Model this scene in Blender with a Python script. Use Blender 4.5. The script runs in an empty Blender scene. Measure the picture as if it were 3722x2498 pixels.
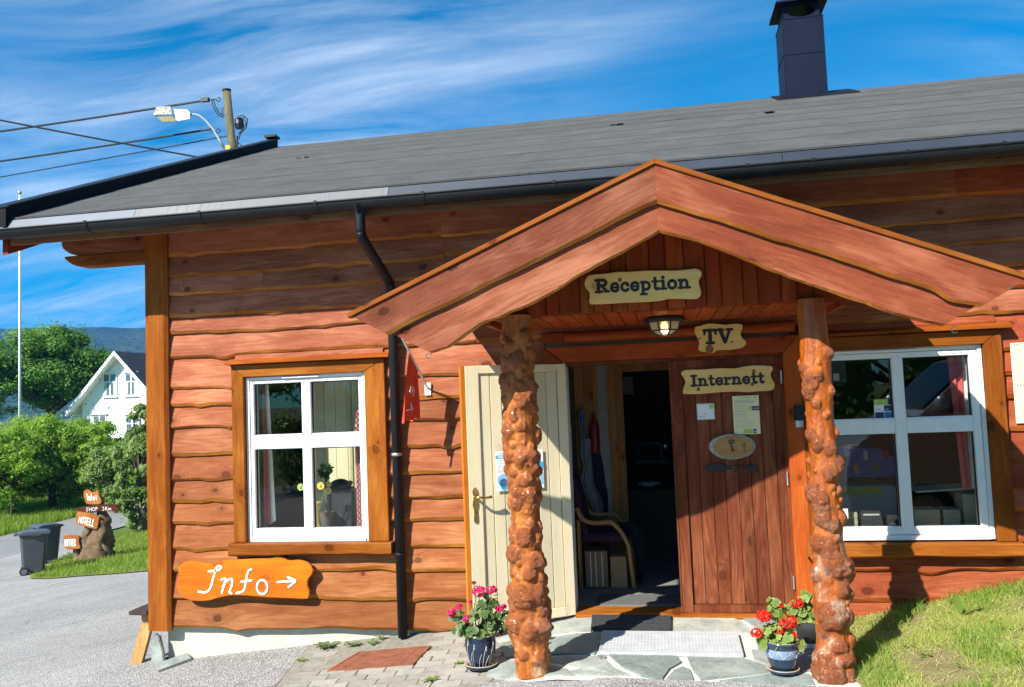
import bpy, bmesh, math, random
import numpy as np
from mathutils import Vector, Matrix, noise
from mathutils.geometry import delaunay_2d_cdt
random.seed(7); np.random.seed(7)
scene = bpy.context.scene
COL = scene.collection
I4 = Matrix.Identity(4)

# ------------------------------------------------------------------ camera
CAM = Vector((0.0, -6.6, 1.69))
YAW, PITCH, ROLL = math.radians(-10.184), math.radians(3.771), math.radians(-2.263)
FPX = 3004.0 / 3722.0 * 2336.0
fwd = Vector((math.sin(YAW) * math.cos(PITCH), math.cos(YAW) * math.cos(PITCH), math.sin(PITCH)))
rgt = Vector((math.cos(YAW), -math.sin(YAW), 0.0)); upv = rgt.cross(fwd)
c_, s_ = math.cos(ROLL), math.sin(ROLL)
rgt, upv = c_ * rgt + s_ * upv, -s_ * rgt + c_ * upv
cam = bpy.data.cameras.new('camera'); cam_o = bpy.data.objects.new('camera', cam); COL.objects.link(cam_o)
cam.sensor_width = 36.0; cam.lens = 36.0 * 3004.0 / 3722.0; cam.clip_start = 0.05; cam.clip_end = 9000.0
mw = Matrix((rgt, upv, -fwd)).transposed().to_4x4(); mw.translation = CAM
cam_o.matrix_world = mw
scene.camera = cam_o

# ------------------------------------------------------------------ sky and sun
SUN = Vector((-0.665, -1.0, 0.965)).normalized()          # towards the sun
EXPOSURE = 1.14
world = bpy.data.worlds.new('World'); scene.world = world; world.use_nodes = True
nt = world.node_tree; nt.nodes.clear()
def N(nt, t, **kw):
    n = nt.nodes.new(t)
    for k, v in kw.items(): setattr(n, k, v)
    return n
def L(nt, a, b): nt.links.new(a, b)
out = N(nt, 'ShaderNodeOutputWorld'); bg = N(nt, 'ShaderNodeBackground'); bg.inputs[1].default_value = 0.050
sky = N(nt, 'ShaderNodeTexSky', sky_type='NISHITA'); sky.sun_disc = False
sky.sun_elevation = math.asin(SUN.z); sky.sun_rotation = math.atan2(SUN.x, SUN.y)
sky.altitude = 300; sky.air_density = 1.0; sky.dust_density = 0.25; sky.ozone_density = 2.6
hsv = N(nt, 'ShaderNodeHueSaturation'); hsv.inputs['Saturation'].default_value = 1.2; hsv.inputs['Value'].default_value = 1.0; hsv.inputs['Hue'].default_value = 0.488
tn = N(nt, 'ShaderNodeMix', data_type='RGBA', blend_type='MULTIPLY'); tn.inputs[0].default_value = 1.0; L(nt, sky.outputs[0], tn.inputs[6]); tn.inputs[7].default_value = (0.30, 0.99, 1.42, 1)
L(nt, tn.outputs[2], hsv.inputs['Color'])
# high cirrus: noise on a plane far above, stretched into combed streaks
tc = N(nt, 'ShaderNodeTexCoord'); sep = N(nt, 'ShaderNodeSeparateXYZ'); L(nt, tc.outputs['Generated'], sep.inputs[0])
def MA(op, a, b=None, nt=nt, clamp=False):
    n = N(nt, 'ShaderNodeMath', operation=op); n.use_clamp = clamp
    for i, q in enumerate((a, b)):
        if q is None: continue
        if isinstance(q, (int, float)): n.inputs[i].default_value = q
        else: L(nt, q, n.inputs[i])
    return n.outputs[0]
den = MA('ADD', MA('MAXIMUM', sep.outputs[2], 0.0), 0.16)
comb = N(nt, 'ShaderNodeCombineXYZ'); L(nt, MA('DIVIDE', sep.outputs[0], den), comb.inputs[0]); L(nt, MA('DIVIDE', sep.outputs[1], den), comb.inputs[1])
def noise_w(vec, scale, detail, rough, dist=0.0):
    n = N(nt, 'ShaderNodeTexNoise'); L(nt, vec, n.inputs['Vector']); n.inputs['Scale'].default_value = scale
    n.inputs['Detail'].default_value = detail; n.inputs['Roughness'].default_value = rough; n.inputs['Distortion'].default_value = dist
    return n
off = N(nt, 'ShaderNodeVectorMath', operation='ADD'); L(nt, comb.outputs[0], off.inputs[0]); off.inputs[1].default_value = (11.0, -3.2, 0.0)   # which stretch of the cirrus field drifts overhead
wn = noise_w(off.outputs[0], 0.55, 2, 0.5)
wv = N(nt, 'ShaderNodeVectorMath', operation='MULTIPLY_ADD'); L(nt, wn.outputs['Color'], wv.inputs[0]); wv.inputs[1].default_value = (0.9, 0.9, 0); L(nt, off.outputs[0], wv.inputs[2])
mp = N(nt, 'ShaderNodeMapping'); L(nt, wv.outputs[0], mp.inputs[0]); mp.inputs['Rotation'].default_value = (0, 0, math.radians(122)); mp.inputs['Scale'].default_value = (0.6, 2.5, 1)
n1 = noise_w(mp.outputs[0], 1.35, 10, 0.62, 0.45)
n2 = noise_w(off.outputs[0], 0.42, 3, 0.5)
def ramp(nt, fac, stops, interp='LINEAR'):
    r = N(nt, 'ShaderNodeValToRGB'); r.color_ramp.interpolation = interp
    el = r.color_ramp.elements
    while len(el) < len(stops): el.new(0.5)
    for e, (p, c) in zip(el, stops):
        e.position = p; e.color = (c if len(c) == 4 else (*c, 1.0)) if isinstance(c, tuple) else (c, c, c, 1.0)
    if fac is not None: L(nt, fac, r.inputs[0])
    return r.outputs[0]
streak = ramp(nt, n1.outputs[0], [(0.38, 0.0), (0.55, 0.35), (0.76, 1.0)])
patch = ramp(nt, n2.outputs[0], [(0.28, 0.04), (0.68, 1.0)])
cl = MA('MULTIPLY', MA('MULTIPLY', streak, patch), 0.95)
mixc = N(nt, 'ShaderNodeMix', data_type='RGBA'); L(nt, cl, mixc.inputs[0]); L(nt, hsv.outputs[0], mixc.inputs[6]); mixc.inputs[7].default_value = (10.0, 11.2, 12.2, 1)
L(nt, mixc.outputs[2], bg.inputs[0]); L(nt, bg.outputs[0], out.inputs[0])
sl = bpy.data.lights.new('sun', 'SUN'); sl.energy = 5.0; sl.angle = math.radians(0.53); sl.color = (1.0, 0.945, 0.86)
so = bpy.data.objects.new('sun', sl); COL.objects.link(so); so.location = (-20, -30, 30)
so.rotation_euler = SUN.to_track_quat('Z', 'Y').to_euler()
scene.view_settings.view_transform = 'Standard'; scene.view_settings.look = 'None'
scene.view_settings.exposure = EXPOSURE; scene.view_settings.gamma = 1.0
scene.view_settings.use_curve_mapping = False
scene.cycles.max_bounces = 8; scene.cycles.transparent_max_bounces = 16

# ------------------------------------------------------------------ helpers
def rayd(x, y): return (rgt * ((x - 1168.0) / FPX) - upv * ((y - 783.8) / FPX) + fwd)
def P(x, y, Y=0.0):                       # measured photo point -> point on the upright plane y = Y
    d = rayd(x, y); return CAM + d * ((Y - CAM.y) / d.y)
def PZ(x, y, Z):
    d = rayd(x, y); return CAM + d * ((Z - CAM.z) / d.z)
def PX(x, y, X):
    d = rayd(x, y); return CAM + d * ((X - CAM.x) / d.x)
def PD(x, y, dist): return CAM + rayd(x, y) * dist
def gz(x, y):
    x = np.asarray(x, float); y = np.asarray(y, float)
    t = -0.03 + 0.062 * np.clip(y, -1.3, 0.0) - 0.03 * np.maximum(y, 0.0) - 0.118 * np.maximum(0.0, -0.75 - x)
    t = np.where(t < -1.7, -1.7 - 0.7 * (1 - np.exp(np.minimum(0, 1.7 + t) / 0.7)), t)
    b = np.minimum(0.22 * (x - 1.1), 1.6) * np.clip((y + 3.2) / 1.3, 0.0, 1.0)
    b = -0.11 + 0.02 * (y > -9) + b
    return np.where((x > 1.1) & (y < 0.06), np.maximum(b, t - 0.05), t)
def PS(x, y, dz=0.0):                      # photo point -> the gently sloping entrance slab
    d = rayd(x, y); t = (-0.03 + dz + 0.062 * CAM.y - CAM.z) / (d.z - 0.062 * d.y); return CAM + d * t
def PG(x, y):                              # photo point -> ground
    d = rayd(x, y); t = np.linspace(0.5, 160, 40000)
    X = CAM.x + t * d.x; Y = CAM.y + t * d.y; Z = CAM.z + t * d.z
    i = int(np.argmax(Z < gz(X, Y))); return Vector((X[i], Y[i], float(gz(X[i], Y[i]))))
def lin(r, g, b):
    f = lambda c: (c / 255) / 12.92 if c / 255 <= 0.04045 else ((c / 255 + 0.055) / 1.055) ** 2.4
    return (f(r), f(g), f(b))
def U(a, b): return random.uniform(a, b)

WM = {}
def link(name, data, parent=None, M=I4):
    o = bpy.data.objects.new(name, data); COL.objects.link(o); WM[o.name] = M.copy()
    if parent is not None:
        o.parent = parent; o.matrix_basis = WM[parent.name].inverted() @ M
    else: o.matrix_basis = M
    return o
def tag(o, label=None, cat=None, group=None, kind=None):
    if label: o['label'] = label
    if cat: o['category'] = cat
    if group: o['group'] = group
    if kind: o['kind'] = kind
    return o
def thing(name, label, cat, loc=(0, 0, 0), group=None, rz=0.0):
    M = Matrix.Translation(Vector(loc)) @ Matrix.Rotation(rz, 4, 'Z')
    return tag(link(name, None, None, M), label, cat, group)
class MB:
    def __init__(s): s.v = []; s.f = []; s.m = []
    def add(s, vs, fs, mi=0):
        b = len(s.v); s.v.extend([tuple(q) for q in vs])
        for i, f in enumerate(fs):
            s.f.append(tuple(b + k for k in f)); s.m.append(mi if isinstance(mi, int) else mi[i])
        return s
    def box(s, x0, x1, y0, y1, z0, z1, mi=0):
        v = [(x, y, z) for z in (z0, z1) for y in (y0, y1) for x in (x0, x1)]
        return s.add(v, [(0, 2, 3, 1), (4, 5, 7, 6), (0, 1, 5, 4), (2, 6, 7, 3), (0, 4, 6, 2), (1, 3, 7, 5)], mi)
    def prism(s, poly, y0, y1, mi=0, ms=None):     # poly in x,z; front at y0
        n = len(poly); v = [(x, y0, z) for x, z in poly] + [(x, y1, z) for x, z in poly]
        fs = [tuple(range(n)), tuple(range(2 * n - 1, n - 1, -1))] + [(i, (i + 1) % n, n + (i + 1) % n, n + i) for i in range(n)]
        return s.add(v, fs, [mi, mi] + [mi if ms is None else ms] * n)
    def slab(s, poly, z0, z1, mi=0, ms=None):      # poly in x,y
        n = len(poly); v = [(x, y, z0) for x, y in poly] + [(x, y, z1) for x, y in poly]
        fs = [tuple(range(n)), tuple(range(2 * n - 1, n - 1, -1))] + [(i, (i + 1) % n, n + (i + 1) % n, n + i) for i in range(n)]
        return s.add(v, fs, [mi, mi] + [mi if ms is None else ms] * n)
    def tube(s, pts, r, n=8, mi=0, cap=True):
        pts = [Vector(p) for p in pts]; R = r if isinstance(r, (list, tuple)) else [r] * len(pts)
        vs = []; prev = None
        for i, p in enumerate(pts):
            a = pts[max(0, i - 1)]; b = pts[min(len(pts) - 1, i + 1)]; t = (b - a).normalized()
            ref = prev if prev is not None else (Vector((0, 0, 1)) if abs(t.z) < 0.9 else Vector((1, 0, 0)))
            u = (ref - t * ref.dot(t)).normalized(); w = t.cross(u); prev = u
            for k in range(n):
                q = 2 * math.pi * k / n; vs.append(p + (u * math.cos(q) + w * math.sin(q)) * R[i])
        fs = [(i * n + k, i * n + (k + 1) % n, (i + 1) * n + (k + 1) % n, (i + 1) * n + k) for i in range(len(pts) - 1) for k in range(n)]
        if cap: fs += [tuple(range(n - 1, -1, -1)), tuple(range((len(pts) - 1) * n, len(pts) * n))]
        return s.add(vs, fs, mi)
    def lathe(s, prof, c, n=24, mi=0):             # closed top and bottom
        vs = []; fs = []
        for r, z in prof:
            for k in range(n):
                q = 2 * math.pi * k / n; vs.append((c[0] + r * math.cos(q), c[1] + r * math.sin(q), c[2] + z))
        m = len(prof)
        fs = [(i * n + k, i * n + (k + 1) % n, (i + 1) * n + (k + 1) % n, (i + 1) * n + k) for i in range(m - 1) for k in range(n)]
        fs += [tuple(range(n - 1, -1, -1)), tuple(range((m - 1) * n, m * n))]
        return s.add(vs, fs, mi if isinstance(mi, int) else [mi[i] for i in range(m - 1) for k in range(n)] + [mi[0], mi[-1]])
    def sphere(s, c, r, n=10, mi=0, sc=(1, 1, 1)):
        vs = []; h = n // 2
        for i in range(h + 1):
            a = math.pi * i / h
            for k in range(n):
                q = 2 * math.pi * k / n; vs.append((c[0] + r * sc[0] * math.sin(a) * math.cos(q), c[1] + r * sc[1] * math.sin(a) * math.sin(q), c[2] + r * sc[2] * math.cos(a)))
        return s.add(vs, [(i * n + k, (i + 1) * n + k, (i + 1) * n + (k + 1) % n, i * n + (k + 1) % n) for i in range(h) for k in range(n)], mi)
    def mesh(s, name, mats, smooth=False, fix=True, bevel=0.0):
        me = bpy.data.meshes.new(name); me.from_pydata(s.v, [], s.f)
        for m in (mats if isinstance(mats, (list, tuple)) else [mats]): me.materials.append(m)
        me.polygons.foreach_set('material_index', s.m)
        if fix or bevel:
            b = bmesh.new(); b.from_mesh(me)
            if fix: bmesh.ops.remove_doubles(b, verts=b.verts, dist=1e-6)
            if fix: bmesh.ops.recalc_face_normals(b, faces=b.faces)
            if bevel:
                ed = [e for e in b.edges if len(e.link_faces) == 2 and e.calc_face_angle(0) > 0.5]
                bmesh.ops.bevel(b, geom=ed, offset=bevel, segments=2, affect='EDGES', clamp_overlap=True)
            b.to_mesh(me); b.free()
        if smooth: me.polygons.foreach_set('use_smooth', [True] * len(me.polygons))
        me.update(); return me
    def build(s, name, mats, parent=None, smooth=False, fix=True, bevel=0.0, M=None, base=False, color=None):
        if base:                                    # own origin at the middle of the foot
            a = np.array(s.v); lo = a.min(0); hi = a.max(0); o = Vector(((lo[0] + hi[0]) / 2, (lo[1] + hi[1]) / 2, lo[2]))
            s.v = [(x - o.x, y - o.y, z - o.z) for x, y, z in s.v]; M = Matrix.Translation(o)
        ob = link(name, s.mesh(name, mats, smooth, fix, bevel), parent, M if M is not None else I4)
        if color: ob.color = (*color, 1.0)
        return ob
def box(name, x0, x1, y0, y1, z0, z1, mat, parent, bevel=0.0, color=None, M=None):
    return MB().box(x0, x1, y0, y1, z0, z1).build(name, mat, parent, bevel=bevel, color=color, M=M)
def smooth_closed(pts, k=6):
    n = len(pts); o = []
    for i in range(n):
        p0, p1, p2, p3 = [pts[(i + j) % n] for j in (-1, 0, 1, 2)]
        for q in range(k):
            t = q / k
            o.append(tuple(0.5 * (2 * p1[d] + (p2[d] - p0[d]) * t + (2 * p0[d] - 5 * p1[d] + 4 * p2[d] - p3[d]) * t * t + (3 * p1[d] - p0[d] - 3 * p2[d] + p3[d]) * t ** 3) for d in (0, 1)))
    return o
def smooth_open(pts, k=6):
    e = [tuple(2 * a - b for a, b in zip(pts[0], pts[1]))] + list(pts) + [tuple(2 * a - b for a, b in zip(pts[-1], pts[-2]))]
    o = []
    for i in range(1, len(e) - 2):
        for q in range(k):
            t = q / k; p0, p1, p2, p3 = e[i - 1:i + 3]
            o.append(tuple(0.5 * (2 * p1[d] + (p2[d] - p0[d]) * t + (2 * p0[d] - 5 * p1[d] + 4 * p2[d] - p3[d]) * t * t + (3 * p1[d] - p0[d] - 3 * p2[d] + p3[d]) * t ** 3) for d in range(len(p1))))
    return o + [tuple(e[-2])]
def nz(x, s=0.0, f=1.0): return noise.noise(Vector((x * f, s * 7.31 + 0.37, s * 3.17)))

# ------------------------------------------------------------------ materials
def new_mat(name):
    m = bpy.data.materials.new(name); m.use_nodes = True; t = m.node_tree
    return m, t, t.nodes['Principled BSDF']
def setc(t, sock, v):
    if isinstance(v, tuple): sock.default_value = (*v[:3], 1.0)
    else: L(t, v, sock)
def mixn(t, fac, a, b, mode='MIX'):
    n = N(t, 'ShaderNodeMix', data_type='RGBA', blend_type=mode); n.clamp_factor = True
    if isinstance(fac, (int, float)): n.inputs[0].default_value = fac
    else: L(t, fac, n.inputs[0])
    setc(t, n.inputs[6], a); setc(t, n.inputs[7], b); return n.outputs[2]
def coords(t, kind='Object', scale=(1, 1, 1), rnd=True, rot=(0, 0, 0)):
    tc = N(t, 'ShaderNodeTexCoord'); v = tc.outputs[kind]
    if rnd:
        oi = N(t, 'ShaderNodeObjectInfo'); a = N(t, 'ShaderNodeVectorMath', operation='MULTIPLY_ADD')
        L(t, oi.outputs['Random'], a.inputs[0]); a.inputs[1].default_value = (37.0, 23.0, 29.0); L(t, v, a.inputs[2]); v = a.outputs[0]
    mp = N(t, 'ShaderNodeMapping'); L(t, v, mp.inputs[0]); mp.inputs['Scale'].default_value = scale; mp.inputs['Rotation'].default_value = rot
    return mp.outputs[0]
def noi(t, v, scale, detail=3, rough=0.55, dist=0.0, out=0):
    n = N(t, 'ShaderNodeTexNoise'); L(t, v, n.inputs['Vector']); n.inputs['Scale'].default_value = scale; n.inputs['Detail'].default_value = detail
    n.inputs['Roughness'].default_value = rough; n.inputs['Distortion'].default_value = dist; return n.outputs[out]
def vor(t, v, scale, feature='F1', out='Distance', rnd=1.0):
    n = N(t, 'ShaderNodeTexVoronoi', feature=feature); L(t, v, n.inputs['Vector']); n.inputs['Scale'].default_value = scale; n.inputs['Randomness'].default_value = rnd
    return n.outputs[out]
def bump(t, b, h, strength=0.3, dist=0.01):
    n = N(t, 'ShaderNodeBump'); n.inputs['Strength'].default_value = strength; n.inputs['Distance'].default_value = dist
    L(t, h, n.inputs['Height']); L(t, n.outputs[0], b.inputs['Normal'])
def tm(t, op, a, b=None, clamp=False): return MA(op, a, b, nt=t, clamp=clamp)
def plain(name, col, rough=0.6, metal=0.0, var=0.12, vscale=6.0, bmp=0.0, bscale=60.0, spec=0.5, coat=0.0):
    m, t, b = new_mat(name); v = coords(t)
    n = noi(t, v, vscale, 4, 0.6)
    lo = tuple(c * (1 - var) for c in col); hi = tuple(min(1, c * (1 + var)) for c in col)
    setc(t, b.inputs['Base Color'], mixn(t, ramp(t, n, [(0.3, 0.0), (0.7, 1.0)]), lo, hi))
    b.inputs['Roughness'].default_value = rough; b.inputs['Metallic'].default_value = metal; b.inputs['Specular IOR Level'].default_value = spec
    b.inputs['Coat Weight'].default_value = coat; b.inputs['Coat Roughness'].default_value = 0.1
    if bmp: bump(t, b, noi(t, v, bscale, 4, 0.6), bmp, 0.004)
    return m
def wood(name, base, dark, light, axis='X', rough=0.55, knots=1.0, fine=1.0, wear=0.35, kscale=1.0, bmp=0.35, tint=True, spec=0.06):
    """stained softwood: long grain along one axis, arched growth rings, knots with a halo, worn paler patches"""
    m, t, b = new_mat(name); v = coords(t)
    A, Cc = {'X': ((1, 1, 1), None), 'Y': ((1, 1, 1), None), 'Z': ((1, 1, 1), None)}[axis]
    lng = {'X': 0, 'Y': 1, 'Z': 2}[axis]
    def sc(a, c): q = [c, c, c]; q[lng] = a; return tuple(q)
    def mapped(a, c, src=v):
        q = N(t, 'ShaderNodeMapping'); L(t, src, q.inputs[0]); q.inputs['Scale'].default_value = sc(a, c); return q.outputs[0]
    sx = N(t, 'ShaderNodeSeparateXYZ'); L(t, v, sx.inputs[0]); cb = N(t, 'ShaderNodeCombineXYZ'); ac = {'X': 2, 'Y': 0, 'Z': 0}[axis]
    L(t, tm(t, 'MULTIPLY', sx.outputs[lng], 2.3 * kscale), cb.inputs[0]); L(t, tm(t, 'MULTIPLY', sx.outputs[ac], 3.3 * kscale), cb.inputs[1])
    vk = N(t, 'ShaderNodeTexVoronoi', feature='F1', voronoi_dimensions='2D'); L(t, cb.outputs[0], vk.inputs['Vector']); vk.inputs['Scale'].default_value = 1.0; 
    ks = N(t, 'ShaderNodeSeparateColor'); L(t, vk.outputs['Color'], ks.inputs[0])
    kon = tm(t, 'GREATER_THAN', ks.outputs[0], 0.52)                         # only some cells carry a knot, of uneven size
    kd = tm(t, 'ADD', tm(t, 'DIVIDE', vk.outputs['Distance'], tm(t, 'ADD', tm(t, 'MULTIPLY', ks.outputs[1], 0.9), 0.45)), tm(t, 'SUBTRACT', 1.0, kon))
    halo = ramp(t, kd, [(0.0, 1.0), (0.30, 0.0)], 'EASE')
    warp = N(t, 'ShaderNodeVectorMath', operation='MULTIPLY_ADD')
    cmb = N(t, 'ShaderNodeCombineXYZ'); hs = tm(t, 'MULTIPLY', halo, 0.05)
    for i in range(3):
        if i != lng: L(t, hs, cmb.inputs[i])
    add = N(t, 'ShaderNodeVectorMath', operation='ADD'); L(t, v, add.inputs[0]); L(t, cmb.outputs[0], add.inputs[1]); wv = add.outputs[0]
    rn = noi(t, mapped(0.55, 5.5, wv), 1.0, 2, 0.45)
    rfac = tm(t, 'ADD', tm(t, 'MULTIPLY', tm(t, 'SINE', tm(t, 'MULTIPLY', rn, 95.0)), 0.5), 0.5)          # arched growth rings
    g1 = noi(t, mapped(5.0, 150.0, wv), 1.0, 5, 0.7); g2 = noi(t, mapped(1.3, 11.0, wv), 1.0, 5, 0.65); big = noi(t, mapped(1.6, 5.0), 1.0, 5, 0.62); saw = noi(t, mapped(230.0, 260.0), 1.0, 2, 0.6)
    c = mixn(t, ramp(t, g2, [(0.34, 0.0), (0.66, 1.0)]), base, dark)
    c = mixn(t, tm(t, 'MULTIPLY', tm(t, 'MULTIPLY', rfac, ramp(t, big, [(0.42, 0.15), (0.6, 1.0)])), 0.38), c, light)
    c = mixn(t, tm(t, 'MULTIPLY', ramp(t, g1, [(0.45, 0.0), (0.68, 1.0)]), 0.60 * fine), c, tuple(q * 0.6 for q in dark))
    c = mixn(t, tm(t, 'MULTIPLY', ramp(t, saw, [(0.5, 0.0), (0.75, 1.0)]), 0.30 * fine), c, light)
    c = mixn(t, tm(t, 'MULTIPLY', ramp(t, big, [(0.5, 0.0), (0.68, 1.0)]), wear), c, light)
    c = mixn(t, tm(t, 'MULTIPLY', ramp(t, big, [(0.28, 1.0), (0.42, 0.0)]), 0.45), c, tuple(q * 0.7 for q in dark))
    if knots:
        c = mixn(t, tm(t, 'MULTIPLY', halo, 0.40 * knots), c, tuple(q * 0.6 for q in dark))
        kr = N(t, 'ShaderNodeTexNoise'); L(t, v, kr.inputs[0]); kr.inputs['Scale'].default_value = 60
        kk = tm(t, 'ADD', kd, tm(t, 'MULTIPLY', tm(t, 'SUBTRACT', kr.outputs[0], 0.5), 0.05))
        c = mixn(t, tm(t, 'MULTIPLY', ramp(t, kk, [(0.045, 0.75), (0.06, 1.0), (0.085, 0.0)]), 0.85 * knots), c, tuple(q * 0.33 for q in dark))
    oi = N(t, 'ShaderNodeObjectInfo')
    if tint: c = mixn(t, 1.0, c, oi.outputs['Color'], 'MULTIPLY')
    hv = N(t, 'ShaderNodeHueSaturation'); L(t, c, hv.inputs['Color'])
    L(t, tm(t, 'MULTIPLY_ADD', oi.outputs['Random'], 0.28) if False else tm(t, 'ADD', tm(t, 'MULTIPLY', oi.outputs['Random'], 0.26), 0.87), hv.inputs['Value'])
    L(t, hv.outputs[0], b.inputs['Base Color'])
    b.inputs['Roughness'].default_value = rough; b.inputs['Specular IOR Level'].default_value = spec
    L(t, ramp(t, g1, [(0.2, rough - 0.08), (0.8, rough + 0.15)]), b.inputs['Roughness'])
    h = tm(t, 'ADD', tm(t, 'MULTIPLY', g1, 0.7), tm(t, 'ADD', tm(t, 'MULTIPLY', tm(t, 'ADD', rfac, saw), 0.25), tm(t, 'MULTIPLY', halo, -0.5)))
    bump(t, b, h, bmp, 0.004)
    return m
def leafmat(name, cols, trans=0.35, rough=0.5):
    m, t, b = new_mat(name); ge = N(t, 'ShaderNodeNewGeometry')
    c = ramp(t, ge.outputs['Random Per Island'], [(i / max(1, len(cols) - 1), q) for i, q in enumerate(cols)])
    L(t, c, b.inputs['Base Color']); b.inputs['Roughness'].default_value = rough; b.inputs['Specular IOR Level'].default_value = 0.25
    tr = N(t, 'ShaderNodeBsdfTranslucent'); L(t, mixn(t, 1.0, c, (1.1, 1.25, 0.45), 'MULTIPLY'), tr.inputs[0])
    mx = N(t, 'ShaderNodeMixShader'); mx.inputs[0].default_value = trans
    L(t, b.outputs[0], mx.inputs[1]); L(t, tr.outputs[0], mx.inputs[2]); L(t, mx.outputs[0], t.nodes['Material Output'].inputs[0])
    return m
def asphalt(name, c0, c1, spk=0.5):
    m, t, b = new_mat(name); v = coords(t, rnd=False)
    big = noi(t, v, 0.45, 4, 0.6); mid = noi(t, v, 14, 3, 0.6); fin = vor(t, v, 95.0); cell = vor(t, v, 95.0, out='Color')
    c = mixn(t, ramp(t, big, [(0.35, 0.0), (0.68, 1.0)]), c0, c1)
    c = mixn(t, tm(t, 'MULTIPLY', ramp(t, mid, [(0.45, 0.0), (0.7, 1.0)]), 0.25), c, tuple(q * 0.55 for q in c0))
    stn = noi(t, v, 1.7, 6, 0.7, 1.2); c = mixn(t, tm(t, 'MULTIPLY', ramp(t, stn, [(0.54, 0.0), (0.66, 1.0)]), 0.45), c, tuple(q * 0.6 for q in c0))
    sp = N(t, 'ShaderNodeSeparateColor'); L(t, cell, sp.inputs[0])
    c = mixn(t, tm(t, 'MULTIPLY', ramp(t, sp.outputs[0], [(0.55, 0.0), (1.0, 1.0)]), spk), c, tuple(min(1, q * 1.9) for q in c1))
    c = mixn(t, tm(t, 'MULTIPLY', ramp(t, fin, [(0.45, 0.0), (0.8, 1.0)]), 0.6), c, tuple(q * 0.35 for q in c0))
    wq = N(t, 'ShaderNodeVectorMath', operation='MULTIPLY_ADD'); L(t, noi(t, v, 1.3, 4, .6, 0, 1), wq.inputs[0]); wq.inputs[1].default_value = (.9, .9, .9); L(t, v, wq.inputs[2])
    ck = vor(t, wq.outputs[0], .38, 'DISTANCE_TO_EDGE'); c = mixn(t, tm(t, 'MULTIPLY', ramp(t, ck, [(0.0, 1.0), (.008, 0.0)]), .35), c, tuple(q * .25 for q in c0))     # hairline cracks
    L(t, c, b.inputs['Base Color']); b.inputs['Roughness'].default_value = 0.9; b.inputs['Specular IOR Level'].default_value = 0.2
    bump(t, b, tm(t, 'ADD', tm(t, 'MULTIPLY', fin, -1.0), tm(t, 'MULTIPLY', mid, 0.6)), 0.9, 0.010)
    return m
def stone(name, c0, c1, c2, scale=5.0, bmp=0.5):
    m, t, b = new_mat(name); v = coords(t)
    n = noi(t, v, scale, 6, 0.65, 0.6); f = noi(t, v, scale * 9, 4, 0.6)
    c = mixn(t, ramp(t, n, [(0.32, 0.0), (0.66, 1.0)]), c0, c1)
    c = mixn(t, tm(t, 'MULTIPLY', ramp(t, f, [(0.5, 0.0), (0.75, 1.0)]), 0.5), c, c2)
    oi = N(t, 'ShaderNodeObjectInfo'); c = mixn(t, 1.0, c, oi.outputs['Color'], 'MULTIPLY')
    L(t, c, b.inputs['Base Color']); b.inputs['Roughness'].default_value = 0.78; b.inputs['Specular IOR Level'].default_value = 0.3
    bump(t, b, tm(t, 'ADD', n, tm(t, 'MULTIPLY', f, 0.4)), bmp, 0.012)
    return m
def glassmat(name, refl=1.0, tint=(0.93, 0.96, 0.95)):
    m, t, b = new_mat(name); t.nodes.remove(b)
    tr = N(t, 'ShaderNodeBsdfTransparent'); tr.inputs[0].default_value = (*tint, 1); gl = N(t, 'ShaderNodeBsdfGlossy'); gl.inputs['Roughness'].default_value = 0.0
    fr = N(t, 'ShaderNodeFresnel'); fr.inputs[0].default_value = 1.5; ge = N(t, 'ShaderNodeNewGeometry'); mx = N(t, 'ShaderNodeMixShader')
    L(t, tm(t, 'MULTIPLY', tm(t, 'MULTIPLY', fr.outputs[0], refl, True), tm(t, 'SUBTRACT', 1.0, ge.outputs['Backfacing'])), mx.inputs[0]); L(t, tr.outputs[0], mx.inputs[1]); L(t, gl.outputs[0], mx.inputs[2])
    L(t, mx.outputs[0], t.nodes['Material Output'].inputs[0]); return m

RB, RD, RL = (0.295, 0.100, 0.054), (0.195, 0.054, 0.026), (0.45, 0.20, 0.118)
W_WALL = wood('stained_wall_wood', RB, RD, RL, 'X', 0.7, 1.0, 0.9, 0.35)
W_EDGE = wood('stained_live_edge', (0.34, 0.125, 0.025), (0.19, 0.055, 0.011), (0.50, 0.22, 0.052), 'X', 0.6, 0.3, 1.0, 0.5)
W_BARGE = wood('stained_barge_wood', (0.220, 0.060, 0.030), (0.150, 0.036, 0.017), (0.37, 0.145, 0.080), 'X', 0.65, 1.1, 0.9, 0.45, 0.8)
TB, TD, TL = (0.29, 0.090, 0.011), (0.19, 0.048, 0.006), (0.42, 0.165, 0.030)
W_TRIM_X = wood('honey_trim_wood_across', TB, TD, TL, 'X', 0.5, 0.9, 0.8, 0.3)
W_TRIM_Z = wood('honey_trim_wood_upright', TB, TD, TL, 'Z', 0.5, 0.9, 0.8, 0.3)
QB, QD, QL = (0.30, 0.056, 0.013), (0.20, 0.032, 0.008), (0.42, 0.115, 0.026)
W_RED_X = wood('red_brown_wood_across', QB, QD, QL, 'X', 0.5, 0.8, 0.8, 0.25)
W_RED_Y = wood('red_brown_wood_deep', (0.34, 0.068, 0.013), (0.22, 0.038, 0.008), (0.44, 0.12, 0.026), 'Y', 0.5, 0.7, 0.8, 0.25)
W_RED_Z = wood('red_brown_wood_upright', QB, QD, QL, 'Z', 0.5, 0.9, 0.8, 0.25)
W_DOOR = wood('dark_door_wood', (0.165, 0.040, 0.017), (0.095, 0.022, 0.010), (0.33, 0.125, 0.055), 'Z', 0.5, 0.6, 1.0, 0.3)
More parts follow.
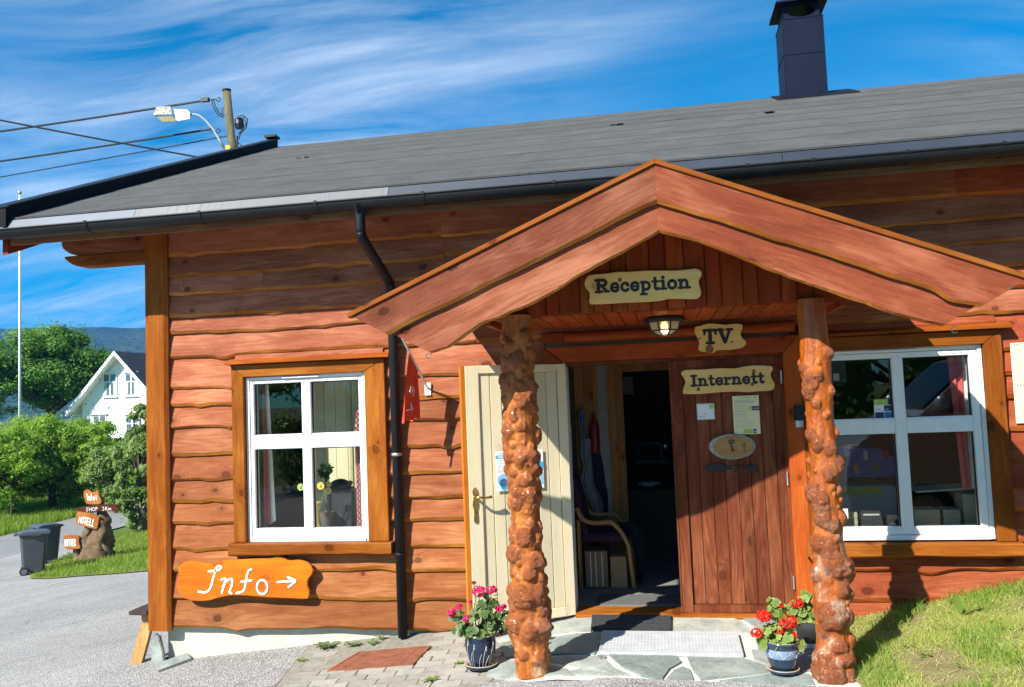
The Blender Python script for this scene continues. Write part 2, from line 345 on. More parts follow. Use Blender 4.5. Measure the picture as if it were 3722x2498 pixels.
W_SIGN = wood('pale_pine_sign', (0.78, 0.54, 0.21), (0.72, 0.46, 0.155), (0.84, 0.62, 0.28), 'X', 0.5, 0.8, 0.35, 0.3, 1.2)
W_SIGN_E = wood('pale_pine_sign_edge', (0.50, 0.28, 0.09), (0.40, 0.20, 0.06), (0.6, 0.38, 0.14), 'X', 0.5, 0.0, 0.5, 0.3)
W_INFO = wood('orange_lacquered_wood', (0.58, 0.150, 0.004), (0.44, 0.090, 0.003), (0.66, 0.22, 0.008), 'X', 0.25, 0.6, 0.6, 0.3, 0.7, 0.12, True, 0.35)
W_PINE_Z = wood('interior_pine', (0.50, 0.24, 0.085), (0.40, 0.165, 0.05), (0.58, 0.32, 0.13), 'Z', 0.5, 1.0, 0.6, 0.2)
W_CREAMZ = wood('cream_painted_boards', (0.68, 0.60, 0.41), (0.64, 0.55, 0.36), (0.72, 0.65, 0.47), 'Z', 0.5, 0.2, 0.2, 0.2, 1.0, 0.12)
W_GREY = wood('weathered_grey_wood', (0.125, 0.115, 0.062), (0.08, 0.072, 0.038), (0.21, 0.195, 0.125), 'Z', 0.8, 0.3, 1.0, 0.4)
W_BENCH = wood('bare_bench_wood', (0.46, 0.27, 0.10), (0.30, 0.15, 0.05), (0.58, 0.42, 0.22), 'Z', 0.7, 0.4, 1.0, 0.5)
M_BLACK = plain('black_coated_steel', (0.010, 0.011, 0.013), 0.45, 0.0, 0.25, 4.0, 0, 60, 0.25)
M_IRON = plain('black_iron', (0.02, 0.02, 0.023), 0.45, 0.3, 0.3, 20.0, 0.2)
M_WHITE = plain('white_window_paint', (0.80, 0.80, 0.79), 0.35, 0.0, 0.05, 8.0, 0.06, 90)
M_WHITE2 = plain('white_house_paint', (0.82, 0.82, 0.82), 0.6, 0.0, 0.03, 3.0)
M_GLASS = glassmat('window_glass', 1.9)
M_INK = plain('black_letter_paint', (0.012, 0.010, 0.009), 0.5, 0.0, 0.2, 40)
M_WPAINT = plain('white_letter_paint', (0.84, 0.83, 0.80), 0.5, 0.0, 0.05, 30)
M_BRASS = plain('polished_brass', (0.72, 0.50, 0.14), 0.22, 1.0, 0.1, 30)
M_STEEL = plain('galvanised_steel', (0.50, 0.51, 0.53), 0.42, 0.9, 0.2, 12)
M_CONC = stone('foundation_concrete', (0.46, 0.44, 0.36), (0.56, 0.54, 0.44), (0.34, 0.32, 0.25), 3.0, 0.3)
M_MORTAR = stone('pale_mortar', (0.50, 0.48, 0.42), (0.60, 0.58, 0.51), (0.40, 0.38, 0.33), 6.0, 0.4)
M_SLATE = stone('grey_green_slate', (0.17, 0.19, 0.18), (0.33, 0.35, 0.33), (0.46, 0.46, 0.41), 5.5, 0.8)
M_PAVER = stone('concrete_paver', (0.27, 0.255, 0.225), (0.35, 0.335, 0.30), (0.21, 0.195, 0.165), 9.0, 0.7)
M_YARD = asphalt('pale_worn_asphalt', (0.28, 0.275, 0.265), (0.39, 0.38, 0.365), 0.5)
M_ROAD = asphalt('grey_road_asphalt', (0.25, 0.25, 0.25), (0.30, 0.30, 0.30), 0.3)
M_PLASTIC = plain('grey_bin_plastic', (0.055, 0.062, 0.075), 0.45, 0.0, 0.15, 3.0, 0.1, 200)
M_RUBBER = plain('black_rubber', (0.015, 0.015, 0.016), 0.8)
M_SOIL = plain('pot_soil', (0.05, 0.035, 0.022), 0.95, 0, 0.3, 40, 0.5)
# ------------------------------------------------------------------ ground, yard, road, paving
def earth(name, cols, sc=3.0):
    m, t, b = new_mat(name); v = coords(t, rnd=False)
    n = noi(t, v, sc, 6, 0.65); f = noi(t, v, sc * 14, 4, 0.7)
    c = mixn(t, ramp(t, n, [(0.35, 0.0), (0.65, 1.0)]), cols[0], cols[1]); c = mixn(t, tm(t, 'MULTIPLY', ramp(t, f, [(0.45, 0.0), (0.7, 1.0)]), 0.6), c, cols[2])
    L(t, c, b.inputs['Base Color']); b.inputs['Roughness'].default_value = 0.95; b.inputs['Specular IOR Level'].default_value = 0.1
    bump(t, b, f, 0.8, 0.02); return m
M_EARTH = earth('meadow_ground', ((0.075, 0.12, 0.022), (0.11, 0.16, 0.030), (0.05, 0.08, 0.016)), 0.6)
M_TURF = earth('turf_soil', ((0.13, 0.17, 0.035), (0.20, 0.21, 0.06), (0.09, 0.11, 0.03)), 3.0)
xs = np.unique(np.concatenate([np.linspace(-4000, -70, 26), np.arange(-70, -8, 2.0), np.arange(-8, 9, 0.5), [1.1], np.arange(9, 60, 3.0), np.linspace(60, 4000, 24)]))
ys = np.unique(np.concatenate([np.linspace(-4000, -40, 24), np.arange(-40, -4, 2.0), np.arange(-4, 2, 0.5), [0.05, 0.07], np.arange(2, 60, 2.0), np.linspace(60, 4000, 26)]))
X, Y = np.meshgrid(xs, ys); Z = gz(X, Y) - 0.06
nx, ny = len(xs), len(ys)
gm = bpy.data.meshes.new('ground'); gm.from_pydata(np.stack([X.ravel(), Y.ravel(), Z.ravel()], 1).tolist(), [], [(j * nx + i, j * nx + i + 1, (j + 1) * nx + i + 1, (j + 1) * nx + i) for j in range(ny - 1) for i in range(nx - 1)])
gm.materials.append(M_EARTH); tag(link('ground', gm), 'green meadow ground sloping down to the left', 'ground', kind='structure')
def inside(p, poly):
    r = False; n = len(poly)
    for i in range(n):
        (x1, y1), (x2, y2) = poly[i], poly[(i + 1) % n]
        if (y1 > p[1]) != (y2 > p[1]) and p[0] < (x2 - x1) * (p[1] - y1) / (y2 - y1) + x1: r = not r
    return r
def drape(name, poly, mat, step, dz, label, jag=0.0):
    b = []
    n = len(poly)
    for i in range(n):
        p, q = Vector(poly[i]), Vector(poly[(i + 1) % n]); k = max(1, int((q - p).length / step)); nn = (q - p).orthogonal().normalized() if (q - p).length else Vector((0, 0))
        for j in range(k):
            r = p.lerp(q, j / k); r += nn * (jag * nz(r.x + r.y, 3.0, 2.3)); b.append(r)
    pts = list(b); lo = np.min(poly, 0); hi = np.max(poly, 0); bt = [tuple(q) for q in b]
    for x in np.arange(lo[0] + step / 2, hi[0], step):
        for y in np.arange(lo[1] + step / 2, hi[1], step):
            if inside((x, y), bt): pts.append(Vector((x, y)))
    nb = len(b); r = delaunay_2d_cdt(pts, [(i, (i + 1) % nb) for i in range(nb)], [], 1, 1e-5)
    vs = [(p.x, p.y, float(gz(p.x, p.y)) + dz) for p in r[0]]
    me = bpy.data.meshes.new(name); me.from_pydata(vs, [], [tuple(f) for f in r[2]]); me.materials.append(mat)
    bmx = bmesh.new(); bmx.from_mesh(me); bmesh.ops.recalc_face_normals(bmx, faces=bmx.faces)
    if sum(f.normal.z for f in bmx.faces) < 0: bmesh.ops.reverse_faces(bmx, faces=bmx.faces)
    bmx.to_mesh(me); bmx.free()
    return tag(link(name, me), label, name.split('_')[-1], kind='structure')
NEAR = [(-16, -30), (-17.0, 0), (-17.6, 8), (-18.2, 13.6), (-18.46, 16.2), (-19.0, 21.3), (-20.5, 32), (-24, 50)]
FAR = [(-29, 50), (-25.0, 32), (-23.7, 26.9), (-23.0, 22.1), (-22.4, 18.3), (-22, 12), (-21.5, 0), (-21, -30)]
LAWN = [(-13.75, 9.5), (-12, 8.7), (-9.9, 7.9), (-5.2, 6.6), (-5.2, 17), (-12, 20.5), (-17.4, 19.6), (-16.9, 16.5), (-16.1, 13.6), (-14.6, 10.6)]
SF = [PS(1112, 1534), PS(1400, 1545), PS(1862, 1566)]; SF = [(q.x, q.y) for q in SF]
drape('yard', [(1.06, SF[2][1] - .01), (1.15, -30)] + NEAR[:5] + [(-17.6, 16.5), (-16.4, 16.5), (-15.5, 13.6), (-14.2, 11.0), (-13.2, 10.0), (-11.8, 9.2), (-9.8, 8.4), (-5.2, 7.1), (-5.0, 6.0), (-4.42, 6.0), (-4.42, 0.06), (-3.02, 0.06), (-2.86, -1.0), (-2.80, -1.42), (-1.5, -1.30), (-1.12, SF[0][1] - .02), SF[0], SF[1]], M_YARD, 0.9, 0.0, 'pale worn asphalt yard in front of the building')
drape('road', NEAR + FAR, M_ROAD, 1.6, -0.012, 'grey asphalt road running past the bins')
drape('lawn', LAWN, M_TURF, 0.8, 0.02, 'small lawn round the carved sign stump', 0.12)
BANK = [(1.08, -1.36), (1.20, -2.4), (1.3, -6.0), (6.5, -6.0), (6.5, 0.04), (1.02, 0.04), (1.0, -0.5)]
M_TURFB = earth('dry_bank_soil', ((0.20, 0.18, 0.08), (0.30, 0.27, 0.12), (0.13, 0.10, 0.05)), 5.0)
drape('grass_bank', BANK, M_TURFB, 0.25, 0.012, 'grassy bank rising beside the right post', 0.03)
# mortar bed under the entrance flagstones, flagstones as children
ZS = -0.10
bed = drape('entrance_pavement', [(-1.10, 0.05), (-1.12, SF[0][1] - .06), (SF[1][0], SF[1][1] - .05), (1.08, SF[2][1] - .05), (1.12, 0.05)], M_MORTAR, 0.18, -0.006, 'pale mortar bed under the slate entrance paving')
FLAG = [
 [(1128, 1436), (1190, 1408), (1352, 1407), (1347, 1440), (1196, 1441), (1140, 1450)],
 [(1536, 1408), (1668, 1409), (1700, 1424), (1716, 1444), (1536, 1441)],
 [(1688, 1407), (1800, 1405), (1806, 1432), (1738, 1441)],
 [(1140, 1456), (1366, 1444), (1376, 1450), (1356, 1494), (1250, 1490), (1152, 1484)],
 [(1120, 1496), (1160, 1490), (1262, 1498), (1345, 1500), (1372, 1497), (1400, 1524), (1437, 1540), (1300, 1540), (1150, 1533), (1110, 1524)],
 [(1388, 1494), (1462, 1492), (1545, 1500), (1556, 1512), (1528, 1526), (1512, 1549), (1466, 1544), (1424, 1524), (1402, 1506)],
 [(1558, 1522), (1574, 1528), (1582, 1551), (1520, 1550), (1538, 1530)],
 [(1568, 1500), (1690, 1503), (1724, 1512), (1772, 1530), (1700, 1541), (1598, 1551), (1580, 1528)],
 [(1722, 1450), (1742, 1446), (1756, 1478), (1730, 1480)],
 [(1714, 1484), (1770, 1482), (1786, 1520), (1752, 1519), (1720, 1504)],
 [(1640, 1554), (1712, 1545), (1776, 1535), (1846, 1540), (1858, 1561), (1740, 1562)],
 [(1790, 1440), (1842, 1436), (1850, 1476), (1770, 1474), (1754, 1448)],
 [(1782, 1482), (1852, 1482), (1856, 1532), (1800, 1530)],
 [(1378, 1494), (1384, 1500), (1372, 1506), (1362, 1497)],
]
tints = [(1.15, 1.15, 1.1), (1.25, 1.2, 1.1), (.85, .87, .87), (.72, .78, .76), (1.05, 1.06, 1.02), (.68, .74, .72), (.75, .8, .8), (.86, .9, .88), (.8, .85, .83), (.95, .97, .95), (.74, .8, .8), (.9, .92, .9), (.95, .95, .92), (.8, .8, .8)]
for k, pl in enumerate(FLAG):
    w = [PS(x, y) for x, y in pl]; n = len(w); poly = []
    for i in range(n):
        a, b2 = w[i], w[(i + 1) % n]
        for j in range(4):
            q = a.lerp(b2, j / 4); poly.append((q.x + 0.010 * nz(q.x * 9, k), q.y + 0.010 * nz(q.y * 9 + 5, k)))
    sb_ = MB().slab(poly, -0.03, 0.005 + 0.002 * (k % 3)); sb_.v = [(x, y, z + float(gz(x, y))) for x, y, z in sb_.v]
    sb_.build('flagstone', M_SLATE, bed, color=tints[k])
# concrete pavers to the left of the flagstones
pv = MB().slab([(-3.02, 0.06), (-2.86, -1.0), (-2.80, -1.32), (-1.12, -1.32), (-1.10, 0.06)], 0, 0)
pvb = drape('paved_strip', [(-3.12, 0.05), (-2.98, -1.0), (-2.92, -1.40), (-1.12, -1.40), (-1.08, 0.05)], plain('joint_sand', (0.22, 0.205, 0.165), 0.95, 0, 0.3, 30, 0.5), 0.15, -0.005, 'concrete block paving sloping down beside the drain grate')
pvb['category'] = 'paving'
def paver_mesh():
    w, h, n = 0.209, 0.100, 8; top = []
    for i in range(n + 1):
        x = -w / 2 + w * i / n; top.append((x, h / 2 + 0.010 * math.sin(2 * math.pi * i / n)))
    bot = [(x, y - h) for x, y in top]; poly = top + bot[::-1]
    return MB().slab(poly, -0.05, 0.0).mesh('paver', M_PAVER, bevel=0.004)
PM = paver_mesh(); DR = [(-2.59, -0.60), (-2.00, -0.44), (-1.98, 0.02), (-2.53, -0.14)]
DRC = Vector((-2.27, -0.30))
k = 0
for j in range(-1, 17):
    for i in range(-1, 11):
        x = -2.98 + 0.2145 * i + (0.108 if j % 2 else 0); y = 0.0 - 0.1055 * j
        u, v = x, y + 0.16 * (x + 2) * 0
        ca, sa = math.cos(0.06), math.sin(0.06); u, v = -2 + (x + 2) * ca - y * sa, (x + 2) * sa + y * ca
        if v > -0.02 or v < -1.38 or (u > -1.75 and v < -1.16) or u > -1.20 or u < -2.86 + (v + 1.0) * -0.14 + 0.10: continue
        if abs(u - DRC.x) < 0.40 and abs(v + 0.30) < 0.285: continue
        z = float(gz(u, v)); sx = (float(gz(u + .05, v)) - float(gz(u - .05, v))) / .1; sy = (float(gz(u, v + .05)) - float(gz(u, v - .05))) / .1
        M = Matrix.Translation((u, v, z + U(-0.004, 0.004))) @ Matrix.Rotation(-math.atan(sx) + U(-.012, .012), 4, 'Y') @ Matrix.Rotation(math.atan(sy) + U(-.012, .012), 4, 'X') @ Matrix.Rotation(0.06 + U(-.02, .02), 4, 'Z')
        o = link('paver', PM, pvb, M); q = U(0.85, 1.1); o.color = (q, q * U(.97, 1.0), q * U(.92, .98), 1); k += 1

# ------------------------------------------------------------------ the reception building
B = thing('reception_building', 'red-brown timber building with live-edge boards, felt roof and gabled entrance porch', 'building', (-0.9, 2.0, -0.1))
def prt(mb, name, mat, parent=B, **kw): return mb.build(name, mat, parent, **kw)
# structural walls behind the boards (openings left free)
M_INNER = plain('interior_wall', (0.30, 0.24, 0.17), 0.8)
w = MB()
for (x0, x1, z0, z1) in ((-4.37, -3.51, -0.12, 3.42), (-3.51, -2.422, -0.12, 0.564), (-3.51, -2.422, 1.955, 3.42), (-2.422, -0.80, -0.12, 3.42), (-0.80, 0.94, 1.96, 3.42), (0.94, 1.136, -0.12, 3.42),
                         (1.136, 2.311, -0.12, 0.536), (1.136, 2.311, 1.947, 3.42), (2.311, 7.4, -0.12, 3.42)):
    w.box(x0, x1, 0.002, 0.16, z0, z1)
w.box(-4.37, -4.24, 0.16, 8.4, -0.12, 3.42); w.box(-4.24, 7.4, 8.24, 8.4, -0.12, 3.42); w.box(7.24, 7.4, 0.16, 8.24, -0.12, 3.42)
prt(w, 'wall_structure', M_INNER, fix=False)
gb = MB(); gb.prism([(0.0, 3.42), (4.25, 5.2), (8.4, 3.42)], -4.37, -4.26); gb.v = [(y, x, z) for x, y, z in gb.v]
prt(gb, 'gable_wall', W_RED_X)
MB().box(-4.31, -1.0, 0.03, 0.3, -1.2, -0.121).build('foundation', M_CONC, B)
MB().box(1.0, 7.3, 0.03, 0.3, -0.8, -0.121).build('foundation', M_CONC, B)
MB().box(-4.31, -4.25, 0.3, 8.3, -2.2, -0.121).build('foundation', M_CONC, B)

ROWS = [3.05, 2.86, 2.69, 2.51, 2.355, 2.15, 1.89, 1.72, 1.54, 1.305, 1.10, 0.90, 0.73, 0.51, 0.315, 0.09, -0.145]
TOPZ = 3.42
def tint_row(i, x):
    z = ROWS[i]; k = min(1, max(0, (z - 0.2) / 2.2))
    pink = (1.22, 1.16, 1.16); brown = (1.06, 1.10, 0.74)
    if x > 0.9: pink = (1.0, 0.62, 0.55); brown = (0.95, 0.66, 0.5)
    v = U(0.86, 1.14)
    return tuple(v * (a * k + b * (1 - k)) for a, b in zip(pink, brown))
def wallboard(x0, x1, zb, zt, seed, amp=1.0, clip=None, lid=0.0):
    n = max(3, int((x1 - x0) / 0.055)); mb = MB(); vs = []
    kinks = [(U(x0, x1), U(0.04, 0.12), U(-0.045, 0.02)) for _ in range(int((x1 - x0) / 0.9) + 1)]
    for i in range(n + 1):
        x = x0 + (x1 - x0) * i / n
        d = 0.015 * nz(x, seed, 1.3) + 0.011 * nz(x, seed + 20, 4.0) + 0.005 * nz(x, seed + 30, 13)
        d += sum(a * math.exp(-((x - c) / s) ** 2) for c, s, a in kinks) * 0.8
        b = zb + amp * d; e = 0.026 + 0.018 * nz(x, seed + 40, 1.1) + 0.010 * nz(x, seed + 50, 5)
        e = max(0.006, e); t = zt
        yb = -0.052 + 0.003 * nz(x, seed + 60, 2)
        lo = -9 if clip is None else clip(x)
        b2 = max(b, lo); be = max(b + e, lo + 0.001); be = min(be, t - 0.01); b2 = min(b2, t - 0.012)
        vs += [(x, -0.014, t), (x, -0.030 + 0.3 * (yb + 0.030), t + (be - t) * 0.5), (x, yb, be), (x, yb + 0.013, b2), (x, -0.001, b2 + 0.004), (x, -0.001, t)]
    q = 6; fs = []; ms = []
    for i in range(n):
        for k in range(q):
            fs.append((i * q + k, i * q + (k + 1) % q, (i + 1) * q + (k + 1) % q, (i + 1) * q + k)); ms.append(0 if k in (0, 1, 4, 5) else 1)
    fs += [tuple(range(q)), tuple(range(n * q + q - 1, n * q - 1, -1))]; ms += [0, 0]
    mb.add(vs, fs, ms); return mb
def bankclip(x): return -0.145 if x < 1.0 else -0.02 + 0.215 * (x - 1.35)
random.seed(11)
for i, zb in enumerate(ROWS):
    zt = (ROWS[i - 1] + 0.035) if i else TOPZ
    segs = [(-4.228, 7.2)]
    cuts = []
    if zt > 0.56 and zb < 2.07: cuts += [(-3.600, -2.268), (1.04, 2.415)]
    if zb < 2.13: cuts += [(-0.92, 0.98)]
    res = []
    for a, b_ in segs:
        cur = a
        for c, d in sorted(cuts):
            if c > cur: res.append((cur, c))
            cur = max(cur, d)
        res.append((cur, b_))
    fin = []
    for a, b_ in res:                        # butt joints in the long runs
        if b_ - a > 5.2:
            j = a + U(1.9, 3.2) if i != 2 else -3.33
            j2 = j + U(3.4, 4.4); fin += [(a, j - 0.001), (j + 0.001, min(j2, b_))] + ([(j2 + 0.002, b_)] if j2 < b_ - .3 else [])
        else: fin.append((a, b_))
    if zb < 2.06 < zt:                       # short filler boards over the windows
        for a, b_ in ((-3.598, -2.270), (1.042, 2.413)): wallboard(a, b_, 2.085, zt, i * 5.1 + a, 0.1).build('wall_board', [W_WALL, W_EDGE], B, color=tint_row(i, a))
    for a, b_ in fin:
        if b_ - a < 0.02: continue
        r = random.random()
        if a > 0.9 and bankclip(b_) > zt and bankclip(a) > zt: continue
        bb = wallboard(a, b_, zb + U(-.006, .006), zt, i * 3.1 + a, 0.9 if i else 0.6, bankclip if a > 0.9 else None)
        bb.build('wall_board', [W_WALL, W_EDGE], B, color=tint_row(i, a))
# corner post: two boards wrapped round the corner
def post_board(x0, x1, y0, y1, z0, z1, seed):
    mb = MB(); n = 44; vs = []
    for i in range(n + 1):
        z = z0 + (z1 - z0) * i / n; e = 0.008 * nz(z, seed, 1.4) + 0.004 * nz(z, seed + 9, 6)
        vs += [(x0, y0, z), (x1 - 0.030 + e, y0, z), (x1 + e * 0.6, y0 + 0.022, z), (x1 + e * 0.6, y1, z), (x0, y1, z)]
    fs = []; ms = []
    for i in range(n):
        for k in range(5): fs.append((i * 5 + k, i * 5 + (k + 1) % 5, i * 5 + 5 + (k + 1) % 5, i * 5 + 5 + k)); ms.append(0)
    fs += [tuple(range(5)), tuple(range(n * 5 + 4, n * 5 - 1, -1))]; ms += [0, 0]
    return mb.add(vs, fs, ms)
post_board(-4.393, -4.214, -0.088, -0.045, -0.172, 3.25, 1.0).build('corner_board', W_TRIM_Z, B, color=(1.02, .92, .9))
MB().box(-4.421, -4.395, -0.082, 0.10, -0.172, 3.25).build('corner_board', W_TRIM_Z, B, color=(.95, .9, .9))
# projecting log ends under the left verge
def logend(z0, z1, x0, seed):
    n = 20; top = []; bot = []
    for i in range(n + 1):
        x = x0 + (-4.424 - x0) * i / n; f = min(1, i / 4.0)
        bot.append((x, z0 + (1 - f) ** 2 * 0.085 + 0.007 * nz(x, seed, 3))); top.append((x, z1 + 0.005 * nz(x, seed + 3, 3)))
    return MB().prism(bot + top[::-1], -0.06, 0.10)
logend(3.02, 3.118, -5.24, 2).build('projecting_log', W_EDGE, B, bevel=0.012, color=(.8, .62, .6))
logend(3.122, 3.30, -5.27, 5).build('projecting_log', W_WALL, B, bevel=0.012, color=(.9, .8, .8))

# ---------------------------------------------------------------- main roof
SL = 0.42; EY, EZ = -0.66, 3.335; RY = 4.25; X0, X1 = -5.30, 7.6
def rz(y): return EZ + SL * (y - EY)
def tilted(x0, x1, y0, y1, t0, t1, zoff=0.0, wav=0.0, seed=0, step=0.35, edge=False, rise=0.0):      # slab lying on the roof slope
    mb = MB(); n = max(1, int((x1 - x0) / step)); vs = []
    for i in range(n + 1):
        x = x0 + (x1 - x0) * i / n; w_ = wav * nz(x, seed, 1.5) + 0.3 * wav * nz(x, seed, 6)
        lift = abs(0.8 * wav * max(0, nz(x, seed + 4, 1.9) - 0.25))
        ya = y0 + w_
        vs += [(x, ya, rz(ya) + zoff + t0), (x, ya, rz(ya) + zoff + t1 + lift + rise), (x, y1, rz(y1) + zoff + t1), (x, y1, rz(y1) + zoff + t0)]
    fs = [(i * 4 + k, i * 4 + (k + 1) % 4, i * 4 + 4 + (k + 1) % 4, i * 4 + 4 + k) for i in range(n) for k in range(4)] + [(0, 1, 2, 3), (n * 4 + 3, n * 4 + 2, n * 4 + 1, n * 4)]
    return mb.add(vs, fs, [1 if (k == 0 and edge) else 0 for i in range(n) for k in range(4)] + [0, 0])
def feltmat():
    m, t, b = new_mat('slate_felt_roofing'); v = coords(t)
    f = vor(t, v, 150.0); n = noi(t, v, 2.6, 6, 0.72); n2 = noi(t, v, 30, 4, 0.65)
    c = mixn(t, ramp(t, n, [(0.3, 0.0), (0.7, 1.0)]), (0.054, 0.056, 0.054), (0.098, 0.100, 0.096))
    c = mixn(t, tm(t, 'MULTIPLY', ramp(t, n2, [(0.4, 0.0), (0.75, 1.0)]), 0.55), c, (0.048, 0.050, 0.048))
    c = mixn(t, tm(t, 'MULTIPLY', ramp(t, f, [(0.0, 1.0), (0.35, 0.0)]), 0.5), c, (0.17, 0.174, 0.166))
    oi = N(t, 'ShaderNodeObjectInfo'); hv = N(t, 'ShaderNodeHueSaturation'); L(t, c, hv.inputs['Color']); L(t, tm(t, 'ADD', tm(t, 'MULTIPLY', oi.outputs['Random'], .2), .9), hv.inputs['Value'])
    L(t, hv.outputs[0], b.inputs['Base Color']); b.inputs['Roughness'].default_value = 0.85; b.inputs['Specular IOR Level'].default_value = 0.25
    bump(t, b, tm(t, 'ADD', f, tm(t, 'MULTIPLY', n2, 1.2)), 0.6, 0.006); return m
M_FELT = feltmat(); M_FELTD = plain('bitumen_and_lap_shade', (.035, .037, .036), .8, 0, .3, 20)  # felt bitumen; on the lap edges it also paints the dark shadow line
M_SOFFIT = wood('brown_eave_wood', (0.20, 0.10, 0.05), (0.13, 0.06, 0.03), (0.30, 0.18, 0.09), 'X', 0.6, 0.8, 0.8, 0.3)
deck = tilted(X0 + 0.02, X1, EY + 0.03, RY, -0.10, -0.012).build('roof_deck', M_SOFFIT, B)
rear = MB().add([(X0, RY, rz(RY)), (X1, RY, rz(RY)), (X1, 9.2, rz(RY) - SL * (9.2 - RY)), (X0, 9.2, rz(RY) - SL * (9.2 - RY)),
                 (X0, RY, rz(RY) - .1), (X1, RY, rz(RY) - .1), (X1, 9.2, rz(RY) - SL * (9.2 - RY) - .1), (X0, 9.2, rz(RY) - SL * (9.2 - RY) - .1)],
                [(0, 1, 2, 3), (7, 6, 5, 4), (0, 4, 5, 1), (1, 5, 6, 2), (2, 6, 7, 3), (3, 7, 4, 0)]).build('rear_roof_slope', M_FELT, B)
nst = 8; sw = (RY - EY) / nst
for i in range(nst):
    y0 = EY + sw * i; y1 = min(RY + 0.02, y0 + sw + 0.08)
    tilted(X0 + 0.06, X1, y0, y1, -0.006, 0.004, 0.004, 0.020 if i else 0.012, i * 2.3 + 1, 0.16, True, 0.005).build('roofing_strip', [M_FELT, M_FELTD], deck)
# lifted laps and scraps of moss on the felt
for (px, py) in ((700, 362), (1412, 288), (1740, 262)):
    d = rayd(px, py); tt = (EZ + SL * (CAM.y - EY) - CAM.z) / (d.z - SL * d.y); q = CAM + d * tt
    mb = MB()
    for k in range(5):
        mb.sphere((q.x + U(-.10, .10), q.y + U(-.05, .05), q.z + 0.012), U(.014, .035), 6, 0, (1.8, 1, .35))
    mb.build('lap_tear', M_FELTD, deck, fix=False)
# verge upstand on the left rake
M_VERGE = plain('black_verge_flashing', (0.007, 0.0075, 0.010), 0.6, 0.0, 0.4, 5.0, 0, 60, 0.12)
tilted(X0 - 0.07, X0 + 0.05, EY - 0.06, RY + 0.03, -0.05, 0.115, 0, 0, 0, 9).build('verge_upstand', M_VERGE, deck)
tilted(X0 - 0.10, X0 + 0.075, EY - 0.07, RY + 0.04, 0.1165, 0.130, 0, 0, 0, 9).build('verge_cap', M_BLACK, deck)
MB().box(X0 - 0.095, X0 + 0.07, RY - 0.10, RY + 0.06, rz(RY) + 0.131, rz(RY) + 0.165).build('ridge_end_cap', M_BLACK, deck)
# rake bargeboard (seen from below on the far left)
rb = MB(); n = 30; vs = []
for i in range(n + 1):
    y = EY + 0.02 + (RY - EY) * i / n; vs += [(X0 - 0.05, y, rz(y) - 0.06), (X0 - 0.0, y, rz(y) - 0.06), (X0 - 0.0, y, rz(y) - 0.30 + .012 * nz(y, 4, 3)), (X0 - 0.05, y, rz(y) - 0.31 + .012 * nz(y, 4, 3))]
rb.add(vs, [(i * 4 + k, i * 4 + (k + 1) % 4, i * 4 + 4 + (k + 1) % 4, i * 4 + 4 + k) for i in range(n) for k in range(4)] + [(0, 1, 2, 3), (n * 4 + 3, n * 4 + 2, n * 4 + 1, n * 4)])
rb.build('rake_board', W_RED_Y, B, color=(.75, .6, .6))
# eave: fascia, soffit boards, flashing lengths, gutter, brackets
MB().box(X0 + 0.01, X1, -0.625, -0.595, 3.125, 3.315).build('fascia_board', M_SOFFIT, B)
for j in range(5):
    y0 = -0.594 + 0.118 * j
    mb = MB(); ya, yb2 = y0, y0 + 0.112
    za, zb2 = 3.135 + 0.40 * (ya + 0.6), 3.135 + 0.40 * (yb2 + 0.6)
    mb.add([(X0 + 0.02, ya, za), (X1, ya, za), (X1, yb2, zb2), (X0 + 0.02, yb2, zb2), (X0 + 0.02, ya, za + .02), (X1, ya, za + .02), (X1, yb2, zb2 + .02), (X0 + 0.02, yb2, zb2 + .02)],
           [(0, 1, 2, 3), (7, 6, 5, 4), (0, 4, 5, 1), (1, 5, 6, 2), (2, 6, 7, 3), (3, 7, 4, 0)]).build('soffit_board', M_SOFFIT, B, color=(.8, .7, .7))
def flashmat(name, col, rough, stain):
    m, t, b = new_mat(name); v = coords(t, rnd=False)
    n = noi(t, v, 1.1, 3, 0.6); q = N(t, 'ShaderNodeMapping'); L(t, v, q.inputs[0]); q.inputs['Scale'].default_value = (26, 1.5, 1.5); s2 = noi(t, q.outputs[0], 1.0, 3, 0.6)
    c = mixn(t, ramp(t, n, [(0.35, 0.0), (0.65, 1.0)]), tuple(k * .8 for k in col), tuple(k * 1.2 for k in col))
    c = mixn(t, tm(t, 'MULTIPLY', tm(t, 'MULTIPLY', ramp(t, s2, [(0.52, 0.0), (0.66, 1.0)]), ramp(t, n, [(0.42, 0.0), (0.55, 1.0)])), stain), c, (0.05, 0.05, 0.055))
    L(t, c, b.inputs['Base Color']); b.inputs['Roughness'].default_value = rough; b.inputs['Metallic'].default_value = 0.0; return m
M_FL1 = flashmat('pale_sheen_flashing', (0.10, 0.108, 0.12), 0.5, 0.95); M_FL2 = flashmat('dark_flashing', (0.030, 0.036, 0.050), 0.35, 0.0); M_FL3 = flashmat('bluish_sheen_flashing', (0.085, 0.105, 0.14), 0.4, 0.0)  # left lengths: sky sheen on black steel painted as a paler colour
joints = [X0 + 0.05, P(306, 0, -.7).x + 0.0, P(885, 450, -.7).x, 0.9, 2.7, 4.6, 7.6]
joints[1] = P(306, 487, -.7).x
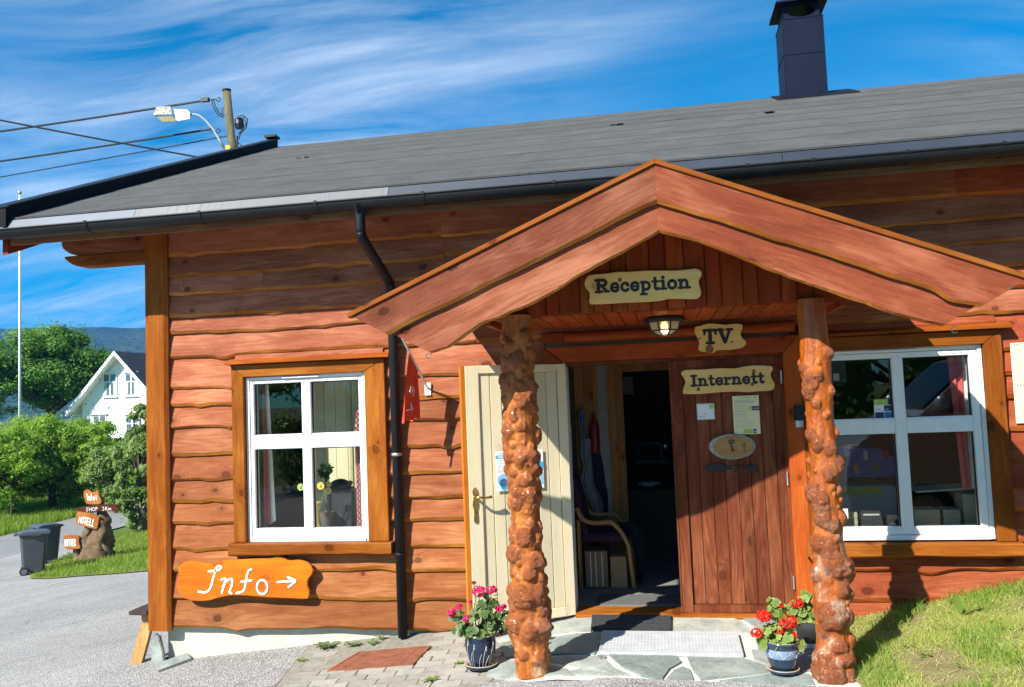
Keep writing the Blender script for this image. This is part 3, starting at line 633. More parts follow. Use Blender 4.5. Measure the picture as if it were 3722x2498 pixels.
for i in range(6):
    a, b_ = joints[i] + .002, joints[i + 1] - .002
    MB().add([(a, EY + .06, 3.352), (b_, EY + .06, 3.352), (b_, EY - .014, 3.322), (a, EY - .014, 3.322), (a, EY - .055, 3.238), (b_, EY - .055, 3.238),
              (a, EY + .06, 3.346), (b_, EY + .06, 3.346), (b_, EY - .008, 3.318), (a, EY - .008, 3.318), (a, EY - .049, 3.234), (b_, EY - .049, 3.234)],
             [(0, 1, 2, 3), (3, 2, 5, 4), (7, 6, 9, 8), (8, 9, 10, 11), (4, 5, 11, 10), (0, 6, 7, 1), (0, 3, 9, 6), (3, 4, 10, 9), (1, 7, 8, 2), (2, 8, 11, 5)]).build('eave_flashing', (M_FL3, M_FL1, M_FL2, M_FL2, M_FL2, M_FL2)[i], B)
GY, GZ, GR = -0.708, 3.222, 0.066
gm_ = MB(); n = 12; prof = []
for k in range(n + 1):
    a = math.pi * k / n; prof.append((GY - GR * math.cos(a), GZ - GR * math.sin(a)))
prof2 = [(GY + (y - GY) * .93, GZ + (z - GZ) * .93) for y, z in prof]
ring = prof + [(prof[-1][0], GZ + .004)] + prof2[::-1] + [(prof[0][0], GZ + .004)]
m_ = len(ring); vs = [(X0 - 0.13, y, z) for y, z in ring] + [(X1, y, z) for y, z in ring]
gm_.add(vs, [(k, (k + 1) % m_, m_ + (k + 1) % m_, m_ + k) for k in range(m_)])
gm_.tube([(X0 - 0.13, GY - GR, GZ + .006), (X1, GY - GR, GZ + .006)], 0.009, 8)
gutter = gm_.build('gutter', M_BLACK, B, smooth=False, fix=False)
for px, py in ((195, 520), (455, 493), (720, 475), (965, 455), (1265, 428), (1560, 400), (1705, 385), (1855, 368), (2070, 348), (2290, 325)):
    x = P(px, py, -.77).x; mb = MB()
    pr = [(GY - (GR + .006) * math.cos(math.pi * k / 10), GZ - (GR + .006) * math.sin(math.pi * k / 10)) for k in range(11)]
    v2 = [(x - .012, y, z) for y, z in pr] + [(x + .012, y, z) for y, z in pr]
    mb.add(v2, [(k, k + 1, 12 + k, 11 + k) for k in range(10)]); mb.box(x - .012, x + .012, GY - GR - .012, GY - GR + .004, GZ - .002, GZ + .018)
    mb.build('gutter_bracket', M_BLACK, gutter, fix=False)
# downpipe
dp = [(-2.190, -.708, 3.16), (-2.190, -.708, 3.05), (-2.189, -.700, 2.985), (-2.186, -.655, 2.935), (-2.170, -.160, 2.70), (-2.168, -.115, 2.665), (-2.163, -.10, 2.59), (-2.152, -.10, -0.19)]
MB().tube(smooth_open(dp[:7], 4) + [dp[7]], 0.0385, 14).build('downpipe', M_BLACK, B, smooth=True)
MB().lathe([(0.036, -.10), (0.040, -.06), (0.075, 0.0), (0.078, 0.02)], (-2.19, -.708, 3.175), 4).build('gutter_outlet', M_BLACK, B)
for z in (2.30, 1.27, 0.47):
    x = -2.152 - (z + .2) * .004
    MB().lathe([(0.042, -.012), (0.045, 0), (0.042, .012)], (x, -.10, z), 14).build('pipe_collar', M_BLACK if z != 1.27 else M_STEEL, B)
MB().box(-2.168, -2.148, -.065, -.03, 1.26, 1.28).build('pipe_clip', M_STEEL, B)
# chimney
cx0, cx1, cy0, cy1 = P(1793, 215, 3.84).x, P(1888, 208, 3.84).x, 3.84, 4.34
M_CHIM = plain('navy_black_chimney_sheet', (0.006, 0.010, 0.024), 0.5, 0.0, 0.2, 3.0, 0, 60, 0.12)
MB().box(cx0, cx1, cy0, cy1, 5.05, 6.25).build('chimney', M_CHIM, B)
ch = B
for zz_ in (5.78, 6.235): MB().box(cx0 - .006, cx1 + .006, cy0 - .006, cy1 + .006, zz_, zz_ + .012).build('sheet_fold', M_CHIM, B)
for xx in (cx0 - .004, cx1 - .012): MB().box(xx, xx + .016, cy0 - .005, cy0 - .0005, 5.2, 6.232).build('corner_seam', M_CHIM, B)
mb = MB(); pr = [(cx0 + .03, 6.27), (cx1 - .03, 6.27), (cx1 - .03, 6.55), (cx0 + .03, 6.55)]
cxm = (cx0 + cx1) / 2
for yy in (cy0 + .02, cy1 - .05):
    n = 24; inner = [(cxm + (.17) * math.cos(2 * math.pi * k / n), 6.335 + .075 * math.sin(2 * math.pi * k / n)) for k in range(n)]
    outer = []
    for x, z in inner:
        dx, dz = x - cxm, z - 6.335; s = min(((cx1 - cx0) / 2 - .03) / max(1e-6, abs(dx)), 0.085 / max(1e-6, abs(dz))); outer.append((cxm + dx * s, 6.335 + dz * s))
    v2 = [(x, yy, z) for x, z in inner] + [(x, yy, z) for x, z in outer] + [(x, yy + .03, z) for x, z in inner] + [(x, yy + .03, z) for x, z in outer]
    fs = []
    for k in range(n):
        j = (k + 1) % n; fs += [(k, j, n + j, n + k), (2 * n + k, 3 * n + k, 3 * n + j, 2 * n + j), (k, 2 * n + k, 2 * n + j, j), (n + k, n + j, 3 * n + j, 3 * n + k)]
    mb.add(v2, fs)
for xx in (cx0 + .03, cx1 - .06): mb.box(xx, xx + .03, cy0 + .051, cy1 - .051, 6.255, 6.422)
mb.build('chimney_cowl', M_CHIM, ch)
MB().add([(cx0 - .07, cy0 - .09, 6.425), (cx1 + .07, cy0 - .09, 6.425), (cx1 + .07, cy1 + .07, 6.425), (cx0 - .07, cy1 + .07, 6.425), (cx0 - .05, cy0 - .05, 6.465), (cx1 + .05, cy0 - .05, 6.465), (cx1 + .05, cy1 + .05, 6.465), (cx0 - .05, cy1 + .05, 6.50)],
         [(0, 1, 2, 3), (7, 6, 5, 4), (0, 4, 5, 1), (1, 5, 6, 2), (2, 6, 7, 3), (3, 7, 4, 0)]).build('chimney_cap', M_CHIM, ch)
tilted(cx0 - .12, cx1 + .34, cy0 - .16, RY + .01, 0.008, 0.022, 0.006, 0.03, 9, 0.1).build('chimney_flashing', M_VERGE, ch)
# ---------------------------------------------------------------- windows
def live_bar(x0, x1, y0, y1, z0, z1, seed, amp=0.008):     # squared bar with a live lower edge
    n = 26; mb = MB(); vs = []
    for i in range(n + 1):
        x = x0 + (x1 - x0) * i / n; b = z0 + amp * (nz(x, seed, 2.0) + .5 * nz(x, seed + 3, 7)); e = 0.014 + .008 * nz(x, seed + 8, 2.5)
        vs += [(x, y0 + .004, z1), (x, y0, z1 - .008), (x, y0, b + e), (x, y0 + .016, b), (x, y1, b + .004), (x, y1, z1)]
    q = 6; fs = [(i * q + k, i * q + (k + 1) % q, (i + 1) * q + (k + 1) % q, (i + 1) * q + k) for i in range(n) for k in range(q)] + [tuple(range(q)), tuple(range(n * q + q - 1, n * q - 1, -1))]
    return mb.add(vs, fs)
def window(x0, x1, z0, z1, cols, rows, wall_tint=(1, 1, 1)):
    F = MB().box(x0, x0 + .030, -.045, .10, z0, z1).box(x1 - .030, x1, -.045, .10, z0, z1).box(x0 + .03, x1 - .03, -.045, .10, z1 - .026, z1).box(x0 + .03, x1 - .03, -.058, .10, z0, z0 + .034)
    win = F.build('window', M_WHITE, B, bevel=0.003)
    (a0, a1), (b0, b1) = cols; (l0, l1), (u0, u1) = rows
    gx = .003
    bar = lambda n, *q: MB().box(*q).build(n, M_WHITE, win, bevel=0.004)
    bar('sash_stile', x0 + .03 + gx, a0, -.036, .05, z0 + .037, z1 - .029)
    bar('sash_stile', b1, x1 - .03 - gx, -.036, .05, z0 + .037, z1 - .029)
    bar('sash_rail', a0, b1, -.036, .05, u1, z1 - .029); bar('sash_rail', a0, b1, -.036, .05, z0 + .037, l0)
    bar('mullion', a1, b0, -.038, .05, l0, u1)
    for q0, q1 in ((a0, a1), (b0, b1)):
        bar('transom', q0, q1, -.034, .05, l1, u0)
        for r0, r1 in ((l0, l1), (u0, u1)):
            MB().box(q0 - .004, q1 + .004, .012, .018, r0 - .004, r1 + .004).build('pane', M_GLASS, win)
            MB().box(q0, q1, -.030, .010, r0, r0 + .012).build('glazing_bead', M_WHITE, win, bevel=.003)
            MB().box(q0, q0 + .007, -.008, .011, r0 + .012, r1).box(q1 - .007, q1, -.008, .011, r0 + .012, r1).box(q0 + .007, q1 - .007, -.008, .011, r1 - .007, r1).build('rubber_seal', M_RUBBER, win)
    MB().box((x0 + x1) / 2 - .20, (x0 + x1) / 2 + .13, -.062, -.046, z1 - .020, z1 - .008).build('trickle_vent', M_WHITE, win, bevel=.002)
    return win
winL = window(-3.505, -2.428, 0.566, 1.953, ((-3.440, -3.003), (-2.923, -2.496)), ((0.662, 1.339), (1.449, 1.894)))
winR = window(1.142, 2.305, 0.538, 1.944, ((1.227, 1.684), (1.763, 2.220)), ((0.619, 1.316), (1.420, 1.875)))
def casing(x0, x1, ix0, ix1, zt, izt, zb, cap0, cap1, sill0, sill1, s0, s1, tint):
    MB().prism([(x0, zb), (ix0, zb), (ix0, izt), (x0, zt)], -.084, -.036).build('window_casing', W_TRIM_Z, B, bevel=.004, color=tint)
    MB().prism([(ix1, zb), (x1, zb), (x1, zt), (ix1, izt)], -.084, -.036).build('window_casing', W_TRIM_Z, B, bevel=.004, color=tint)
    MB().prism([(x0 + .002, zt), (ix0 + .002, izt), (ix1 - .002, izt), (x1 - .002, zt)], -.0825, -.036).build('window_casing', W_TRIM_X, B, bevel=.004, color=tint)
    MB().add([(cap0, -.135, zt + .008), (cap1, -.135, zt + .008), (cap1, -.03, zt + .004), (cap0, -.03, zt + .004), (cap0, -.135, zt + .026), (cap1, -.135, zt + .026), (cap1, -.03, zt + .058), (cap0, -.03, zt + .058)],
             [(0, 1, 2, 3), (7, 6, 5, 4), (0, 4, 5, 1), (1, 5, 6, 2), (2, 6, 7, 3), (3, 7, 4, 0)]).build('drip_cap', W_TRIM_X, B, color=(1.1, .85, .9))
    live_bar(sill0, sill1, -.15, -.035, s0, s1, x0).build('window_sill', W_TRIM_X, B, color=(.95, .92, .95))
casing(-3.617, -2.250, -3.508, -2.425, 2.060, 1.956, 0.569, -3.655, -2.195, -3.636, -2.212, 0.467, 0.566, (1.0, 1.0, 1.0))
casing(1.02, 2.432, 1.139, 2.308, 2.048, 1.947, 0.526, 0.98, 2.50, 0.99, 2.455, 0.425, 0.523, (.88, .80, .75))
# ---------------------------------------------------------------- door frame and doors
MB().prism([(-.915, 1.951), (-.772, 1.951), (-.915, 2.071)], -.10, -.03).build('door_casing', W_RED_X, B)
MB().prism([(-.912, 2.078), (-.762, 1.954), (.903, 1.954), (1.024, 2.078)], -.105, -.03).build('door_lintel', W_RED_X, B, bevel=.004, color=(1.1, 1, 1))
MB().prism([(.905, -.02), (1.025, -.02), (1.027, 2.076), (.906, 1.952)], -.09, -.03).build('door_casing', W_RED_Z, B, bevel=.004, color=(1.25, 1.35, 1.1))
MB().prism([(-.915, -.10), (-.79, -.10), (-.79, 1.950), (-.915, 1.950)], -.045, -.03).build('door_casing', W_RED_Z, B)
# half-log beam on the wall over the door
mb = MB(); n = 10; vs = []
for xx in (-.745, 1.0):
    for k in range(n + 1):
        a = -math.pi / 2 + math.pi * k / n; vs.append((xx, -.06 - .055 * math.cos(a), 2.15 + .045 * math.sin(a)))
    vs.append((xx, -.02, 2.19)); vs.append((xx, -.02, 2.11))
q = n + 3
mb.add(vs, [(k, (k + 1) % q, q + (k + 1) % q, q + k) for k in range(q)] + [tuple(range(q)), tuple(range(2 * q - 1, q - 1, -1))]).build('half_log_beam', W_RED_X, B, color=(1.1, 1.05, 1))
MB().box(-.93, -.75, -.10, -.02, 2.115, 2.185).build('beam_block', W_RED_X, B)
# frame reveal
M_FRAME = wood('dark_frame_wood', (0.20, 0.055, 0.022), (0.13, 0.035, 0.014), (0.28, 0.1, 0.04), 'Z', 0.5, .3, .7, .2)
MB().box(-.79, -.755, -.03, .16, 0.0, 1.952).build('door_jamb', M_WHITE, B)
MB().box(-.755, .905, -.03, .16, 1.925, 1.952).build('door_head', M_FRAME, B)
MB().box(.885, .905, -.035, .16, 0.0, 1.925).build('door_jamb', M_FRAME, B)
MB().box(-.755, .885, -.07, .16, -.055, 0.0).build('threshold', W_TRIM_X, B, bevel=.006, color=(1.0, 1.05, 1.0))
# closed dark plank leaf
D2 = MB().box(.068, .150, -.040, .012, .003, 1.925).box(.825, .884, -.040, .012, .003, 1.925).box(.150, .825, -.040, .012, 1.84, 1.925).box(.150, .825, -.040, .012, .003, .062)
door2 = D2.build('closed_door', W_DOOR, B, bevel=.003, color=(1, 1, 1))
for k in range(7):
    a = .152 + .0962 * k; MB().box(a, a + .0935, -.026, .004, .063, 1.839).build('plank', W_DOOR, door2, bevel=.004, color=(U(.9, 1.15),) * 3)
MB().box(.055, .067, -.046, .016, .003, 1.925).build('edge_strip', W_DOOR, door2)
for z in (.18, .95, 1.72): MB().tube([(.892, -.045, z), (.892, -.045, z + .10)], .008, 8).build('hinge', M_STEEL, door2)
# open cream leaf, swung 150 degrees out
H = Matrix.Translation((-.775, -.02, 0)) @ Matrix.Rotation(math.radians(30.5), 4, 'Z')      # local -x runs along the leaf
dw = .835
D1 = MB().box(-dw, -dw + .105, -.045, 0, -.015, 1.945).box(-.075, 0, -.045, 0, -.015, 1.945).box(-dw + .105, -.075, -.045, 0, 1.885, 1.945).box(-dw + .105, -.075, -.045, 0, -.015, .055)
M_CREAM = W_CREAMZ
door1 = D1.build('open_door', M_CREAM, B, bevel=.003, M=H)
for k in range(7):
    a = -dw + .107 + .0932 * k; MB().box(a, a + .0905, -.033, -.004, .056, 1.884).build('plank', M_CREAM, door1, bevel=.004, M=H)
MB().box(-dw - .034, -dw - .001, -.040, .004, -.015, 1.945).build('edge_strip', wood('orange_edge', (.55, .17, .02), (.42, .11, .012), (.6, .24, .04), 'Z', .4, .2, .6, .2), door1, M=H)
# brass handle with long plate
px = -dw + .045
pl = smooth_closed([(px - .016, .78), (px - .012, .85), (px - .022, .90), (px - .014, .95), (px - .020, 1.0), (px, 1.03), (px + .020, 1.0), (px + .014, .95), (px + .022, .90), (px + .012, .85), (px + .016, .78), (px, .76)], 3)
hp = MB().prism(pl, -.053, -.0455).build('handle_plate', M_BRASS, door1, M=H, bevel=.002)
MB().tube([(px, -.05, .955), (px, -.095, .955), (px + .02, -.105, .956), (px + .06, -.105, .95), (px + .115, -.103, .955)], [.011, .010, .009, .009, .012], 10).build('door_handle', M_BRASS, door1, smooth=True, M=H)
MB().tube([(px, -.054, .845), (px, -.0555, .845)], .006, 10).build('keyhole', M_INK, door1, M=H)
# ---------------------------------------------------------------- porch
AP = Vector((.022, -1.60, 3.060)); ALP = math.atan(.417)
ca, sa = math.cos(ALP), math.sin(ALP)
def frame(side): # local x down the slope, local z up across it
    x = Vector((side * ca, 0, -sa)); z = Vector((side * sa, 0, ca)); y = Vector((0, 1, 0))
    if side < 0: pass
    M = Matrix((x, y, z)).transposed().to_4x4(); M.translation = AP; return M
def barge(side, t0, tfun, s_end_top, s_end_bot, y0, y1, seed, e0=.020):
    n = 60; mb = MB(); vs = []
    for i in range(n + 1):
        u = i / n
        row = []
        tb = tfun(u)
        for t, yy in ((t0, y0), (tb + e0 + .006 * nz(u * 2, seed, 3), y0), (tb, y0 + .014), (tb, y1), (t0, y1)):
            s0 = -t * math.tan(ALP); f = t / (t0 if False else -.42); s1 = s_end_top + (s_end_bot - s_end_top) * (t / -.42)
            row.append((s0 + (s1 - s0) * u, yy, t))
        vs += row
    q = 5; fs = []; ms = []
    for i in range(n):
        for k in range(q): fs.append((i * q + k, i * q + (k + 1) % q, (i + 1) * q + (k + 1) % q, (i + 1) * q + k)); ms.append(1 if k in (1, 2) else 0)
    fs += [tuple(range(q)), tuple(range(n * q + q - 1, n * q - 1, -1))]; ms += [0, 0]
    return mb.add(vs, fs, ms)
def up_t(u, s): return -.215 + .012 * nz(u * 3.2, s, 2.0) + .006 * nz(u * 9, s, 2.0) - .030 * math.exp(-((u - .93) / .05) ** 2) * (s > 5)
def lo_t(u, s): return -.365 - .035 * u + .014 * nz(u * 3.0, s + 9, 2.2) + .007 * nz(u * 9, s + 4, 2)
for side, sd, st, sb, tn in ((-1, 3.0, 2.107, 1.77, (1.05, 1.12, 1.15)), (1, 6.0, 2.150, 1.83, (.96, .86, .82))):
    M = frame(side)
    barge(side, -.004, lambda u: up_t(u, sd), st, sb, -.03, .005, sd).build('bargeboard', [W_BARGE, W_EDGE], B, M=M, color=tn)
    kp = ([0, .13, .36, .51, .60, .67, .74, .83, .93, 1], [-.378, -.393, -.408, -.435, -.427, -.421, -.410, -.424, -.450, -.432]) if side < 0 else ([0, .15, .28, .41, .55, .68, .81, .93, 1], [-.372, -.356, -.370, -.388, -.393, -.398, -.404, -.395, -.378])
    lf = lambda u, kp=kp: float(np.interp(u, *kp)) + .005 * nz(u * 9, sd + 4, 2) + .003 * nz(u * 25, sd, 2)
    barge(side, -.185, lf, st - .02, sb - .02, .007, .042, sd + 2, .012).build('bargeboard', [W_BARGE, W_EDGE], B, M=M, color=tuple(q * 1.02 for q in tn))
    # roof deck, felt and the honey trim strip on the verge
    y1 = 1.585
    sd_ = st - .36
    MB().prism([(0, -.065), (sd_, -.065), (sd_, -.012), (0, -.012)], .008, y1).build('porch_roof_deck', W_RED_Y, B, M=M)
    MB().prism([(0, -.011), (sd_ + .01, -.011), (sd_ + .01, .006), (0, .006)], .03, y1).build('porch_roof_felt', M_FELT, B, M=M)
    MB().prism([(-.004 * math.tan(ALP), -.002), (st + .025, -.002), (st + .02, .028), (.028 * -math.tan(ALP), .028)], -.045, .029).build('verge_trim', W_TRIM_X, B, M=M, bevel=.003, color=(1.0, 0.95, 1.3))
    # sloping soffit boards of the overhang
    nb = 10
    for k in range(nb):
        s0 = 1.0 + (sd_ - 1.0) * k / nb; s1 = 1.0 + (sd_ - 1.0) * (k + 1) / nb - .006
        MB().box(s0, s1, .05, y1, -.090, -.066).build('soffit_board', W_RED_Y, B, M=M, color=(U(.9, 1.15),) * 3)
# gable boards above the posts, cut to the slope
GYF = -1.10; zb0 = 2.235
x = -1.30; k = 0
while x < 1.33:
    w_ = U(.085, .15); x2 = min(x + w_, 1.34); xm = (x + x2) / 2
    top = lambda xx: AP.z - .417 * abs(xx - AP.x) - .07
    pr = [(x + .002, zb0 + U(-.004, .004)), (x2 - .002, zb0), (x2 - .002, max(zb0 + .02, top(x2))), (x + .002, max(zb0 + .02, top(x)))]
    if x < AP.x < x2: pr.insert(3, (AP.x, top(AP.x)))
    yy = GYF + (.0 if k % 2 else -.018)
    MB().prism(pr, yy, GYF + .025).build('gable_board', W_RED_Z, B, bevel=.003, color=(U(.8, 1.12), U(.8, 1.05), U(.8, 1.2)))
    x = x2; k += 1
# flat ceiling boards running back to the wall
n = 21
for k in range(n):
    a = -1.12 + 2.26 * k / n; MB().box(a, a + 2.26 / n - .005, GYF + .03, -.062, 2.226, 2.246).build('ceiling_board', W_RED_Y, B, bevel=.003, color=(U(.95, 1.2), U(.95, 1.1), 1))
MB().box(-1.14, 1.15, GYF + .026, -.062, 2.2475, 2.262).build('ceiling_backing', W_RED_Y, B)
for xx in (-1.16, 1.155): MB().box(xx - .02, xx + .02, GYF + .026, -.062, 2.19, 2.33).build('side_plate', W_RED_Y, B, color=(.9, .9, .9))
# ---------------------------------------------------------------- burled trunk posts
def burlmat(name, smooth_c, deep_c, burl_c, burl_l, pale, wear_amt, wear_z):
    m, t, b = new_mat(name); v = coords(t, rnd=False)
    at = N(t, 'ShaderNodeAttribute'); at.attribute_name = 'burl'
    q = N(t, 'ShaderNodeMapping'); L(t, v, q.inputs[0]); q.inputs['Scale'].default_value = (34, 34, 2.6); g = noi(t, q.outputs[0], 1.0, 5, 0.65, .5)
    n = noi(t, v, 9.0, 4, 0.6); f = noi(t, v, 42, 5, 0.7, 2.0); wr = noi(t, v, 95, 4, .65, 3.0)
    c = mixn(t, ramp(t, g, [(0.36, 0.0), (0.62, 1.0)]), smooth_c, deep_c)
    bc = mixn(t, ramp(t, f, [(0.38, 0.0), (0.62, 1.0)]), burl_c, burl_l)
    c = mixn(t, ramp(t, at.outputs['Fac'], [(0.25, 0.0), (0.85, 1.0)]), c, bc)
    c = mixn(t, tm(t, 'MULTIPLY', ramp(t, n, [(0.46, 0.0), (0.64, 1.0)]), .7), c, deep_c)
    c = mixn(t, tm(t, 'MULTIPLY', ramp(t, wr, [(0.33, 1.0), (0.46, 0.0)]), .55), c, tuple(k * .4 for k in burl_c))
    sp = N(t, 'ShaderNodeSeparateXYZ'); L(t, v, sp.inputs[0])
    low = N(t, 'ShaderNodeMapRange'); L(t, sp.outputs[2], low.inputs[0]); low.inputs[1].default_value = wear_z; low.inputs[2].default_value = -.1; low.inputs[3].default_value = 0; low.inputs[4].default_value = 1
    wn_ = noi(t, v, 6.5, 5, .65); streak_ = ramp(t, g, [(0.42, 0.2), (0.56, 1.0)])
    c = mixn(t, tm(t, 'MULTIPLY', tm(t, 'MULTIPLY', tm(t, 'MULTIPLY', low.outputs[0], streak_), ramp(t, wn_, [(0.50, 0.0), (0.60, 1.0)])), wear_amt, True), c, pale)
    L(t, c, b.inputs['Base Color']); b.inputs['Roughness'].default_value = 0.34; b.inputs['Specular IOR Level'].default_value = 0.4; b.inputs['Coat Weight'].default_value = .12; b.inputs['Coat Roughness'].default_value = .18
    h = tm(t, 'ADD', tm(t, 'MULTIPLY', g, .5), tm(t, 'MULTIPLY', tm(t, 'ADD', tm(t, 'MULTIPLY', f, 1.2), wr), tm(t, 'ADD', at.outputs['Fac'], .2)))
    bump(t, b, h, .75, .012); return m
def burl_post(name, base, z0, z1, core, burls, mat, lean=(0, 0), foot=0.0, rough=.006, seed=1.0):
    nt_, nz_ = 144, 520
    th = np.linspace(0, 2 * np.pi, nt_, endpoint=False); zz = np.linspace(z0, z1, nz_)
    T, Zg = np.meshgrid(th, zz); cr = core(Zg)
    nn = np.zeros_like(T); n2 = np.zeros_like(T); wx = np.zeros_like(T)
    for i in range(nz_):
        for j in range(nt_):
            a = th[j]; ca_, sa_ = math.cos(a), math.sin(a)
            nn[i, j] = noise.noise(Vector((ca_ * 1.6 + seed, sa_ * 1.6, zz[i] * 7))) + .6 * noise.noise(Vector((ca_ * 4 + seed, sa_ * 4, zz[i] * 20 + 9)))
            n2[i, j] = noise.noise(Vector((ca_ * 8 + seed, sa_ * 8, zz[i] * 55 + 3))); wx[i, j] = noise.noise(Vector((ca_ * 3 + seed + 5, sa_ * 3, zz[i] * 24)))
    acc = np.zeros_like(T)
    for (tb, zb, r, h) in burls:                      # lumpy knobs with a filleted foot, their outlines warped
        dt = (T - tb + np.pi) % (2 * np.pi) - np.pi; d = np.sqrt(((dt * .11) ** 2 + (Zg - zb) ** 2)) / r + .24 * wx
        k = np.maximum(0, 1 - np.minimum(1, np.maximum(0, d)) ** 2) ** .8 * .70 + .42 * np.exp(-(np.maximum(0, d) / 1.2) ** 2)
        acc += (h * k) ** 2.4
    acc = acc ** (1 / 2.4)
    R = cr + acc + rough * nn + (.0014 + .11 * acc) * n2
    if foot: R = R + foot * np.exp(-((Zg - z0) / .07)) * (1 + .5 * np.cos(3 * T + 1))
    u = (Zg - z0) / (z1 - z0)
    Xp = base[0] + lean[0] * u + .008 * np.sin(Zg * 2.2 + seed) + R * np.cos(T); Yp = base[1] + lean[1] * u + R * np.sin(T)
    vs = np.stack([Xp.ravel(), Yp.ravel(), Zg.ravel()], 1).tolist()
    fs = [(i * nt_ + j, i * nt_ + (j + 1) % nt_, (i + 1) * nt_ + (j + 1) % nt_, (i + 1) * nt_ + j) for i in range(nz_ - 1) for j in range(nt_)]
    fs += [tuple(range(nt_ - 1, -1, -1)), tuple(range((nz_ - 1) * nt_, nz_ * nt_))]
    me = bpy.data.meshes.new(name); me.from_pydata(vs, [], fs); me.materials.append(mat)
    at = me.attributes.new('burl', 'FLOAT', 'POINT'); at.data.foreach_set('value', np.clip(acc / .035, 0, 1).ravel().astype(np.float32))
    me.polygons.foreach_set('use_smooth', [True] * len(me.polygons)); me.update()
    return link(name, me, B)
random.seed(21)
FR = -math.pi / 2                                         # angle that faces the viewer
bl = []
for k in range(430):
    z = U(-.05, 2.12); r = U(.010, .034) if random.random() < .7 else U(.034, .055); bl.append((U(0, 2 * math.pi), z, r, r * U(.4, .72)))
for (dx, z, r) in ((-.75, 1.47, .07), (.9, 1.36, .045), (.1, 1.50, .05), (-.8, 1.30, .06), (.5, 1.05, .07), (-.5, 1.0, .06), (.0, .78, .085), (-1.0, .66, .09), (.8, .62, .08), (.3, .55, .06), (-.2, .40, .10), (.6, .42, .08), (-1.1, .22, .09), (.9, .20, .085), (1.3, .16, .05), (.1, .18, .07), (-.3, .02, .05), (.7, .0, .06), (1.2, 1.88, .04), (-1.2, 1.96, .045), (-.1, 1.93, .07), (1.1, 2.0, .05)):
    bl.append((FR + dx + U(-.1, .1), z, r * .85, r * .50))
mL = burlmat('burled_post_wood', (.50, .165, .018), (.26, .062, .010), (.21, .050, .012), (.42, .130, .032), (.62, .44, .28), .9, .30)
burl_post('porch_post', (-.945, -1.10), -.130, 2.245, lambda z: 0.092 + .010 * np.sin(z * 5 + 1) + .018 * np.exp(-((z - .45) / .5) ** 2) + .014 * (z > 1.75), bl, mL, (.0, 0), .012, .006, 1.0)
random.seed(33); bl = []
for k in range(95):
    z = U(-.05, 1.9); r = U(.010, .038); bl.append((U(0, 2 * math.pi), z, r, r * U(.45, .75)))
for (dx, z, r) in ((-1.1, 1.80, .045), (-.7, 1.74, .05), (-.2, 1.75, .04), (-.9, 1.66, .055), (.9, 1.90, .045), (-.35, 1.58, .035), (-1.0, 1.39, .05), (-.5, 1.33, .05), (.4, 1.30, .055), (.9, 1.20, .07), (.3, 1.15, .06), (-1.1, 1.03, .07), (-.6, .98, .07), (-.4, .88, .06), (.2, .84, .05), (1.1, .87, .05), (-.9, .72, .06), (-.2, .70, .06), (.3, .60, .08), (.9, .55, .08), (-1.1, .53, .05), (.6, .44, .05), (-.1, .28, .085), (.9, .27, .06), (.2, .10, .055), (-.8, .02, .06), (.6, .03, .065), (-1.0, -.06, .08), (-.4, -.06, .085), (.7, -.07, .05), (1.3, .12, .05), (1.35, .40, .05), (-1.35, .02, .05)):
    bl.append((FR + dx, z, r * 1.1, r * .66))
mR = burlmat('burled_post_wood_smoother', (.46, .120, .010), (.26, .054, .006), (.18, .046, .014), (.36, .115, .038), (.62, .52, .40), .9, 1.15)
burl_post('porch_post', (.968, -1.10), -.120, 2.245, lambda z: .082 + .006 * np.sin(z * 4) + .012 * (1.9 - z) / 2, bl, mR, (-.01, 0), .012, .004, 5.0)
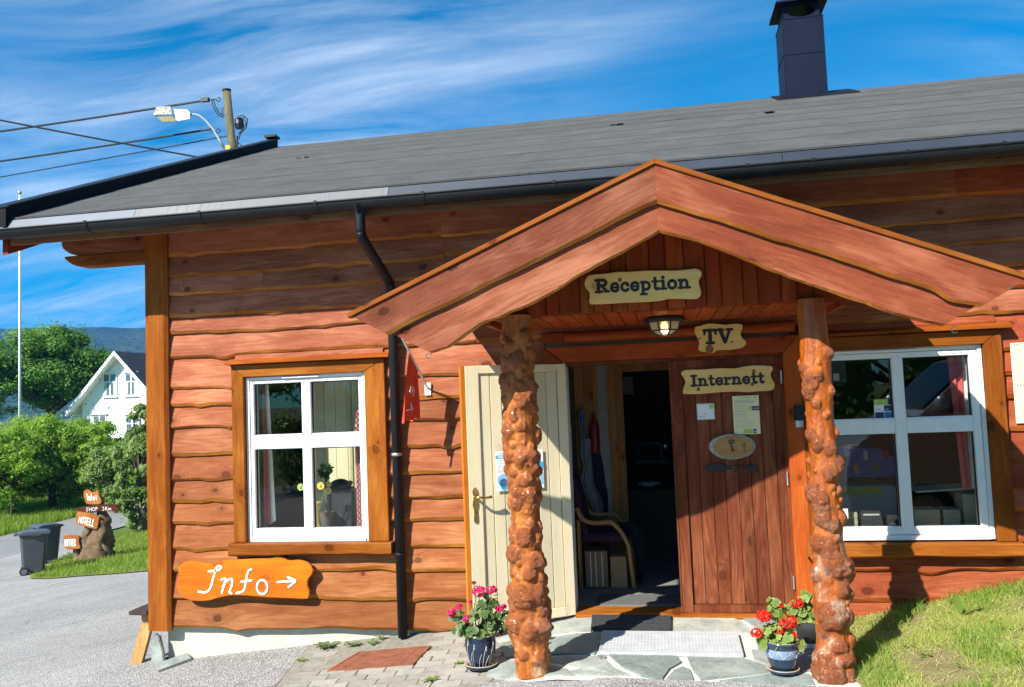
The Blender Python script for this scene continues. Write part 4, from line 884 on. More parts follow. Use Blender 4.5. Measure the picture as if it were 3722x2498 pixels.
# ------------------------------------------------------------------ lettering by strokes
def arc(cx, cy, rx, ry, a0, a1, n=14): return [(cx + rx * math.cos(math.radians(a0 + (a1 - a0) * i / n)), cy + ry * math.sin(math.radians(a0 + (a1 - a0) * i / n))) for i in range(n + 1)]
GLY = {   # heavy slab-serif letters: (advance, [(width, points)])
 'R': (1.02, [(.19, [(.22, .05), (.22, .95)]), (.15, [(.02, .07), (.46, .07)]), (.15, [(.02, .93), (.30, .93)]), (.18, [(.22, .92), (.52, .92)] + arc(.54, .72, .22, .20, 80, -80, 8) + [(.24, .50)]), (.18, [(.50, .48), (.66, .22), (.76, .10)]), (.13, [(.66, .07), (.96, .07)])]),
 'T': (.98, [(.20, [(.46, .05), (.46, .93)]), (.16, [(.03, .92), (.89, .92)]), (.13, [(.08, .92), (.07, .66)]), (.13, [(.84, .92), (.85, .66)]), (.15, [(.22, .07), (.70, .07)])]),
 'V': (1.05, [(.20, [(.17, .94), (.48, .10)]), (.15, [(.84, .94), (.52, .10)]), (.14, [(.0, .93), (.38, .93)]), (.14, [(.62, .93), (1.0, .93)])]),
 'I': (.56, [(.20, [(.24, .05), (.24, .95)]), (.15, [(.02, .07), (.46, .07)]), (.15, [(.02, .93), (.46, .93)])]),
 'e': (.70, [(.17, arc(.34, .34, .25, .28, -35, -325, 20)), (.13, [(.14, .34), (.58, .34)])]),
 'c': (.66, [(.17, arc(.34, .34, .25, .28, -40, -310, 18)), (.19, [(.50, .50), (.52, .47)])]),
 'o': (.74, [(.17, arc(.35, .34, .25, .28, 90, 452, 24))]),
 'p': (.78, [(.17, [(.18, .62), (.18, -.26)]), (.13, [(.0, -.27), (.42, -.27)]), (.13, [(.02, .61), (.18, .61)]), (.16, arc(.38, .34, .24, .27, 150, -150, 18))]),
 't': (.54, [(.17, [(.22, .86), (.22, .22)] + arc(.34, .20, .12, .14, 190, 320, 6)), (.13, [(.03, .62), (.46, .62)])]),
 'i': (.46, [(.17, [(.22, .62), (.22, .06)]), (.13, [(.03, .06), (.42, .06)]), (.13, [(.06, .62), (.22, .62)]), (.20, [(.21, .88), (.22, .885)])]),
 'n': (.84, [(.17, [(.18, .62), (.18, .06)]), (.13, [(.02, .62), (.18, .62)]), (.13, [(.01, .06), (.35, .06)]), (.16, [(.19, .42), (.28, .56), (.42, .62), (.54, .58), (.60, .46), (.60, .06)]), (.13, [(.46, .06), (.79, .06)])]),
 'r': (.62, [(.17, [(.18, .62), (.18, .06)]), (.13, [(.02, .62), (.18, .62)]), (.13, [(.01, .06), (.38, .06)]), (.14, [(.19, .40), (.28, .55), (.44, .60)]), (.19, [(.47, .54), (.48, .54)])]),
}
def ribbon(mb, pts, w, yf, yb, fn, mi=0):
    p = [Vector(q) for q in pts]; n = len(p); Lf = []; Rt = []
    for i in range(n):
        t = (p[min(n - 1, i + 1)] - p[max(0, i - 1)])
        t = t.normalized() if t.length > 1e-9 else Vector((1, 0)); nn = Vector((-t.y, t.x)); Lf.append(p[i] + nn * w / 2); Rt.append(p[i] - nn * w / 2)
    t0 = (p[0] - p[1]).normalized(); t1 = (p[-1] - p[-2]).normalized(); r = w / 2
    closed = (p[0] - p[-1]).length < 1e-4
    cap0 = [] if closed else [p[0] + Vector((t0.x * math.cos(a) - t0.y * math.sin(a), t0.y * math.cos(a) + t0.x * math.sin(a))) * r for a in np.linspace(-1.2, 1.2, 5)]
    cap1 = [] if closed else [p[-1] + Vector((t1.x * math.cos(a) - t1.y * math.sin(a), t1.y * math.cos(a) + t1.x * math.sin(a))) * r for a in np.linspace(-1.2, 1.2, 5)]
    vs = []
    for y in (yf, yb):
        for q in Lf + Rt + cap0 + cap1: x, z = fn(q.x, q.y); vs.append((x, y, z))
    m = len(Lf) * 2 + len(cap0) + len(cap1); fs = []
    for o, s in ((0, 1), (m, -1)):
        for i in range(n - 1): fs.append((o + i, o + i + 1, o + n + i + 1, o + n + i)[::s])
        if not closed:
            fs.append(tuple([o] + [o + 2 * n + k for k in range(5)][::1] + [o + n])[::s]); fs.append(tuple([o + n + n - 1] + [o + 2 * n + 5 + k for k in range(5)] + [o + n - 1])[::s])
    for i in range(n - 1): fs += [(i, i + 1, m + i + 1, m + i), (n + i, n + i + 1, m + n + i + 1, m + n + i)]
    mb.add(vs, fs, mi)
def word(text, x0, z0, x1, z1, cap, y, mat, parent, name='lettering', gap=.02, depth=.004, slant=0.0):
    adv = sum(GLY[c][0] + gap for c in text) - gap; ln = math.hypot(x1 - x0, z1 - z0); sx = ln / (adv * 1.0); ux, uz = (x1 - x0) / ln, (z1 - z0) / ln
    cur = 0; k = 0
    for ch_ in text:
        a, st = GLY[ch_]; mb = MB()
        for w_, pts in st:
            pts2 = [((cur + px) * sx, pz * cap) for px, pz in pts]
            ribbon(mb, pts2, w_ * (sx + cap) / 2 * 1.3, y - .0004 * k, y + depth, lambda u, v: (x0 + u * ux - v * uz, z0 + u * uz + v * ux)); k = (k + 1) % 7
        cur += a + gap; mb.build('letter', mat, parent, fix=False)
def plaque(name, label, outline, Y, th, mats, k=4, bev=.006, cat='sign'):
    pts = [P(x, y, Y) for x, y in outline]; pol = smooth_closed([(p.x, p.z) for p in pts], k)
    T = thing(name, label, cat, (sum(p.x for p in pts) / len(pts), Y + th, min(p.z for p in pts)))
    MB().prism(pol, Y, Y + th, 0, 1).build('board', mats, T, bevel=bev)
    return T
def cv(l, ox, oy, sc): return [((ox + x / sc) / 1.59332, (oy + y / sc) / 1.59332) for x, y in l]
def p1(x, y, ox, oy, sc, Y): q = cv([(x, y)], ox, oy, sc)[0]; return P(q[0], q[1], Y)
# Reception
YR = -1.160
o = cv([(150, 330), (175, 265), (230, 228), (400, 215), (540, 196), (700, 192), (900, 180), (1050, 178), (1250, 178), (1400, 165), (1500, 155), (1560, 185), (1570, 235), (1545, 280), (1535, 320), (1545, 370), (1562, 430), (1555, 480), (1510, 520), (1400, 522), (1250, 520), (1150, 525), (1060, 545), (850, 560), (600, 570), (400, 582), (230, 585), (205, 560), (212, 500), (205, 440), (170, 400), (152, 365)], 2080, 930, 3.3386)
T = plaque('wooden_sign', 'pale pine sign reading Reception on the porch gable', o, YR, .03, [W_SIGN, W_SIGN_E])
a, b = p1(283, 452, 2080, 930, 3.3386, YR), p1(1437, 392, 2080, 930, 3.3386, YR); c = p1(300, 287, 2080, 930, 3.3386, YR)
word('Reception', a.x, a.z, b.x, b.z, c.z - a.z, YR - .001, M_INK, T)
M_KNOT = plain('knot_wood', (.20, .085, .03), .5, 0, .3, 30)
def knot(px_, py_, ox, oy, sc, Y, r, T):
    q = p1(px_, py_, ox, oy, sc, Y); MB().sphere((q.x, Y, q.z), r, 12, 0, (1, .12, 1.15)).build('knot', M_KNOT, T, smooth=True)
knot(578, 292, 2080, 930, 3.3386, YR - .0, .013, T)
# TV
YT = -.150
o = cv([(1485, 905), (1500, 860), (1560, 850), (1640, 822), (1760, 825), (1850, 835), (1960, 825), (2050, 830), (2068, 870), (2045, 940), (2060, 990), (2110, 1045), (2095, 1090), (2030, 1125), (1900, 1140), (1760, 1145), (1735, 1165), (1670, 1188), (1610, 1165), (1560, 1160), (1530, 1130), (1540, 1070), (1530, 1010), (1500, 960)], 2080, 930, 3.3386)
T = plaque('wooden_sign', 'small pale pine sign reading TV above the doors', o, YT, .03, [W_SIGN, W_SIGN_E])
a, b = p1(1597, 1072, 2080, 930, 3.3386, YT), p1(1955, 1058, 2080, 930, 3.3386, YT); c = p1(1600, 893, 2080, 930, 3.3386, YT)
word('TV', a.x, a.z, b.x, b.z, c.z - a.z, YT - .001, M_INK, T)
knot(1665, 1135, 2080, 930, 3.3386, YT, .030, T); knot(1938, 1045, 2080, 930, 3.3386, YT, .008, T); knot(1550, 1003, 2080, 930, 3.3386, YT, .008, T)
# Internett
YI = -.070
o = cv([(170, 580), (200, 550), (330, 545), (480, 535), (600, 535), (720, 515), (800, 512), (905, 518), (915, 545), (900, 580), (910, 620), (930, 660), (925, 700), (890, 718), (800, 722), (720, 730), (640, 725), (520, 728), (400, 738), (300, 745), (200, 745), (182, 735), (190, 690), (205, 650), (190, 610)], 2400, 1100, 2.24)
T = plaque('wooden_sign', 'long pale pine sign reading Internett on the dark door', o, YI, .028, [W_SIGN, W_SIGN_E])
a, b = p1(253, 683, 2400, 1100, 2.24, YI), p1(852, 655, 2400, 1100, 2.24, YI); c = p1(256, 592, 2400, 1100, 2.24, YI)
word('Internett', a.x, a.z, b.x, b.z, c.z - a.z, YI - .001, M_INK, T)
knot(310, 705, 2400, 1100, 2.24, YI, .014, T); knot(760, 560, 2400, 1100, 2.24, YI, .014, T); knot(748, 665, 2400, 1100, 2.24, YI, .013, T)
# Info
YF = -.118
o = cv([(248, 920), (262, 860), (255, 810), (300, 772), (360, 768), (450, 782), (560, 765), (700, 755), (840, 748), (885, 738), (920, 745), (960, 765), (1020, 762), (1080, 780), (1110, 820), (1108, 850), (1085, 880), (1078, 920), (1090, 960), (1085, 1000), (1060, 1010), (950, 1005), (820, 1000), (700, 990), (600, 988), (520, 1000), (450, 1020), (360, 1022), (300, 1005), (262, 970)], 500, 1600, 1.746)
T = plaque('wooden_sign', 'orange lacquered sign reading Info with an arrow, below the left window', o, YF, .035, [W_INFO, W_EDGE])
k = 0; STR = ([(452, 832), (475, 830), (505, 826), (528, 815), (530, 803), (515, 798), (503, 808), (493, 835), (480, 880), (466, 930), (450, 955), (425, 966), (388, 960)],
           [(533, 884), (560, 880), (549, 920), (536, 970)], [(542, 932), (566, 895), (590, 880), (603, 890), (597, 930), (584, 962), (598, 972)],
           [(724, 820), (708, 826), (698, 850), (688, 900), (680, 940), (664, 962), (628, 970)], [(660, 897), (726, 890)],
           arc(792, 932, 33, 45, 80, 440, 20), [(890, 900), (1000, 893)], [(955, 870), (985, 882), (1004, 893), (985, 912), (960, 932)])
for grp_ in ((0,), (1, 2), (3, 4), (5,), (6, 7)):
  mb = MB()
  for st in [STR[q_] for q_ in grp_]:
    w3 = [p1(x, y, 500, 1600, 1.746, YF) for x, y in st]; pts = [(q.x, q.z) for q in w3]
    if len(pts) > 3: pts = smooth_open(pts, 3) if math.dist(pts[0], pts[-1]) > .003 else pts
    ribbon(mb, pts, .016, YF - .004 - .0004 * k, YF + .004, lambda u, v: (u, v)); k += 1
  mb.build('letter', M_WPAINT, T, fix=False)
# ------------------------------------------------------------------ papers and stickers (flat print on thin sheets)
def font_mesh(text, size, mat):
    cu = bpy.data.curves.new('print', 'FONT'); cu.body = text; cu.size = size; cu.resolution_u = 2
    ob = bpy.data.objects.new('print', cu); COL.objects.link(ob); dg = bpy.context.evaluated_depsgraph_get(); dg.update()
    me = bpy.data.meshes.new_from_object(ob.evaluated_get(dg)); bpy.data.objects.remove(ob); me.name = 'print'
    me.materials.clear(); me.materials.append(mat); return me
PC = {n: plain('print_' + n, c, .55, 0, .04) for n, c in dict(white=(.78, .80, .80), yellow=(.68, .60, .24), pale_yellow=(.80, .74, .42), navy=(.015, .03, .12), blue=(.02, .18, .42), cyan=(.03, .36, .60), red=(.55, .03, .025), orange=(.75, .35, .04), grey=(.35, .35, .30), lime=(.45, .55, .12), black=(.012, .012, .012), teal=(.02, .28, .32), green=(.06, .17, .03), skyblue=(.25, .48, .68)).items()}
def sheet(name, label, x0, x1, z0, z1, Y, mat, items, cat='notice', M=I4, th=.002, group=None):
    """items: ('r', u0,v0,u1,v1, colour) rectangles, ('t', u,v,size, text, colour), ('l', n, u0,u1,v0,v1, colour) rows of small print, ('c', u,v,r,colour) discs; u,v from the lower left"""
    base = M @ Vector(((x0 + x1) / 2, Y, z0)); T = thing(name, label, cat, base, group)
    MB().box(x0, x1, Y - th, Y, z0, z1).build('paper', mat, T, M=M)
    w_, h = x1 - x0, z1 - z0; d = Y - th - .0006
    for it in items:
        if it[0] == 'r': MB().box(x0 + it[1] * w_, x0 + it[3] * w_, d - it[6] if len(it) > 6 else d, Y - th + .0004, z0 + it[2] * h, z0 + it[4] * h).build('print', PC[it[5]], T, M=M)
        elif it[0] == 'c':
            pol = [(x0 + it[1] * w_ + it[3] * math.cos(2 * math.pi * k / 16), z0 + it[2] * h + it[3] * math.sin(2 * math.pi * k / 16)) for k in range(16)]
            MB().prism(pol, d - .0006, Y - th + .0004).build('print', PC[it[4]], T, M=M)
        elif it[0] == 't':
            me = font_mesh(it[4], it[3], PC[it[5]]); o_ = link('print', me, T, M @ Matrix.Translation((x0 + it[1] * w_, d - .0012, z0 + it[2] * h)) @ Matrix.Rotation(math.pi / 2, 4, 'X'))
        elif it[0] == 'l':
            mb = MB(); n = it[1]
            for i in range(n):
                z = z0 + (it[4] + (it[5] - it[4]) * (i + .5) / n) * h; x = x0 + it[2] * w_; xe = x0 + (it[3] - U(0, .22) * (it[3] - it[2])) * w_
                while x < xe: q = U(.008, .022); mb.box(x, min(xe, x + q), d, Y - th + .0003, z - h * .004, z + h * .005); x += q + .004
            mb.build('print', PC[it[6]], T, fix=False, M=M)
    return T
def rect(ax, ay, bx, by, ox, oy, sc, Y):
    a, b = p1(ax, ay, ox, oy, sc, Y), p1(bx, by, ox, oy, sc, Y); return a.x, b.x, b.z, a.z
YD = -.0275
r = rect(295, 825, 445, 950, 2400, 1100, 2.24, YD)
sheet('door_sticker', 'small white square sticker reading NHO Reiseliv on the dark door', *r, YD, PC['white'], [('r', .03, .03, .97, .97, 'skyblue'), ('r', .06, .06, .94, .94, 'white', .0008), ('c', .50, .62, .0115, 'teal'), ('c', .47, .66, .006, 'skyblue'), ('r', .70, .66, .97, .97, 'lime', .0012), ('t', .32, .33, .012, 'NHO', 'navy'), ('t', .13, .14, .0135, 'REISELIV', 'black')], 'sticker')
r = rect(585, 762, 818, 1068, 2400, 1100, 2.24, YD)
sheet('door_notice', 'yellowish printed notice with a dark blue CAMP box on the dark door', *r, YD, PC['pale_yellow'], [('l', 3, .30, .75, .93, .975, 'grey'), ('l', 5, .06, .90, .80, .90, 'grey'), ('l', 9, .06, .62, .42, .76, 'grey'), ('l', 6, .08, .94, .16, .40, 'grey'), ('r', .55, .61, .70, .72, 'yellow', .0008), ('r', .71, .61, .998, .72, 'navy', .0008), ('t', .725, .635, .020, 'CAMP', 'white'), ('r', .36, .02, .70, .13, 'lime', .0008), ('r', .73, .02, .85, .13, 'navy', .0008), ('t', .735, .04, .020, 'MP', 'white'), ('r', .80, .925, .93, .965, 'white', .0008), ('r', .85, .925, .868, .965, 'navy', .0012), ('r', .80, .940, .93, .950, 'navy', .0012)])
# leaflets on the open cream door
sheet('door_leaflet', 'blue and white leaflet on the cream door, left of the burled post', -.615, -.425, .985, 1.285, -.0465, PC['white'], [('r', .0, .82, 1, .90, 'cyan'), ('r', .10, .845, .34, .875, 'white', .0008), ('r', .42, .845, .62, .875, 'white', .0008), ('r', .70, .845, .95, .875, 'white', .0008), ('l', 6, .06, .55, .55, .80, 'grey'), ('l', 3, .06, .5, .46, .54, 'grey'), ('c', .82, .66, .035, 'black'), ('c', .30, .27, .050, 'skyblue'), ('c', .30, .20, .034, 'blue'), ('c', .80, .16, .030, 'green'), ('r', .60, .34, 1, .42, 'cyan'), ('c', .32, .10, .026, 'cyan'), ('r', .15, .935, .42, .95, 'grey', .0006)], 'leaflet', H)
sheet('door_leaflet', 'blue and white leaflet on the cream door, right of the burled post', -.415, -.225, .985, 1.285, -.0465, PC['white'], [('c', .86, .60, .030, 'cyan'), ('r', .5, .1, .98, .40, 'skyblue'), ('l', 6, .06, .75, .55, .85, 'grey'), ('c', .2, .3, .05, 'green')], 'leaflet', H)
# notices right of the right window
for zz0, zz1, lab in ((1.655, 1.945, 'upper yellow printed notice beside the right window, at the picture edge'), (1.365, 1.653, 'lower yellow printed notice beside the right window, at the picture edge')):
    sheet('wall_notice', lab, 2.492, 2.79, zz0, zz1, -.066, PC['pale_yellow'], [('l', 3, .35, .8, .90, .96, 'grey'), ('l', 6, .08, .92, .66, .86, 'grey'), ('l', 8, .08, .92, .30, .62, 'grey'), ('l', 4, .08, .92, .12, .26, 'grey'), ('r', .42, .03, .62, .09, 'navy', .0008), ('c', .09, .95, .005, 'black'), ('c', .16, .95, .005, 'black')], group='notices beside the right window')
# ------------------------------------------------------------------ oval plaque with keys, black key ornament
q = p1(585, 1172, 2400, 1100, 2.24, YD); e0 = p1(395, 1172, 2400, 1100, 2.24, YD); rx = (q.x - e0.x); rzz = abs(p1(585, 1068, 2400, 1100, 2.24, YD).z - q.z)
T = thing('key_plaque', 'oval wood slice with bark rim and an old key on the dark door', 'plaque', (q.x, YD, q.z - rzz))
el = [(q.x + rx * math.cos(a) * (1 + .03 * nz(a, 3, 2)), q.z + rzz * math.sin(a) * (1 + .04 * nz(a, 5, 2))) for a in np.linspace(0, 2 * math.pi, 40, endpoint=False)]
MB().prism(el, YD - .020, YD).build('bark_rim', stone('birch_bark', (.5, .48, .43), (.22, .19, .16), (.65, .62, .56), 30, .6), T, bevel=.006)
MB().prism([(q.x + .008 + (x - q.x) * .86, q.z + (z - q.z) * .86) for x, z in el], YD - .0225, YD - .019).build('cut_face', wood('slice_face', (.40, .215, .09), (.32, .16, .06), (.48, .30, .14), 'X', .55, .4, .8, .3), T)
def keyshape(mb, cx, cz, s, Y, up=True, w_=.007):
    ribbon(mb, arc(cx, cz + s * .78, s * .22, s * .14, 0, 360, 18), w_, Y - .006, Y, lambda u, v: (u, v)); ribbon(mb, [(cx, cz + s * .64), (cx + s * .02, cz)], w_ * 1.2, Y - .0066, Y, lambda u, v: (u, v)); ribbon(mb, [(cx + s * .02, cz + s * .03), (cx + s * .18, cz + s * .03)], w_ * 1.6, Y - .0072, Y, lambda u, v: (u, v))
kq = p1(580, 1205, 2400, 1100, 2.24, YD); mb = MB(); keyshape(mb, kq.x, kq.z, .088, YD - .023); mb.build('old_key', M_IRON, T, fix=False)
kq = p1(680, 1208, 2400, 1100, 2.24, YD); mb = MB(); keyshape(mb, kq.x, kq.z, .066, YD - .023, True, .003); mb.build('small_key', plain('rusty_key', (.25, .14, .05), .5, .5), T, fix=False)
a, b = p1(350, 1345, 2400, 1100, 2.24, YD), p1(790, 1345, 2400, 1100, 2.24, YD)
T = thing('key_ornament', 'large black iron key ornament lying sideways on the dark door', 'ornament', ((a.x + b.x) / 2, YD, a.z - .06))
Lk = b.x - a.x; X = lambda u: a.x + u * Lk; Zk = a.z
out_ = [(0, .0), (.02, .035), (.07, .045), (.10, .09), (.18, .135), (.27, .14), (.35, .11), (.42, .06), (.50, .045), (.58, .05), (.64, .035), (.80, .03), (.99, .04), (1.0, -.16), (.96, -.165), (.94, -.12), (.90, -.12), (.88, -.16), (.84, -.15), (.84, -.04), (.64, -.035), (.50, -.05), (.42, -.07), (.35, -.12), (.27, -.15), (.17, -.14), (.10, -.10), (.06, -.05), (.02, -.04)]
MB().prism([(X(u), Zk + v * .55 * Lk * 1.1) for u, v in out_], YD - .012, YD - .001).build('key', M_IRON, T, bevel=.003)
for k in range(6): aa = k * math.pi / 3; MB().sphere((X(.235) + .022 * math.cos(aa), YD - .012, Zk + .022 * math.sin(aa)), .007, 8).build('rivet', M_RUBBER, T)
MB().sphere((X(.555), YD - .013, Zk + .003), .005, 8).build('screw', M_STEEL, T)
# ------------------------------------------------------------------ porch lantern (lit)
Lc = (.035, -.60, 2.226)
T = thing('porch_lantern', 'lit black lantern with frosted panes under the porch ceiling', 'lamp', (Lc[0], Lc[1], 2.085))
M_FROST, t_, b_ = new_mat('frosted_lamp_glass'); b_.inputs['Base Color'].default_value = (.26, .24, .20, 1); b_.inputs['Roughness'].default_value = .5; b_.inputs['Transmission Weight'].default_value = .75
b_.inputs['IOR'].default_value = 1.1; b_.inputs['Emission Color'].default_value = (1, .8, .42, 1); b_.inputs['Emission Strength'].default_value = .03
M_BULB, t_, b_ = new_mat('lamp_bulb'); b_.inputs['Base Color'].default_value = (1, .85, .5, 1); b_.inputs['Emission Color'].default_value = (1, .70, .22, 1); b_.inputs['Emission Strength'].default_value = 4
MB().lathe([(.115, 0), (.150, -.012), (.150, -.026), (.128, -.040)], (Lc[0], Lc[1], 2.2255), 8).build('top_rim', M_IRON, T)
R1, R2, R3 = .118, .100, .045; n = 8; zt, zm, zb_ = 2.186, 2.128, 2.096
ang = [2 * math.pi * (k + .5) / n for k in range(n)]
pt = lambda r, z, a: (Lc[0] + r * math.cos(a), Lc[1] + r * math.sin(a), z)
for k in range(n):
    a0, a1 = ang[k], ang[(k + 1) % n]
    MB().add([pt(R1 * .96, zt, a0), pt(R1 * .96, zt, a1), pt(R2 * .96, zm, a1), pt(R2 * .96, zm, a0)], [(0, 1, 2, 3)]).build('lamp_pane', M_FROST, T, fix=False)
    MB().add([pt(R2 * .96, zm, a0), pt(R2 * .96, zm, a1), pt(R3 * .96, zb_, a1), pt(R3 * .96, zb_, a0)], [(0, 1, 2, 3)]).build('lamp_pane', M_FROST, T, fix=False)
    MB().tube([pt(R1, zt, a0), pt(R2, zm, a0), pt(R3, zb_, a0)], .0055, 6).tube([pt(R2, zm, a0), pt(R2, zm, a1)], .0055, 6).tube([pt(R3, zb_, a0), pt(R3, zb_, a1)], .005, 6).build('lamp_bar', M_IRON, T)
MB().sphere((Lc[0], Lc[1], 2.160), .026, 12, 0, (1, 1, 1.1)).build('bulb', M_BULB, T, smooth=True)
pl_ = bpy.data.lights.new('lantern_light', 'POINT'); pl_.energy = .5; pl_.color = (1, .72, .35); pl_.shadow_soft_size = .03
po = link('lantern_light', pl_, T, Matrix.Translation((Lc[0], Lc[1], 2.118)))
# ------------------------------------------------------------------ flag on its little pole
T = thing('banner_flag', 'small red banner on a white pole behind the downpipe', 'flag', (-1.886, -.05, 1.74))
MB().box(-1.915, -1.862, -.066, -.052, 1.738, 1.842).build('wall_plate', M_WHITE, T, bevel=.003)
tip = Vector((-1.93, -.66, 2.23)); b0 = Vector((-1.886, -.06, 1.79))
MB().tube([b0, tip], .009, 10).build('flag_pole', M_WHITE, T)
M_RED = plain('red_flag_cloth', (.66, .055, .022), .6, 0, .12, 8)
vs = []; nu, nv = 12, 16
for i in range(nu + 1):
    for j in range(nv + 1):
        s = .36 + .30 * i / nu; top = b0.lerp(tip, s); zbm = 1.56 - .02 * (i / nu) + .01 * math.sin(i); v = j / nv
        vs.append((top.x - .02 * v + .022 * math.sin(i * .9 + v * 2.2) * v - .05 * v * (i / nu), top.y + .02 * v * math.cos(i), top.z - .006 + (zbm - top.z) * v))
MB().add(vs, [(i * (nv + 1) + j, i * (nv + 1) + j + 1, (i + 1) * (nv + 1) + j + 1, (i + 1) * (nv + 1) + j) for i in range(nu) for j in range(nv)]).build('flag_cloth', M_RED, T, smooth=True, fix=False)
mb = MB()                                                    # faded white script on the cloth
def onflag(u, v):
    i, j = u * nu, v * nv; i0, j0 = min(nu - 1, int(i)), min(nv - 1, int(j)); fi, fj = i - i0, j - j0
    g = lambda a, b: Vector(vs[a * (nv + 1) + b]); return (g(i0, j0) * (1 - fi) + g(i0 + 1, j0) * fi) * (1 - fj) + (g(i0, j0 + 1) * (1 - fi) + g(i0 + 1, j0 + 1) * fi) * fj + Vector((.004, -.002, 0))
for st in ([(.25, .46), (.45, .42), (.70, .46), (.72, .54), (.45, .58), (.25, .54), (.25, .46)], [(.35, .50), (.6, .47)], [(.35, .53), (.62, .51)], [(.3, .74), (.3, .84)], [(.4, .74), (.55, .80), (.4, .84)], [(.62, .73), (.62, .83), (.74, .83)]):
    mb.tube([onflag(*q_) for q_ in st], .0035, 5)
mb.build('flag_lettering', M_WPAINT, T, fix=False)
# ------------------------------------------------------------------ mats, scraper grate, drain cover
M_MAT = plain('dark_ribbed_mat', (.030, .032, .036), .95, 0, .3, 30, .6, 160)
def on_slab(mb): mb.v = [(x, y, z + float(gz(x, y))) for x, y, z in mb.v]; return mb
c4 = [PS(x, y, .012) for x, y in ((1351, 1405), (1531, 1404), (1530, 1440), (1348, 1437))]
mb = MB(); nb = 9
for k in range(nb):
    f0, f1 = (k + .06) / nb, (k + .80) / nb; A, Bq = c4[0].lerp(c4[3], f0), c4[1].lerp(c4[2], f0); Cq, Dq = c4[1].lerp(c4[2], f1), c4[0].lerp(c4[3], f1)
    mb.slab([(q.x, q.y) for q in (A, Bq, Cq, Dq)], .0165, .026)
mb.slab([(q.x, q.y) for q in c4], .0085, .0163)
tag(on_slab(mb).build('door_mat', M_MAT, base=True), 'dark grey ribbed door mat on the slates before the threshold', 'mat')
c4 = [PS(x, y, .012) for x, y in ((1381, 1443), (1686, 1446), (1693, 1497), (1366, 1490))]
x0, x1, y0, y1 = c4[3].x, (c4[1].x + c4[2].x) / 2, (c4[3].y + c4[2].y) / 2, (c4[0].y + c4[1].y) / 2
T = thing('scraper_grate', 'galvanised steel scraper grate set in the slate paving', 'grate', ((x0 + x1) / 2, (y0 + y1) / 2, -.06))
M_GALV = plain('bright_galvanised_steel', (.55, .56, .57), .5, .35, .1, 12)
on_slab(MB().box(x0, x1, y0, y0 + .012, .0, .026).box(x0, x1, y1 - .012, y1, .0, .026).box(x0, x0 + .012, y0 + .012, y1 - .012, .0, .026).box(x1 - .012, x1, y0 + .012, y1 - .012, .0, .026)).build('grate_frame', M_GALV, T)
mb = MB()
for k in range(40): xx = x0 + .012 + (x1 - x0 - .024) * (k + .5) / 40; mb.box(xx - .0016, xx + .0016, y0 + .012, y1 - .012, .013, .0235)
for k in range(13):
    yy = y0 + .012 + (y1 - y0 - .024) * (k + .5) / 13; mb.box(x0 + .012, x1 - .012, yy - .005, yy + .005, .013, .025)
tag(on_slab(mb).build('grate_mesh', M_GALV, T, fix=False), kind='stuff')
on_slab(MB().box(x0 + .001, x1 - .001, y0 + .001, y1 - .001, .0085, .0115)).build('grate_bed', plain('grate_dirt', (.20, .20, .19), .9), T)
M_RUST = plain('rusty_iron', (.23, .078, .040), .75, .1, .35, 9, .4, 80)
T = thing('drain_cover', 'rusty slatted drain cover in the concrete paving', 'drain cover', (DRC.x, -.29, float(gz(DRC.x, -.29))))
cs = [Vector((*q, 0)) for q in DR]
cs = [PG(752, 1531), PG(940, 1518), PG(979, 1477), PG(818, 1491)]
up = Vector((0, 0, 1))
def quad_bar(mb, a, b, c, d, z0, z1):
    mb.add([q + up * z0 for q in (a, b, c, d)] + [q + up * z1 for q in (a, b, c, d)], [(3, 2, 1, 0), (4, 5, 6, 7), (0, 1, 5, 4), (1, 2, 6, 5), (2, 3, 7, 6), (3, 0, 4, 7)])
def qp(u, v): return cs[0].lerp(cs[1], u).lerp(cs[3].lerp(cs[2], u), v)
nb = 15
for k in range(nb):
    mb = MB(); quad_bar(mb, qp(.02, (k + .22) / nb), qp(.98, (k + .22) / nb), qp(.98, (k + .74) / nb), qp(.02, (k + .74) / nb), -.02, .008); mb.build('slat', M_RUST, T)
mb = MB(); quad_bar(mb, qp(-.02, -.03), qp(1.02, -.03), qp(1.02, .0), qp(-.02, .0), -.03, .010); quad_bar(mb, qp(-.02, 1.0), qp(1.02, 1.0), qp(1.02, 1.03), qp(-.02, 1.03), -.03, .010)
quad_bar(mb, qp(-.02, .001), qp(.018, .001), qp(.018, .999), qp(-.02, .999), -.03, .010); quad_bar(mb, qp(.982, .001), qp(1.02, .001), qp(1.02, .999), qp(.982, .999), -.03, .010)
mb.build('cover_frame', M_RUST, T)
mb = MB()
for u in (.16, .84): quad_bar(mb, qp(u, .001), qp(u + .012, .001), qp(u + .012, .999), qp(u, .999), -.025, .0086)
mb.build('cross_bar', M_RUST, T)
mb = MB(); quad_bar(mb, qp(.02, .0), qp(.98, .0), qp(.98, 1), qp(.02, 1), -.034, -.026); mb.build('pit', M_RUBBER, T)
# ------------------------------------------------------------------ small fixtures
T = thing('ash_bin', 'small dark wall box with steel end between the dark door and the right post', 'wall box', (.99, -.16, 1.40))
MB().box(.955, 1.02, -.20, -.091, 1.44, 1.55).build('housing', M_RUBBER, T, bevel=.006)
MB().tube([(.985, -.15, 1.39), (.985, -.15, 1.44)], .03, 14).build('cylinder', M_STEEL, T)
